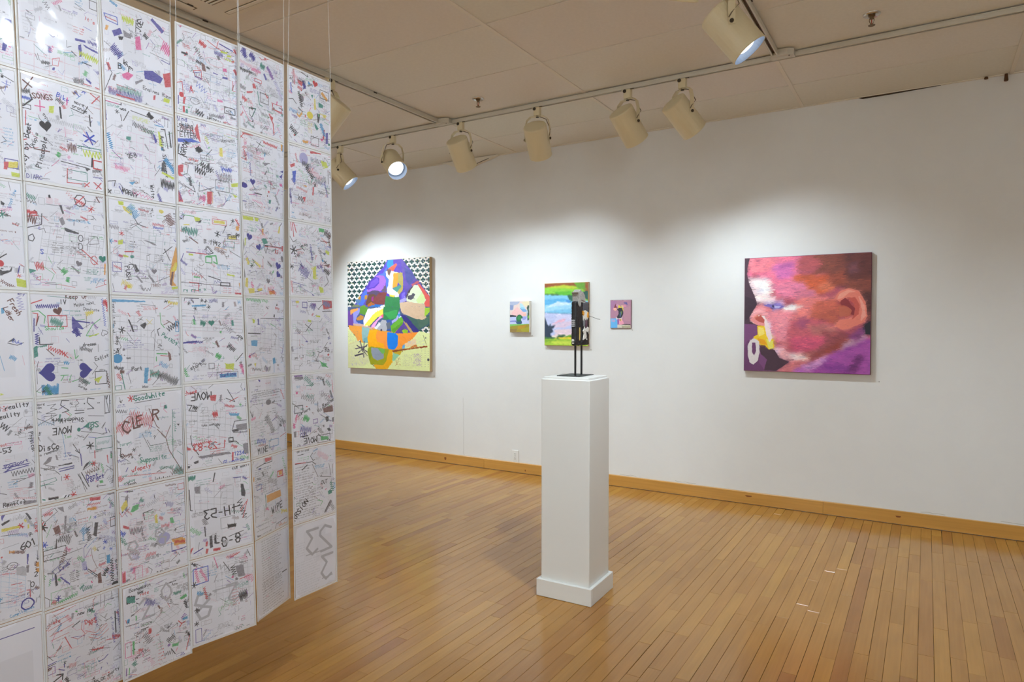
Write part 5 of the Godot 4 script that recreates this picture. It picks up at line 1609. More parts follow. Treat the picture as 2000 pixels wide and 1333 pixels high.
		["T","k",5.9,25,104,-5,"Part"],["F","c",44,100,50,100,47,123,42,122],["Z","t",1.3,52,109,66,111,6,11],["L","k",0.6,70,111,55,126],
		["Z","k",0.6,39,127,48,129,5,4],["L","e",1.7,63,80,79,81],["L","e",1.5,62,85,62,91],["L","r",1.1,69,83,85,85],["F","w",80,76,85,82,86,90,82,92],
		["L","k",0.8,62,76,74,74],["L","k",0.8,62,51,59,76],["T","k",5.1,69,74,-66,"IV"],["L","k",1.3,69,43,65,45,67,54],["T","t",5.5,71,54,34,"Part/09"],
		["L","e",1.3,70,20,71,36,76,42],["Z","y",1.3,83,4,99,6,6,5],["S","k",80,3,3.0],["L","r",0.8,76,14,89,6],["L","w",1.3,80,31,97,40],
		["Z","k",1.3,81,45,100,33,6,8],["B","c",0.8,94,33,99,48],["L","w",1.1,75,38,85,33],["L","k",0.6,96,58,99,66],["S","k",101,82,3.0],
		["Z","k",0.6,65,111,95,125,20,13],["L","p",0.8,58,100,70,96],["Z","c",0.8,67,94,80,101,6,8],["L","r",0.8,52,111,63,107],
	],
	"2_4": [
		["L","k",0.7,6,3,8,11],["L","k",0.9,6,8,8,11,10,7],["Z","k",0.7,0,22,16,24,6,5],["T","t",7.6,27,10,-5,"Goodwhite"],["L","k",0.9,27,13,65,10],
		["S","r",22,6,4.5],["L","k",0.5,26,3,44,1],["T","w",15.5,53,42,0,"R"],["L","w",1.0,48,23,59,50,63,54],["L","w",1.0,60,55,73,69,81,52],
		["L","w",1.2,73,69,78,89,101,129],["Z","r",0.9,18,33,54,44,14,22],["Z","r",0.7,0,44,19,53,9,17],["L","r",0.7,-1,55,3,44,11,37,19,31],
		["T","w",17.2,11,56,-10,"C"],["T","w",15.5,25,50,-10,"L"],["T","w",13.7,30,46,-10,"E"],["T","k",5.2,54,69,0,"?"],["L","k",0.5,37,59,49,85],
		["L","k",0.7,44,69,49,78,73,77],["L","t",0.9,85,29,84,102],["T","t",4.1,85,32,86,"that little"],["F","k",91,51,96,51,94,54],
		["L","t",0.7,91,92,104,103],["Z","t",0.7,86,119,103,129,12,15],["Z","t",0.7,62,113,84,115,9,5],["T","w",5.8,6,89,-7,"Dogs"],
		["L","k",1.2,-1,74,5,75,4,87,8,86],["S","k",24,80,3.1],["S","k",32,89,2.1],["S","k",21,90,2.1],["T","t",4.5,4,72,-5,"target"],
		["T","t",6.9,32,100,0,"Supposite"],["T","n",4.1,1,95,-12,"Moxy"],["L","n",1.0,11,109,14,104],["Z","r",0.9,0,115,5,121,4,9],
		["T","r",6.2,20,111,-5,"ufopely"],["L","r",0.7,11,116,72,121],["Z","r",0.5,14,116,70,122,20,2],["T","t",4.1,6,116,0,"our list"],
		["T","t",4.1,8,127,-11,"anyhow"],["T","k",5.2,12,130,0,"Yeah"],["L","k",1.2,44,130,50,129],["Z","k",1.0,54,130,80,133,8,9],["W","q",55,77,78,102,8],
		["Z","w",0.9,80,125,101,120,6,7],
	],
	"2_5": [
		["L","k",2.0,4,28,4,29],["F","g",9,8,13,5,11,30,7,26],["F","y",2,21,10,12,12,20,4,28],["F","e",15,31,19,23,29,22,27,29,19,32],
		["L","r",0.8,15,24,3,35,0,28],["L","t",0.7,84,20,97,22],["B","r",0.7,90,6,100,15],["Z","w",0.7,70,4,87,6,8,3],["Z","q",0.7,40,28,60,21,8,7],
		["F","r",4,47,13,52,12,55,4,51],["Z","t",0.7,30,16,35,20,4,7],["L","k",1.2,34,37,48,35],["L","k",1.2,34,37,36,47],["F","y",51,45,55,43,56,57,52,56],
		["F","e",75,54,80,54,82,63,76,62],["Z","r",0.8,58,49,64,53,4,5],["Z","r",0.8,61,63,74,64,6,5],["Z","n",0.5,71,31,81,36,8,8],
		["L","n",0.7,69,29,71,36],["L","k",0.8,87,37,101,35],["L","k",0.8,83,72,98,70,98,80,84,79],["Z","b",0.7,-2,57,6,62,4,7],["W","d",10,43,42,77,12],
		["D","i",64,81,10.2,8.3],["F","o",76,86,95,88,95,95,78,91],["S","k",83,74,2.7],["L","p",1.5,-1,82,0,90],["F","r",1,115,5,113,5,127,1,128],
		["B","p",0.7,1,113,5,128],["Z","k",0.8,12,89,27,93,6,5],["T","q",25.2,11,98,0,"8"],["T","q",25.2,55,93,-10,"8"],["F","o",79,90,98,90,99,99,80,97],
		["Z","r",1.0,81,92,98,95,8,5],["L","n",1.0,76,91,76,105,99,104],["L","n",0.8,77,87,100,87,101,95],["L","n",1.0,77,104,93,105],
		["T","k",4.4,81,112,0,"?"],["L","k",0.7,4,74,16,74],["W","d",8,79,42,131,14],["Z","r",0.7,36,99,51,100,7,6],["B","p",0.5,19,112,30,130],
		["L","k",0.7,13,113,25,113],["L","k",0.5,62,68,54,73],["Z","t",0.8,1,63,8,76,5,5],["Z","k",0.7,13,59,33,60,9,10],["Z","b",0.8,-1,55,7,60,4,5],
		["T","k",3.4,51,129,2,"m ay now"],["Z","g",0.7,44,85,52,90,5,6],["Z","i",0.7,16,94,26,100,5,8],
	],
	"2_6": [
		["T","k",4.7,9,8,0,"Economizin"],["Z","k",1.7,5,18,17,19,9,10],["F","t",5,13,17,16,17,25,6,22],["L","k",1.0,20,21,23,21],["L","k",1.0,19,26,23,29],
		["F","e",17,44,19,44,19,51,17,51],["L","k",0.5,3,54,22,56],["Z","k",0.5,3,55,22,56,8,2],["T","k",4.4,25,63,6,"DECEM"],["L","k",1.0,25,67,36,67],
		["T","k",4.1,16,73,-12,"CSongs"],["F","e",12,79,15,79,14,99,12,97],["B","p",0.7,2,78,10,99],["Z","g",1.0,29,75,39,90,6,10],
		["L","k",0.7,26,104,37,101],["L","k",0.7,27,108,37,107],["L","k",0.7,27,113,37,112],["L","k",0.7,29,102,35,97],["Z","r",0.7,20,95,27,96,5,5],
		["L","e",1.4,7,115,6,124],["L","v",1.4,3,114,2,124],["T","k",4.4,13,107,-22,"imports"],["Z","t",1.0,13,109,16,115,3,7],
		["Z","t",1.0,76,32,88,33,6,5],["F","e",85,42,96,38,98,43,88,45],["Z","k",1.4,93,48,97,61,5,5],["L","k",0.8,52,14,73,14],["T","k",4.4,74,20,3,"Aem"],
		["T","k",4.4,54,27,56,"Hair"],["T","q",28.8,28,53,-6,"2"],["T","q",25.4,58,37,-1,"0"],["G","k",38,54,73,44,88,61,52,71,4,3],
		["F","c",88,74,97,73,97,77,90,77],["L","r",1.4,82,75,87,81,84,85],["L","r",1.4,87,81,93,80],["L","k",0.7,65,83,81,78],
		["L","k",0.7,78,77,81,78,80,82],["S","k",66,79,2.4],["L","k",0.8,78,92,92,96],["Z","e",1.4,71,108,81,109,5,5],["F","e",72,107,81,108,80,112,73,110],
		["L","k",1.2,69,112,75,122],["L","k",0.8,72,116,71,121],["F","w",50,41,53,41,55,46,53,47],["Z","k",0.5,52,87,54,108,8,2],["L","k",0.7,48,81,54,80],
		["Z","k",0.8,64,100,75,94,6,10],["L","r",1.0,99,104,93,123],["Z","n",0.7,32,29,46,36,8,10],["Z","p",0.5,35,111,42,124,5,7],["W","r",48,95,60,124,6],
		["T","r",5.1,25,18,3,"rate"],["L","k",0.7,12,7,11,4],["S","k",-2,16,2.0],["Z","e",0.7,93,6,95,15,4,3],
	],
	"3_0": [
		["W","q",7,11,35,29,8],["F","k",7,38,18,38,17,41,7,41],["L","n",2.2,70,5,93,9],["Z","r",1.5,36,13,47,18,6,7],["L","r",1.2,49,7,65,13,75,15],
		["L","r",1.0,65,13,68,2],["F","l",72,15,85,14,82,17,72,18],["F","l",84,18,91,17,90,20,82,21],["Z","l",1.5,79,25,96,26,5,3],
		["Z","n",0.7,61,21,76,22,10,7],["L","r",1.0,95,5,100,12],["S","r",97,8,3.4],["Z","k",0.7,29,23,39,39,6,7],["F","r",90,26,96,23,94,28],
		["F","r",93,39,97,36,102,43,99,46],["F","p",75,42,82,40,83,46,76,47],["L","r",1.0,26,61,39,57,40,70,29,68,26,61],["L","n",1.0,28,64,39,59],
		["Z","n",0.7,28,69,40,70,6,3],["G","k",43,37,97,33,99,105,44,104,5,6],["T","r",9.7,20,95,0,"A"],["Z","b",0.7,31,79,47,89,4,10],
		["Z","i",0.7,9,82,22,96,6,10],["L","k",1.0,102,58,101,86],["L","k",1.2,103,99,103,128],["L","r",1.2,93,57,93,73,97,73],["O","g",0.7,28,107,7.2,4.8],
		["B","k",1.0,78,102,96,112],["T","k",4.8,81,110,0,"off"],["Z","k",1.9,29,122,42,126,4,9],["Z","k",0.7,51,122,76,121,12,6],
		["T","k",5.8,48,131,6,"HOTCH BUT"],["L","r",1.0,56,131,79,132,91,131],["T","r",5.3,75,131,10,"YEW"],["F","r",10,105,14,105,12,116,9,116],
		["F","r",-3,115,0,115,0,129,-3,129],["F","r",9,119,12,119,12,129,9,129],["D","r",7,103,3.6,3.9],["F","t",14,123,17,123,17,129,13,129],
		["L","n",1.5,2,106,2,118],["L","r",1.0,-2,88,8,83,10,105],["Z","k",1.0,31,44,39,47,4,6],["F","w",39,43,45,46,47,56,41,56],
		["F","k",48,47,54,49,53,51,48,50],["F","n",75,55,84,54,84,57,75,58],["F","n",59,53,68,54,67,55,59,55],["O","d",0.7,62,37,15.4,6.0],
		["F","g",87,117,97,116,97,119,88,119],["O","b",0.7,236,217,3.1,9.2],["O","k",0.7,177,228,4.6,4.4],
	],
	"3_1": [
		["T","n",4.5,82,-3,0,"comp"],["T","n",6.8,-2,7,-8,"Hind"],["T","k",6.8,-2,15,-5,"Foking"],["T","k",7.3,-1,23,-5,"COVER"],
		["T","k",7.3,4,30,-5,"ETTER"],["F","r",32,4,37,32,20,14,25,18,31,27,27,13],["F","b",-1,34,22,29,37,32,-1,39],["Z","n",0.7,37,4,46,4,4,4],
		["L","k",1.8,2,42,0,56,14,59],["T","k",7.7,11,57,-73,"GROW"],["Z","k",1.4,31,40,36,47,6,10],["Z","l",0.9,45,20,49,32,5,5],["B","g",0.7,53,14,74,22],
		["Z","k",0.7,71,22,95,16,9,5],["L","y",0.7,76,11,91,14],["F","e",49,36,52,35,50,40],["L","k",0.9,55,39,45,51],["B","g",0.7,36,51,50,59],
		["T","r",5.0,17,63,0,"arter"],["F","r",-3,76,8,71,7,83,-2,87],["F","r",-3,77,1,90,8,89,0,81],["L","k",0.9,6,70,16,71,14,84,8,87],
		["Z","k",1.6,26,74,44,79,5,9],["Z","k",1.4,36,64,54,74,6,11],["L","k",1.1,30,69,37,63],["F","k",44,68,50,60,51,72],["L","b",1.1,69,63,73,72],
		["Z","b",1.4,71,65,88,66,6,6],["Z","k",0.9,66,82,88,78,8,14],["Z","n",0.9,61,71,66,84,5,5],["B","k",0.7,60,85,83,102],
		["F","l",86,87,99,83,98,90,87,92],["L","k",1.1,10,103,26,110,23,101],["L","k",0.9,33,94,32,108,57,98],["Z","k",1.1,17,89,20,102,8,5],
		["F","r",-3,112,0,111,7,128,-3,129],["Z","n",0.9,1,112,4,126,6,4],["F","r",45,106,53,105,52,125,45,125],["L","o",0.9,54,106,54,123],
		["Z","p",0.9,33,117,42,121,5,9],["L","n",0.9,75,109,77,116,72,124],["F","l",88,103,98,105,93,109],["F","y",68,33,73,32,73,47,68,46],
		["W","c",79,35,98,45,3],["T","k",4.1,36,57,0,"note"],
	],
	"3_2": [
		["L","k",1.2,-2,14,4,17,-2,19],["T","k",7.1,4,18,0,"?"],["L","e",1.2,5,11,23,11],["L","k",0.9,23,11,29,18],["Z","k",1.2,27,15,34,18,5,7],
		["F","l",23,12,33,12,32,17,25,18],["Z","d",0.7,7,6,27,5,8,5],["B","r",0.7,53,11,77,19],["F","y",55,13,74,12,74,17,56,17],["L","k",0.9,70,32,76,20],
		["L","k",0.9,73,22,77,19],["S","k",88,10,3.3],["Z","r",1.2,93,6,99,16,4,4],["F","o",93,18,99,16,98,25,93,24],["Z","t",1.2,3,33,28,36,10,12],
		["L","w",1.9,15,44,28,52],["S","k",61,34,4.7],["F","y",79,35,93,33,93,39,80,40],["T","k",5.7,80,38,-5,"Food"],["B","k",0.7,78,33,94,40],
		["B","t",0.7,71,44,90,53],["T","k",6.1,38,51,5,"B 1112"],["S","k",58,48,3.3],["S","k",96,32,3.8],["V","d",45,61,6.1,-90],
		["L","k",1.2,39,61,44,56,49,62,53,65,44,68],["Z","w",0.7,55,57,71,64,8,7],["L","r",1.4,10,67,42,68],["L","n",1.2,11,67,24,67],
		["F","l",13,69,20,69,20,72,13,72],["L","o",0.9,57,55,76,58],["T","k",5.2,74,68,69,"2."],["L","k",0.9,81,59,102,69],
		["L","e",2.4,41,71,57,69,59,82,53,79],["B","e",1.4,40,72,50,81],["G","k",7,78,100,85,97,128,6,119,8,4],["Z","n",0.7,0,80,10,87,7,5],
		["L","k",1.4,44,102,63,107],["L","k",0.9,30,100,40,109],["Z","r",0.9,17,100,35,104,5,5],["F","e",20,103,30,104,30,106,20,106],
		["F","l",75,96,89,98,89,100,76,99],["L","r",1.2,13,113,28,114,27,126,18,125],["B","k",1.2,64,111,80,116],["T","t",5.7,4,128,-5,"ry ry n n"],
		["F","r",88,126,101,126,102,129,90,129],["F","o",96,110,98,110,97,118],["L","k",0.9,1,114,83,116],["Z","i",0.9,-1,92,7,102,5,5],
		["L","y",1.9,7,26,15,25],["O","r",0.7,140,107,5.4,5.2],["O","t",0.9,54,195,4.0,4.7],["O","k",0.7,144,197,3.5,4.2],["O","k",0.7,172,257,5.9,8.0],
		["O","k",0.7,231,190,7.4,4.7],["O","k",0.7,204,213,4.0,4.2],
	],
	"3_3": [
		["L","k",1.2,5,1,27,1],["L","k",0.9,5,1,4,6],["S","k",11,9,2.8],["S","k",32,4,2.8],["S","k",38,5,2.8],["S","k",21,17,2.8],["S","k",43,14,2.8],
		["F","c",15,12,38,10,38,13,16,14],["Z","n",0.9,44,5,58,3,6,6],["G","d",-3,22,98,25,100,55,-3,52,10,5],["G","k",0,19,101,23,100,55,-1,50,5,6],
		["F","e",16,33,20,33,20,42,17,41],["F","t",80,35,84,34,85,43,81,44],["V","t",46,39,5.1,0],["Z","t",1.2,28,39,36,41,5,9],
		["Z","g",0.9,65,39,81,54,7,9],["T","c",6.0,94,8,-5,"H"],["F","c",103,14,104,14,103,33,102,33],["L","n",3.3,-1,70,21,68],
		["Z","n",1.4,6,69,31,69,8,4],["L","k",0.7,29,69,40,63],["T","k",8.4,89,67,0,"?."],["L","k",1.4,94,62,102,67,96,60],["Z","w",1.9,53,68,57,78,5,4],
		["Z","k",1.2,73,75,85,84,6,9],["Z","e",1.4,52,90,60,95,5,9],["Z","k",0.7,0,78,6,86,3,3],["W","q",13,72,39,92,7],["L","k",1.2,99,89,86,102],
		["T","k",6.0,11,112,-20,"start"],["Z","k",0.7,14,102,36,104,8,3],["B","k",0.7,40,103,49,112],["F","l",68,105,83,105,82,115,68,113],
		["L","l",1.4,67,104,81,116],["Z","p",1.2,94,107,101,124,8,6],["F","c",57,121,87,120,87,127,58,127],["T","n",5.6,59,126,-5,"Surfing"],
		["B","k",0.7,53,118,89,130],["Z","e",1.2,0,109,5,122,5,6],["L","n",1.2,18,28,20,36],
	],
	"3_4": [
		["T","k",11.3,41,11,180,"MOVE"],["T","r",6.2,-1,14,-10,"chase"],["F","r",39,17,50,17,48,27,40,25],["L","k",1.3,69,10,81,31,66,24],
		["F","g",56,18,59,17,58,28,55,29],["L","r",1.3,72,30,87,24],["Z","r",1.0,63,35,80,39,7,5],["T","k",6.2,99,26,84,"Elephant"],
		["Z","k",1.8,11,33,18,36,3,6],["L","k",1.5,3,29,10,30,5,38,17,40],["L","t",0.8,80,38,92,40],["Z","c",1.3,70,49,87,53,5,4],
		["F","c",71,50,88,51,86,55,72,53],["Z","r",1.5,43,49,51,47,5,10],["G","k",0,35,74,47,69,110,-2,89,8,6],["Z","k",1.0,47,64,54,66,3,4],
		["T","k",3.6,24,65,0,"take one"],["L","k",1.3,75,75,79,63,102,63,100,83,76,81],["F","g",81,69,101,68,102,79,82,79],
		["F","k",73,76,85,76,85,80,75,80],["L","k",1.3,6,77,8,93,18,109],["F","g",16,111,67,111,71,115,21,115],["M","r",10.3,63,102,0,"1-23-83"],
		["Z","r",1.0,12,92,38,90,8,4],["F","g",36,94,44,91,43,98],["L","k",1.5,68,94,80,96,84,100],["B","k",1.3,68,89,75,96],["L","r",1.0,-2,93,6,98],
		["F","r",-3,94,5,96,5,100,-3,98],["F","r",72,113,75,113,74,128,71,127],["T","b",5.7,76,119,0,"1234c"],["T","b",6.7,57,131,-3,"Gluedtoo"],
		["Z","r",1.0,72,101,81,106,5,5],["F","k",9,119,17,117,17,121,11,122],["F","k",-1,123,4,124,3,127,-1,127],["Z","e",0.8,85,123,100,126,6,6],
		["L","k",0.8,49,120,57,132],["F","g",91,102,103,101,102,119,93,118],["F","n",99,10,103,10,102,14,99,14],
	],
	"3_5": [
		["Z","t",1.3,-2,6,11,7,8,8],["F","t",-3,5,9,5,9,9,-3,8],["L","k",2.0,42,5,39,18],["T","k",5.0,71,5,-5,"the making"],["L","n",1.5,72,18,85,19],
		["Z","n",1.0,88,19,95,24,4,4],["F","k",84,30,89,31,92,47,91,52,85,50],["G","k",9,16,72,31,70,72,8,56,6,4],["F","g",9,21,18,21,18,33,10,31],
		["L","k",1.5,1,24,2,56],["L","k",1.0,2,56,5,57],["M","k",14.5,76,76,0,"IH-53"],["L","k",2.3,69,66,81,65],["Z","k",1.5,81,56,90,87,6,8],
		["L","r",1.3,95,58,86,86],["L","r",1.3,93,61,82,74],["B","q",1.0,49,79,72,96],["F","k",60,92,74,93,74,97,61,97],["Z","k",1.8,60,94,74,95,6,6],
		["M","k",14.5,80,124,0,"8-8-"],["Z","q",1.5,51,117,60,120,4,10],["L","k",1.0,61,111,86,107],["F","k",22,86,24,86,25,102,23,102],
		["F","k",30,103,34,102,35,121,30,122],["F","k",38,102,41,104,41,118,37,116],["F","r",24,110,27,110,26,118,23,117],
		["F","r",24,121,28,122,26,129,23,129],["F","r",35,124,47,125,46,129,35,128],["F","r",1,115,5,114,0,124,-2,123],["L","n",1.8,5,124,19,119],
		["L","k",0.8,14,109,12,121],["Z","e",0.8,1,84,16,97,8,8],["Z","t",0.8,92,98,96,109,5,5],["Z","g",1.0,22,73,26,84,5,8],
		["L","g",0.8,40,43,56,29,72,28],["W","q",26,97,47,109,3],
	],
	"3_6": [
		["Z","q",1.6,32,12,64,28,5,8],["T","q",38.8,26,53,175,"8"],["L","q",3.1,33,54,74,55],["T","q",28.4,72,52,175,"2"],["L","k",1.6,-1,2,10,5],
		["L","k",1.6,5,7,2,1],["F","k",0,1,11,8,5,7],["Z","p",1.3,6,10,11,34,7,5],["B","b",1.0,3,12,26,36],["Z","p",1.0,14,15,24,35,8,5],["S","k",4,36,4.7],
		["Z","c",1.3,8,49,17,54,4,6],["Z","r",1.3,19,44,23,63,6,4],["L","p",1.3,36,1,42,20],["Z","r",0.8,56,8,76,5,8,5],["L","r",1.0,63,9,79,4],
		["L","k",1.0,91,3,96,15],["L","k",1.0,51,13,61,30],["Z","k",1.3,66,23,69,38,4,8],["Z","k",1.0,75,77,89,74,9,16],["F","g",70,25,84,26,86,45,75,44],
		["G","k",37,18,102,22,103,78,38,71,6,5],["W","r",63,60,76,89,6],["L","v",1.0,88,70,89,76],["Z","p",0.8,86,45,101,55,6,10],["L","r",1.0,77,48,98,46],
		["S","k",7,76,4.1],["S","k",6,97,3.7],["F","k",5,73,11,76,11,79,5,77],["B","n",0.6,4,106,13,126],
	],
	"4_0": [
		["F","n",6,-1,13,-4,15,14,8,14],["Z","n",1.3,23,4,33,12,8,10],["Z","n",1.0,3,5,16,14,6,10],["L","r",1.0,44,3,49,6,65,0],
		["Z","p",1.0,26,28,47,28,9,6],["T","r",6.6,56,5,0,"R"],["Z","t",1.3,46,15,56,18,6,10],["Z","v",1.0,62,13,76,30,12,8],
		["F","n",53,28,56,26,62,35,58,37],["F","r",28,52,33,50,37,57,30,59],["F","r",15,68,30,64,26,68,16,71],["L","t",1.8,40,61,44,82,51,83],
		["F","r",56,58,65,64,62,67],["B","k",0.8,46,61,65,77],["B","r",0.8,33,41,49,46],["L","k",1.3,20,94,35,92,26,108,21,104,20,94],
		["L","t",1.3,21,93,36,91,28,106],["L","p",1.3,5,95,20,114,26,115],["Z","r",1.3,5,80,15,84,5,7],["L","r",1.5,73,70,76,81,99,83],
		["B","r",0.8,75,71,97,81],["L","r",2.5,67,92,76,106,78,124],["F","r",65,92,76,95,73,104],["Z","t",0.8,62,88,76,89,5,3],["W","k",0,33,40,37,6],
		["W","k",44,115,65,121,4],["Z","g",0.8,42,105,69,107,8,8],["F","k",25,116,29,110,30,115],["T","k",5.6,2,38,-4,"Hypothe"],
		["Z","i",0.8,80,31,99,59,14,10],["Z","d",0.8,0,23,26,25,12,6],["Z","q",0.8,62,47,99,59,16,10],["Z","k",0.8,-2,62,13,66,8,8],
		["L","k",1.3,-2,96,3,93],
	],
	"4_1": [
		["Z","r",1.8,5,2,29,0,10,3],["L","r",1.5,-2,6,6,10],["L","r",1.5,7,3,-2,13],["L","k",1.0,36,9,52,14],["L","k",1.0,47,6,39,18],
		["Z","r",1.8,52,6,85,8,10,5],["F","o",94,-1,102,-1,101,11,95,11],["F","c",99,-1,102,0,101,13,98,12],["Z","k",0.8,34,22,62,22,8,8],
		["F","g",49,41,68,38,55,46],["L","k",0.8,40,41,33,44],["G","k",33,49,84,47,84,79,32,78,5,4],["V","n",25,78,6.1,0],["D","n",5,87,7.3,4.5],
		["L","k",1.0,3,82,-1,90],["L","k",1.3,26,83,31,91],["L","k",1.0,69,68,69,84],["Z","n",1.0,20,46,21,69,7,3],["L","r",1.3,-4,42,12,45],
		["Z","r",1.0,6,23,12,45,6,5],["L","k",1.0,-1,52,-2,67],["F","n",92,48,101,44,99,49],["F","n",90,57,99,51,97,60],["F","p",91,69,97,68,99,73,92,73],
		["L","t",1.3,62,47,64,54],["Z","k",0.8,17,93,46,87,8,3],["L","k",2.3,29,96,46,96],["L","p",1.3,15,101,29,98],["L","n",1.5,-2,114,9,113],
		["Z","p",0.8,23,108,49,112,7,4],["F","t",63,102,70,101,68,108,64,108],["Z","k",0.8,80,91,90,107,8,5],["L","p",1.0,90,79,84,90],
		["T","p",5.0,44,36,0,"not"],
	],
	"4_2": [
		["F","l",0,1,25,0,25,6,1,7],["F","l",27,-1,38,0,36,6,29,6],["L","k",0.8,40,18,53,27],["F","o",45,17,49,16,49,27,46,27],["L","p",1.0,40,19,53,27],
		["F","y",89,8,93,6,90,20,86,19],["L","k",1.3,97,1,91,7],["V","n",14,34,6.7,15],["F","t",43,34,55,32,60,40,49,43],["V","n",36,49,6.2,-20],
		["L","k",1.0,47,44,96,44],["L","r",1.0,51,46,98,45],["L","k",1.0,52,45,60,45,54,58,49,47],["F","r",96,41,102,41,102,50,96,50],
		["T","r",6.2,78,56,0,"A2"],["W","w",78,52,94,56,2],["L","k",1.8,-1,38,1,50,-1,59],["F","l",3,37,6,37,4,50,2,49],["Z","y",1.5,6,70,11,80,5,6],
		["F","y",24,72,40,80,38,84,25,76],["L","w",1.0,22,77,27,74],["S","k",18,82,4.1],["L","r",1.0,46,68,46,84],["L","k",1.0,46,63,48,67],
		["L","k",1.8,-2,79,1,102],["V","g",99,64,6.2,20],["V","n",86,77,7.2,20],["V","n",86,92,6.2,40],["V","g",59,105,5.1,10],
		["Z","p",1.0,15,109,21,118,4,6],["F","y",3,103,8,103,7,119,1,117],["F","y",8,120,23,119,23,127,10,128],["F","y",30,120,43,118,41,123,32,124],
		["L","k",0.8,24,126,45,122],["F","o",60,122,76,121,76,127,62,128],["Z","r",1.0,57,118,80,126,8,6],["L","k",0.8,14,94,31,90],
		["Z","k",0.8,63,89,69,94,3,6],["W","q",27,95,65,105,5],["W","t",7,23,25,24,2],["Z","d",0.8,40,29,59,30,6,5],
	],
	"4_3": [
		["Z","e",1.3,2,1,39,3,10,7],["Z","e",1.0,41,2,56,4,4,6],["W","q",3,9,47,26,6],["Z","r",1.3,76,14,88,17,4,4],["F","l",15,33,22,36,20,41,16,41],
		["Z","n",1.3,30,34,31,44,5,4],["G","k",36,33,96,35,95,90,33,83,6,6],["L","k",1.3,36,33,98,33],["L","e",1.3,61,42,75,47],["L","k",2.1,4,58,34,59],
		["L","k",0.8,11,63,26,63],["F","c",10,70,27,70,25,80,11,79],["L","n",1.3,5,96,19,91],["T","q",5.1,45,86,0,"pt 7.2"],
		["F","c",66,103,73,101,75,111,68,113],["L","c",1.5,70,113,70,127],["Z","k",1.0,42,118,60,121,5,10],["Z","k",1.0,11,118,35,120,6,5],
		["F","y",16,109,22,108,20,116],["L","n",1.0,93,96,99,79],["L","k",0.8,91,96,99,97],["T","n",5.1,102,65,75,"like"],["Z","q",0.8,32,102,39,125,8,5],
	],
	"4_4": [
		["L","n",1.1,14,17,23,17],["W","k",5,17,90,44,5],["L","k",0.8,9,24,87,22],["L","k",0.8,9,28,87,26],["Z","r",1.1,87,22,97,40,6,4],
		["D","g",51,41,7.4,4.8],["L","k",1.6,0,50,6,62,7,57],["Z","k",0.8,44,64,65,95,14,13],["L","n",1.6,61,75,73,70],["W","q",0,68,41,98,7],
		["Z","b",1.3,16,104,41,107,6,8],["L","r",1.3,83,106,102,101],["T","k",9.6,18,127,-3,"MINE"],["B","c",0.8,50,108,77,120],
		["Z","g",1.1,22,109,58,124,9,6],["Z","r",0.8,19,113,40,113,5,3],["W","k",-2,99,31,110,2],["L","k",1.1,89,72,97,96],["Z","k",0.8,71,67,98,84,8,8],
		["O","p",0.8,222,143,4.1,3.7],
	],
	"4_5": [
		["F","r",35,0,54,1,54,6,37,7],["B","k",1.1,33,-1,56,9],["F","n",16,14,24,14,24,17,17,17],["W","k",5,14,54,46,9],["L","k",1.4,11,12,37,8],
		["B","r",1.7,72,30,87,40],["F","o",75,31,85,31,85,38,76,38],["Z","e",1.1,88,7,100,43,8,6],["F","o",-4,25,4,26,3,34,-4,33],
		["Z","k",1.4,-3,51,1,60,4,6],["F","y",-5,75,0,76,-1,85,-5,82],["F","o",37,65,79,64,81,76,38,78],["L","t",1.7,34,63,35,86],["L","k",0.8,37,62,79,61],
		["L","k",0.8,54,56,56,62],["L","k",0.8,69,57,71,63],["B","n",0.8,10,42,23,50],["Z","k",0.8,43,38,69,49,8,11],["T","k",11.3,52,101,-8,"WIPE"],
		["L","k",0.8,33,80,28,100],["Z","y",1.7,80,105,101,106,5,7],["L","y",1.4,80,100,101,110],["L","k",0.8,6,67,3,103],["W","k",3,107,51,132,3],
		["L","k",1.1,56,134,64,122,98,119],["Z","o",1.1,72,127,98,129,6,5],["L","k",2.5,6,130,14,131],["F","g",4,125,16,128,11,135],
		["F","r",-7,110,-3,111,-4,116],
	],
	"4_6": [
		["W","k",16,2,80,92,22],["W","p",22,33,46,42,1],["L","k",2.0,78,76,93,76],["W","k",13,73,83,128,12],["W","p",23,97,35,104,1],
		["Z","q",0.9,105,13,100,108,24,1],
	],
	"5_0": [
		["F","k",8,-6,29,-4,27,0,10,-2],["F","w",8,-6,29,-5,28,-1,10,-2],["L","k",1.4,29,0,46,4,44,-2],["Z","r",0.8,12,0,14,27,14,4],
		["L","w",1.1,10,1,10,26],["Z","n",1.4,33,15,38,27,8,8],["F","r",21,15,33,17,31,26,21,21],["Z","k",0.8,20,14,40,17,8,8],["V","r",63,11,6.5,10],
		["Z","b",1.1,5,26,7,43,8,3],["Z","r",1.1,21,28,31,32,5,7],["L","k",1.4,-3,57,10,53,18,60],["D","g",30,47,5.4,6.5],["Z","k",1.4,23,36,31,62,9,7],
		["F","t",52,34,58,32,56,40],["F","t",71,42,83,45,81,51,71,51],["F","o",81,20,95,31,91,36,77,25],["B","k",0.8,75,18,97,33],
		["F","y",60,39,63,38,65,58,60,59],["F","o",21,81,31,71,32,75,25,83],["F","o",16,73,23,78,21,81],["F","k",67,64,75,64,71,82,68,80],
		["F","t",60,82,71,91,67,96,62,91],["F","e",69,64,73,66,71,71],["L","y",1.4,73,63,91,63],["F","y",81,63,89,61,89,68,83,68],
		["Z","c",1.1,1,73,20,75,6,7],["Z","v",0.8,7,82,20,84,6,4],["Z","k",1.4,3,104,18,115,6,11],["B","k",0.8,52,110,71,125],
		["F","r",83,91,87,89,85,108,81,109],["F","n",89,95,95,93,95,114,89,116],["V","p",79,110,3.3,0],["Z","c",1.4,75,81,87,102,10,8],
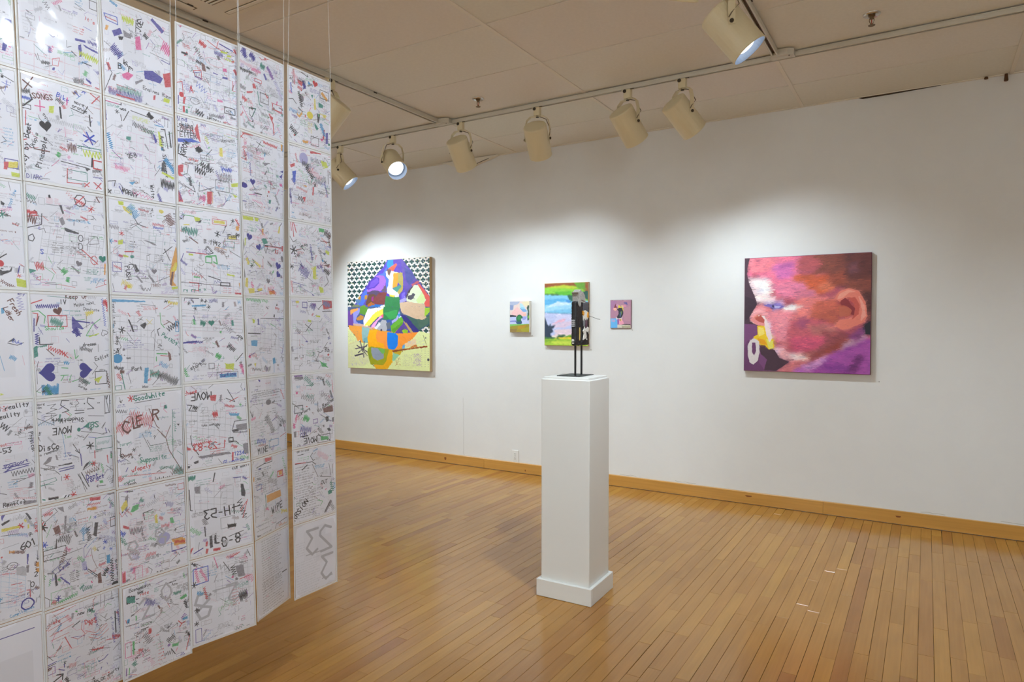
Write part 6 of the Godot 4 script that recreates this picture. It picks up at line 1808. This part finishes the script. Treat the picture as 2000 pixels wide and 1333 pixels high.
		["L","k",0.8,40,83,56,78],["W","y",44,85,56,105,8],["D","y",50,72,7.2,6.8],["Z","d",0.8,7,7,21,15,8,8],["L","k",0.5,77,109,95,106],
		["F","o",31,122,46,120,44,125,33,126],
	],
	"5_1": [
		["Z","k",1.1,1,-1,28,-3,7,5],["W","k",30,-2,55,-3,2],["F","r",49,1,77,-2,77,1,50,5],["L","l",2.2,78,13,94,21,82,26],
		["F","l",76,14,90,13,94,22,80,23],["L","k",1.6,94,27,95,53],["T","k",7.7,98,26,85,"REST"],["D","i",34,18,10.1,11.0],["Z","k",1.1,30,26,43,29,6,11],
		["F","r",2,35,13,30,13,36,4,40],["Z","r",0.8,15,12,19,28,8,4],["F","b",7,46,16,43,14,64,9,65],["Z","k",1.6,41,30,56,50,8,11],
		["Z","k",1.1,59,55,89,47,8,14],["T","k",9.9,59,64,0,"x"],["Z","n",1.1,1,77,4,104,12,4],["F","r",55,66,59,65,57,81,54,81],
		["F","o",31,66,42,66,38,69],["Z","r",0.8,16,72,42,77,10,5],["Z","k",1.4,19,90,34,94,4,11],["F","r",30,88,38,86,36,97],
		["Z","n",1.1,85,51,93,79,10,4],["Z","k",1.1,69,72,85,73,4,5],["W","p",4,101,23,103,2],["Z","d",0.8,46,34,77,47,14,11],
	],
	"5_2": [
		["L","r",1.7,6,-1,9,25],["L","r",1.4,2,-2,4,15],["L","r",2.2,9,0,15,17],["L","k",1.1,-1,24,7,35,16,30],["S","k",8,49,7.7],["L","k",1.1,11,50,29,45],
		["S","k",3,79,5.0],["T","k",6.1,11,61,0,"2AF"],["L","k",1.4,25,41,34,48],["L","k",1.4,25,43,26,40,31,40],["T","k",7.2,33,39,5,"so"],
		["T","n",5.5,46,36,80,"remember"],["Z","n",1.1,21,79,43,92,10,19],["L","n",1.1,23,67,29,78],["F","l",55,76,62,74,60,100,53,97],
		["Z","y",1.1,51,77,64,97,8,6],["S","v",66,75,3.9],["S","n",74,74,5.0],["F","e",69,2,83,3,81,9,71,9],["Z","e",1.4,69,7,85,7,4,8],
		["Z","k",1.4,83,9,99,16,6,14],["L","w",1.7,73,26,96,27],["Z","r",0.8,75,21,90,29,6,4],["T","w",6.6,91,14,78,"Phone"],
		["F","l",86,41,96,45,94,51,85,47],["L","k",1.1,72,45,84,51],["L","b",1.4,90,35,100,36],["Z","k",1.7,81,79,95,87,5,11],["S","k",85,65,3.9],
		["F","w",79,71,97,67,93,74],["L","k",1.1,87,91,92,102,82,111],["F","l",67,111,78,113,80,122,71,123],["W","n",14,112,28,114,2],
		["L","n",1.1,5,106,32,111],["L","n",0.8,21,114,50,125],["F","n",50,125,57,129,52,129],["Z","r",0.8,2,104,5,125,9,4],["L","k",0.8,11,122,25,124],
		["Z","k",0.8,68,39,78,62,8,6],["Z","q",0.8,40,9,71,24,10,7],["S","n",84,49,2.8],
	],
	"5_3": [
		["F","r",75,0,99,0,101,14,78,17],["Z","c",1.3,78,4,95,10,6,11],["L","k",1.3,41,3,73,2],["L","k",1.3,65,17,76,8],["L","k",1.6,76,21,101,20],
		["B","n",1.1,27,5,38,15],["Z","n",1.1,45,10,58,15,6,11],["F","y",11,3,20,3,18,7,12,7],["F","l",59,28,70,29,70,32,60,31],
		["F","l",39,36,48,37,47,42,40,40],["L","k",1.3,33,45,50,56],["L","k",1.3,48,43,35,57],["G","k",3,37,76,41,75,120,1,108,6,6],
		["Z","k",0.8,11,53,22,60,4,8],["L","k",0.5,76,46,76,55],["T","k",4.8,83,55,53,"then"],["F","n",33,75,38,75,38,78,33,77],["S","n",91,71,3.2],
		["S","n",94,81,2.1],["L","k",1.1,77,90,87,79],["T","k",8.1,81,96,0,"Rh"],["L","k",1.3,62,95,69,98,75,94],["L","k",1.1,66,98,58,112],
		["L","k",1.3,54,112,63,114],["F","e",69,116,84,118,82,125,71,124],["L","e",2.1,67,114,86,126],["T","k",4.8,8,107,-5,"pg.1.2"],
		["B","k",0.5,37,111,43,117],["Z","i",0.8,80,27,95,38,5,8],
	],
	"5_4": [
		["F","v",4,-1,24,-1,24,2,5,2],["F","g",6,2,26,3,26,8,5,7],["Z","t",1.1,29,4,49,21,8,11],["L","t",1.1,33,20,51,20],["Z","k",1.1,59,6,78,11,5,7],
		["Z","k",1.4,74,11,78,23,5,4],["Z","t",0.8,82,14,93,26,6,8],["L","r",1.1,97,14,99,38],["L","k",1.6,91,35,95,47],["Z","g",1.1,21,37,52,52,8,11],
		["Z","t",1.1,33,38,51,43,5,9],["B","k",1.1,5,55,24,68],["T","k",5.7,12,75,-20,"Ice berg"],["Z","e",2.3,26,77,38,84,5,11],["L","k",1.1,60,52,60,71],
		["Z","k",1.1,58,68,94,65,8,7],["F","w",72,66,97,62,98,74,74,74],["T","k",7.4,74,65,-24,"Realmm"],["L","k",1.7,93,34,97,47],
		["Z","g",1.1,69,36,93,52,6,11],["T","p",6.9,6,94,-75,"Bloom"],["F","p",1,87,5,87,5,95,2,95],["Z","n",1.1,17,98,43,101,10,11],
		["T","n",7.4,33,105,178,"TEU"],["B","v",0.9,48,84,59,91],["F","g",2,101,8,100,8,111,3,111],["L","k",2.3,19,112,35,112],
		["T","k",10.3,55,116,180,"MOVE"],["F","e",65,117,85,120,85,126,66,125],["B","k",0.9,57,115,89,129],["L","k",1.4,59,112,65,117],
		["L","k",1.4,85,125,91,130],["L","k",1.1,49,108,55,107],["F","k",78,83,86,82,86,91,80,92],["S","k",82,85,4.0],["F","k",81,105,88,104,92,110,85,110],
		["S","k",73,99,2.9],["F","g",94,86,100,85,100,94,95,94],["L","g",1.4,68,78,92,92],["Z","k",0.9,59,101,71,112,5,7],
	],
	"5_5": [
		["T","k",4.8,8,3,0,"delicious"],["L","k",1.2,10,8,23,8],["L","k",1.2,45,9,40,14,46,23,50,22],["W","e",9,12,40,20,2],["L","k",1.2,4,23,44,25,52,31],
		["L","r",1.5,4,22,28,24],["L","k",1.8,20,36,32,29],["L","g",1.5,44,30,57,55],["W","k",3,28,47,76,10],["W","k",4,75,65,125,11],
		["T","k",9.6,1,125,-41,"RRSION"],["T","k",7.2,65,72,0,"OUT"],["F","t",81,88,88,85,92,93,83,95],["Z","t",1.5,88,71,94,90,5,7],
		["T","c",6.6,95,75,85,"AOC"],["L","e",1.2,56,99,68,104,62,111],["F","g",87,105,92,109,76,128,72,125],["L","k",1.2,87,108,72,127],
		["Z","k",0.9,87,114,97,126,5,9],["L","k",0.9,85,35,89,58],["L","k",0.9,94,38,94,56],["Z","d",0.9,57,10,83,26,12,12],["L","k",1.2,63,56,89,61],
	],
	"5_6": [
		["M","q",46.0,89,63,0,"23"],["L","q",2.5,26,59,62,60],["M","q",46.0,88,115,0,"3"],["L","q",2.5,65,114,91,114],["W","q",2,31,24,58,6],
		["W","q",2,66,63,131,14],
	],
}
const PAINT := {
	"A": [
		["F","5a48a0",511,1,683,2,839,177,882,210,1002,343,1002,525,-1,522,-1,447,107,391,248,231,455,68],
		["F","5038b0",511,3,677,2,796,114,839,177,796,233,715,263,661,304,578,344,409,341,266,338,136,418,107,391,178,315,248,231,352,149,455,68],
		["F","4868d0",522,33,455,123,375,141,248,252,195,303,154,362,130,405,201,406,248,338,254,261,375,162,455,148,489,199,505,300,533,309,539,176,483,124],
		["F","2088d0",517,3,584,4,622,41,522,79,500,49],["F","5a3cb0",584,4,677,3,710,49,677,110,622,112,584,73],
		["F","6048a8",677,6,839,177,818,200,759,256,704,263,693,172,683,110],["F","484a98",715,78,796,118,834,172,764,240,732,181],
		["F","9a60c8",364,145,409,138,466,148,486,182,480,233,432,274,364,293,277,291,248,274,295,228,352,179],
		["F","4c30a0",242,252,277,193,358,149,404,163,404,205,352,246,266,261],["F","6a48b8",306,194,381,162,398,197,341,238,277,249],
		["F","504060",254,291,352,272,409,286,421,311,341,322,254,304],["F","605068",432,278,483,233,500,275,466,295],
		["F","604030",242,380,271,317,329,309,375,327,329,382,266,406,236,406],["F","783838",329,360,409,298,500,296,483,342,466,409,375,408,329,386],
		["F","902878",312,335,335,331,329,373,312,369],["F","a86020",260,406,306,381,352,407,318,428,266,423],["F","f05840",522,83,611,37,622,49,578,102,545,92],
		["F","705048",500,91,545,88,550,143,522,146],
		["F","e8e8e0",489,107,505,103,511,133,533,150,556,105,584,110,572,202,567,268,611,286,644,316,639,349,567,331,505,300,505,258,522,234,528,175,494,145],
		["F","e0d8b0",584,110,639,125,639,162,611,236,567,256],["F","d89828",584,127,650,125,639,179,622,245,572,256,578,202],
		["F","b0a050",644,129,688,126,696,238,688,279,650,316,628,295,672,242,633,203],["F","489080",584,260,666,233,672,246,622,294,578,269],
		["F","f0c830",533,318,595,327,584,344,539,330],["F","5840b8",666,312,715,280,732,309,726,346,693,374,650,357],["F","7860d8",683,312,715,301,710,346,677,362],
		["F","a8a0e0",661,370,721,350,732,371,677,395,655,469,622,494,644,419],["F","504048",732,346,759,289,828,225,839,209,850,226,812,266,786,339,759,359],
		["F","404058",769,343,807,331,807,315,828,319,823,348,791,364,764,359],
		["F","e0ecc8",737,354,796,274,823,241,871,243,913,292,960,362,945,407,850,397,775,388,737,375],["F","d4e8a0",850,373,929,293,955,350,934,402,871,397],
		["F","504c58",748,334,796,327,812,311,834,323,812,356,786,368,753,359],["F","e05850",866,234,882,231,997,343,1002,436,955,431,940,406,966,370,913,292],
		["F","c05868",796,233,866,206,882,214,850,226,807,245],["F","d8b898",661,395,737,387,850,401,945,415,955,471,945,508,850,528,759,523,688,494,655,457],
		["F","2c8048",489,329,578,344,650,345,655,419,633,486,622,552,477,552,466,468,477,384],["F","389850",494,489,622,427,628,510,522,543],
		["F","1c6cc0",260,428,352,407,443,409,466,421,375,454,283,441],["F","f0f0f0",266,436,329,450,466,409,472,421,460,468,375,518,283,551,219,523,254,479],
		["F","f0e050",329,523,460,459,466,484,409,523,364,552,306,551],["F","f08098",398,523,443,493,466,501,460,523,421,552],
		["F","6a9030",160,427,219,406,260,466,248,496,201,504,154,487],["F","788060",71,404,142,405,166,422,119,435,53,434],
		["F","f0a050",35,460,113,430,136,435,71,478,41,499],["F","9090d8",65,522,101,465,160,431,166,465,125,522],["F","7048a0",-1,451,35,456,41,522,-1,522],
		["F","c8d830",950,443,997,439,992,492,945,516],["F","588068",955,508,1002,488,1002,528,945,528],["F","5878a0",101,361,172,341,178,362,130,405],
		["F","b08030",142,336,172,324,166,354,142,349],["F","b08030",219,324,254,317,248,351,219,354],
		["F","4a5a80",-1,425,1006,436,1006,580,876,642,624,684,306,640,-1,599],["F","e0a030",12,599,881,655,818,713,683,817,564,838,491,998,368,998,268,844,186,762],
		["F","7048a0",-1,463,38,463,70,510,77,585,70,604,-1,595],["F","9090d8",70,463,161,431,167,459,122,506,103,548,154,571,192,580,154,599,77,576],
		["F","f0a050",38,454,128,436,135,450,70,477,38,496],["F","5a9030",167,427,256,428,262,456,224,497,154,483],
		["F","c88838",116,534,167,501,205,515,199,539,128,553],["F","3858a0",109,552,205,553,199,585,128,571],
		["F","d0a898",70,581,192,590,306,617,319,636,192,608,77,595],["F","f0f0ec",262,446,467,430,455,476,356,512,300,548,256,604,212,599,205,553,237,488],
		["F","f0e050",356,479,467,439,461,489,381,521,281,599,218,599,256,562],["F","f0a0d8",306,603,406,521,455,494,467,507,393,548,344,613,306,617],
		["F","f06080",430,507,455,494,464,512,449,526],["F","b0b0b8",362,626,442,548,485,553,516,621,479,648,406,640],["F","e0e0e0",344,622,406,571,418,589,368,631],
		["F","2c8048",461,430,654,432,630,490,612,540,534,546,461,539,455,476],["F","38a050",467,485,624,459,618,522,540,544],
		["F","a8a8e8",612,535,648,472,660,490,624,549,558,580,552,562],["F","3858a0",497,548,552,549,564,621,552,653,497,648,510,603],
		["F","606878",491,580,534,571,540,621,504,630],["F","e0e8f0",648,522,677,508,683,526,654,544],["F","2890d0",630,499,660,490,648,522],
		["F","6040a0",600,666,701,558,789,620,812,664],["F","584888",636,674,701,602,725,634,660,674],["F","68b030",546,603,672,522,695,540,689,576,576,666,552,644],
		["F","589820",558,643,689,567,689,580,582,666],["F","98c020",683,647,713,629,748,642,742,665,701,670],
		["F","302880",666,504,719,509,881,646,858,659,806,655,701,549],["F","c0a060",701,562,725,571,806,655,783,660],
		["F","3a6058",736,513,818,536,950,523,1006,506,1006,576,916,615,876,637,818,589],["F","486858",858,549,995,523,973,584,893,620],
		["F","d8b898",660,432,950,435,944,488,961,527,916,545,841,536,742,504,683,482],["F","a0c830",950,444,1001,444,995,479,944,518],
		["F","f0a040",12,599,180,608,186,752,154,730,128,749,96,688,31,646],["F","90b8b8",186,613,281,627,275,659,256,724,262,751,231,761,199,748,186,687],
		["F","70a8b0",205,724,256,705,256,756,212,757],["F","ffb000",281,645,381,644,387,704,406,795,281,793,256,724],
		["F","ff9838",381,649,497,662,504,807,430,808,381,750,362,704],["F","ffb000",268,742,344,746,455,767,467,803,406,795,281,793],
		["F","0080e8",504,662,600,670,642,697,630,719,630,782,588,815,522,811,504,780],["F","ff9830",636,674,870,659,812,709,731,750,683,791,600,814,630,782,636,719],
		["F","e2e8a4",881,650,1006,672,1006,999,858,1004,491,998,624,881,683,817,736,763,818,708],
		["F","e2e8a4",-1,628,38,651,96,702,128,749,186,762,256,765,268,834,275,927,356,998,-1,1000],
		["F","dcdca6",-1,783,116,744,192,780,250,844,281,936,192,980,-1,991],["F","a0a010",300,797,522,820,522,866,491,925,455,958,294,958,256,853,262,811],
		["F","889820",262,825,300,797,312,870,281,927],["F","9098a8",306,806,381,809,455,849,455,899,381,919,331,902,306,852],
		["F","70b050",381,805,467,817,467,849,442,858,406,827],["F","ecac00",522,825,564,829,564,928,504,993,368,998,331,967,455,967,491,925],
		["F","90c8a0",576,846,654,858,588,918,564,919],["F","c8a820",576,828,677,826,654,863,582,846],["F","904818",564,829,967,777,973,786,683,822,576,840],
		["F","c87830",736,816,801,784,835,761,858,783,772,802],["F","f0d0a0",713,763,835,717,847,761,736,794],["F","60a8e0",683,786,707,768,713,794,689,808],
		["X","7050a0",689,858,899,963,220,4],["X","9868b0",818,846,899,954,130,5],["X","b07830",600,887,660,966,60,5],["X","b0b8d0",742,723,939,769,60,5],
		["X","5060a0",5,651,135,753,150,4],["X","d09040",12,689,122,772,50,4],["X","b0a0d0",31,849,256,973,90,5],["L","584860",9,96,819,243,793],
		["L","403850",13,96,885,192,864],["L","504858",9,161,743,192,845],["L","504858",9,116,786,250,844],["L","504858",9,250,779,135,856],
		["L","504858",9,212,747,205,896],["L","504858",7,192,822,250,881],["N","5a5a80",910,804,984,960,3,9],["L","888860",5,927,685,961,764],
		["D","404050",984,899,15],["D","404060",956,707,9],["D","404060",430,640,13],
	],
	"B": [
		["F","b85868",0,0,1000,0,1000,1000,0,1000],
		["F","4a3040",0,0,121,0,30,110,31,224,77,329,105,405,42,509,51,576,116,595,116,709,243,801,306,893,377,919,272,998,0,1000],
		["F","3c2838",2,337,96,367,103,410,60,481,42,519,3,576],["F","7a4878",3,596,107,604,116,699,80,709,126,775,118,928,191,997,0,1000],
		["F","5a3850",117,776,199,793,261,819,289,884,209,925,136,880],["F","5c3050",172,888,280,894,316,949,263,994,164,993],
		["F","ec7898",39,1,446,1,430,96,465,216,397,334,275,351,239,210,76,140,21,176,21,72],["F","f08090",29,6,255,2,238,117,76,130,21,119],
		["F","d870b0",238,80,395,49,405,168,292,193,247,154],["F","f6dcdf",30,176,212,181,239,313,258,378,346,407,329,426,205,406,114,405,96,386,49,272],
		["F","fffaf5",90,197,194,218,208,303,123,301],["F","b85860",446,-2,761,0,730,107,582,147,464,116],
		["F","8a4a40",514,-1,1000,0,995,325,909,306,805,287,707,249,682,150,583,165,648,59],["F","6a3838",809,0,1000,0,997,204,884,227,803,163,826,66],
		["F","7a4850",826,93,905,70,914,157,843,173],["F","d06040",405,178,599,165,731,187,716,285,601,355,465,243],["F","e07858",600,265,731,196,732,285,651,329],
		["F","a05040",682,159,803,163,813,251,716,267],["F","e880a0",248,248,431,215,516,254,466,344,398,371,275,341],
		["F","d87890",397,315,567,282,618,373,501,427,433,390],["F","e88080",433,390,568,355,651,356,734,375,759,482,736,590,588,609,400,574,416,463],
		["F","d06858",585,391,750,384,760,500,654,572,536,537],["F","c06050",570,500,767,446,752,572,655,681,555,664],
		["F","e08088",114,424,346,454,433,445,451,500,382,574,349,705,367,798,297,799,243,707,206,613,187,519],
		["F","f090a0",196,481,347,463,399,481,365,611,332,742,260,706],["F","f0a0a8",42,519,105,424,169,443,187,500,170,575,106,595,51,567],
		["F","e07860",88,519,142,500,170,547,134,585,79,566],["F","f8d8d8",51,557,97,585,116,600,61,576],
		["F","c86070",400,555,570,536,736,590,754,680,656,754,539,812,419,815,367,742,357,649],["F","d05878",401,704,688,690,656,772,523,830,402,815],
		["F","b05878",468,537,520,573,503,628,452,611],["F","c07070",520,610,687,590,819,687,688,690,588,673],
		["F","a05058",622,645,898,677,771,787,624,873,523,904,590,810,689,717],["F","984848",738,734,891,686,772,805,574,884],
		["F","f0d8e8",169,519,206,556,224,632,243,707,243,763,198,707,179,594],["F","f0c8e0",252,782,306,799,376,835,386,900,324,892,270,838],
		["F","e8a8b0",279,800,402,834,523,840,590,819,540,885,386,909,315,893],["F","f8e0e0",385,853,506,859,515,886,403,890],
		["F","d07880",272,998,377,919,540,903,456,990],["F","b868b8",404,992,541,922,674,862,962,711,995,711,1000,1000,456,999],
		["F","a850a8",575,957,674,871,915,730,995,702,1000,1000,584,1008],["F","8c3c98",592,966,691,916,870,945,855,995],
		["F","783078",839,973,877,874,932,827,949,871,887,994],["F","d090c8",481,943,674,862,633,937,524,987],["F","c090b0",867,696,961,623,977,694,962,711,772,805],
		["F","904880",835,687,952,606,954,676,891,731],
		["F","e88878",741,357,773,313,837,292,909,315,957,404,975,518,944,571,850,616,794,630,745,599,768,554,865,536,911,465,886,377,830,367,774,402],
		["F","d06860",830,367,894,359,926,430,919,500,873,553,887,465,879,403],["F","983840",782,384,814,367,831,394,855,429,879,447,872,509,848,500,831,447,775,420],
		["F","b85848",759,429,847,438,872,482,848,518,768,518],["F","e89080",909,359,958,430,967,518,928,553,943,465],
		["F","f09888",761,590,817,554,888,544,873,589,802,625],["F","202030",960,597,999,562,996,667,969,667],["F","5a3030",917,315,995,325,995,553,975,518,957,395],
		["F","7058b0",169,420,196,401,249,411,258,397,337,426,320,444,258,458,214,434],["F","9890d8",249,425,302,425,294,449,250,453],
		["F","282850",231,420,249,416,254,444,236,444],["F","f8f0f0",311,444,433,431,425,463,347,463],["F","e0b0d0",213,369,337,389,329,412,258,397],
		["F","f0c820",111,604,170,604,197,651,243,725,248,791,208,806,180,774,117,756,80,700,116,680],["F","f8e060",116,614,161,613,171,670,125,699],
		["F","e8a810",116,709,171,727,198,774,126,756],["F","e8e060",180,708,243,735,243,801,208,802],
		["F","ddd0d0",34,768,52,729,89,714,126,747,126,832,118,900,81,944,49,921,35,854],["F","7a4878",71,748,94,752,97,824,85,858,70,834],
		["F","b06060",471,832,607,810,540,885],["C","4a3040",0,0,39,1,21,72,16,138,31,214,68,300,101,386,103,410,69,471,42,519,44,562,84,584,112,597,109,690,4,711],
		["C","3c2838",2,337,78,367,103,410,60,481,42,519,3,557],["C","7a4878",3,586,79,590,112,602,113,685,80,700,34,749,4,778],
		["C","7a4878",4,778,35,845,49,926,81,949,131,899,137,785,199,821,262,829,297,884,377,914,272,996,0,1000],
		["C","4a3040",126,775,208,811,257,815,297,884,375,914,272,993,173,993,199,897,145,851],["C","6a3c68",34,729,135,775,127,928,173,993,0,1000,4,778],
		["C","f0c820",111,604,170,599,193,641,243,725,251,791,212,809,180,774,117,756,80,700,116,680],["C","f8e070",120,614,161,618,171,670,125,694],
		["C","e8a010",116,711,171,727,194,769,126,754],["C","e8e068",189,717,241,735,243,796,212,804],
		["C","ddd4d4",32,777,50,734,87,714,126,742,130,832,118,904,81,944,49,926,33,854],["C","6a3c68",69,753,93,752,99,824,85,860,70,834],
		["C","f4dcdc",120,509,169,514,206,594,236,707,216,745,187,670,170,585],["C","c05a50",92,538,135,509,170,547,165,590,129,571],
		["C","e89090",51,548,106,590,170,599,170,580,115,562,69,524],["C","7a68b8",167,421,200,409,251,417,329,432,307,445,258,448,215,433],
		["C","b4aee0",255,425,304,432,287,444,257,444],["C","34345c",235,422,247,421,249,439,238,437],["C","fbf2f0",329,448,424,437,416,459,351,461],
		["C","e88070",737,366,765,317,837,289,909,311,961,404,976,518,946,572,850,617,794,632,741,601,768,554,857,545,912,500,918,430,886,368,830,358,778,402],
		["C","f09c88",754,375,773,331,837,301,885,315,838,323,790,366],["C","c85a50",830,367,886,368,918,430,912,500,865,545,887,474,879,412],
		["C","8c3038",776,393,813,369,834,389,855,426,884,456,875,511,858,500,862,465,830,438,783,422],["C","c06450",767,438,835,447,860,474,848,513,772,522],
		["C","f0a090",913,359,954,430,965,518,932,557,939,465],["C","20202c",960,599,999,563,997,669,969,667],
	],
	"M": [
		["F","90c840",0,0,1000,-1,1000,1000,0,1000],["F","985830",0,0,1000,-1,1000,137,940,144,850,65,620,41,383,44,139,59,0,57],
		["F","6aa038",682,1,925,5,940,113,805,95],["F","b8c838",55,65,463,32,744,80,620,117,302,90,139,126],
		["F","88cc40",0,74,463,87,895,131,910,164,542,200,302,184,139,171,0,175],["F","60b838",237,142,620,139,651,195,302,189],
		["F","508050",0,170,302,173,351,192,172,206,39,188],["F","80c4e8",0,187,237,197,558,201,558,256,1000,296,1000,507,0,475],
		["F","a0d4f0",39,324,620,334,620,410,302,422,0,458],["F","60b0e0",0,266,463,252,558,277,172,329,0,345],["F","c8e2f2",302,300,620,318,589,344,302,361,39,391],
		["F","306850",542,200,682,196,682,283,620,291,573,256],["F","2c5850",850,150,1000,147,1000,275,895,227],["F","5098d8",495,275,620,280,605,312,510,308],
		["F","c0c8ec",0,478,1000,507,1000,868,0,864],["F","d0d0f0",302,511,651,520,651,606,237,620],["F","e8b8d0",302,610,495,570,463,614,172,653],
		["F","dcc8e0",172,664,651,606,651,650,463,712,237,709],["F","e8d0dc",237,754,651,736,651,823,237,843],
		["F","304058",0,537,22,594,55,662,105,708,139,652,139,708,245,676,172,742,205,776,122,809,172,876,0,876],["F","f0e0d0",172,854,636,823,636,866,205,876],
		["F","406848",286,865,383,838,495,833,431,866,302,876],["F","68a030",463,866,636,834,636,877,463,882],["F","e8d038",205,876,636,872,636,910,463,910],
		["F","487848",0,870,205,876,463,910,0,910],["F","a8cc40",0,904,636,899,1000,889,1000,1000,0,1000],["F","c8dc50",139,932,620,932,620,975,221,977],
		["F","88b838",0,910,302,921,0,944],["L","5888a8",8,0,471,1000,505],
	],
	"d1": [
		["F","e8d0c8",4,-5,1021,6,1012,1005,4,1001],["F","b0b8d0",4,1,522,13,406,91,191,126,151,273,13,285],["F","8898c0",4,124,171,138,151,261,13,260],
		["F","b8dce8",522,68,638,94,792,229,754,265,542,251],["F","78a8d8",542,227,677,228,907,302,830,338,677,338],["F","98d0e8",561,190,735,204,754,253,600,240],
		["F","e8dcb8",638,20,1021,13,1012,194,907,133,792,168,677,94],["F","f0c0c0",92,384,367,189,522,288,869,411,830,472,171,483],
		["F","f0b8a8",677,423,869,411,850,460,715,472],["F","b8c8d8",869,290,1012,230,1012,751,869,751],["F","383c48",4,445,328,471,328,514,4,519],
		["F","c0c8ec",4,519,1012,496,1012,751,4,754],["F","8890d0",4,643,328,618,328,667,4,668],["F","98a0e0",638,496,869,496,830,581,677,606],
		["F","2c7048",328,532,406,459,522,435,638,496,658,545,561,557,600,679,445,679,347,630],["F","305878",308,655,445,667,600,642,619,715,483,752,347,716],
		["F","389050",425,495,561,483,522,593,406,581],["F","405848",878,217,926,145,983,145,974,291,993,387,1012,557,926,630,907,484,945,339],
		["F","70b048",926,484,1012,460,1012,557,926,545],["F","80c060",4,754,1012,739,1012,799,4,828],["F","a09030",4,828,367,790,1012,751,1012,1005,4,1001],
		["F","b89028",406,826,830,776,754,873,425,899],["F","907840",4,902,367,900,328,986,4,988],["F","a8a030",561,911,1012,835,1002,981,638,971],
	],
	"d2": [
		["F","b888a0",2,9,999,11,999,992,14,1003],["F","b080a8",23,28,291,21,258,216,56,312,23,485],["F","c090a0",620,318,975,202,975,753,686,730],
		["F","68b8f0",6,657,324,657,341,987,14,1003],["F","98b8e8",39,670,241,706,208,780,39,768],["F","b8a8d8",90,719,208,719,191,780,107,780],
		["F","f0b0a0",141,289,291,241,324,327,241,375,157,350],["F","803848",174,264,249,131,266,204,316,254,258,265],["F","d098b8",274,180,357,132,407,182,357,242],
		["F","e8d040",391,182,457,195,522,256,620,282,620,391,555,390,391,279],["F","e0c890",522,196,620,173,653,258,588,281],
		["F","303440",341,327,424,279,555,281,620,415,620,488,555,609,374,657,324,608,407,486,407,401],["F","708858",489,414,571,402,539,511,489,536],
		["F","506888",473,438,506,438,506,584,457,584],["F","e0d0d8",274,608,357,657,555,645,588,584,555,681,291,682],["F","9058a8",357,682,424,694,424,852,366,852],
		["F","f0a0b8",424,682,555,681,669,838,555,888,424,864],["F","f0c890",457,669,555,681,539,754,473,742],["F","806030",457,694,489,694,489,742,465,742],
		["F","e090b0",604,172,718,174,783,223,653,246],["F","6060a0",653,88,799,79,831,176,783,139,686,113],
		["F","484040",555,888,686,863,975,873,975,903,783,886,555,900],["F","d8d0c0",349,889,975,903,991,986,349,993],["F","b0b090",555,924,975,920,975,980,588,984],
		["D","e8d8b0",291,315,16],["L","604030",13,291,254,341,352],
	],
}
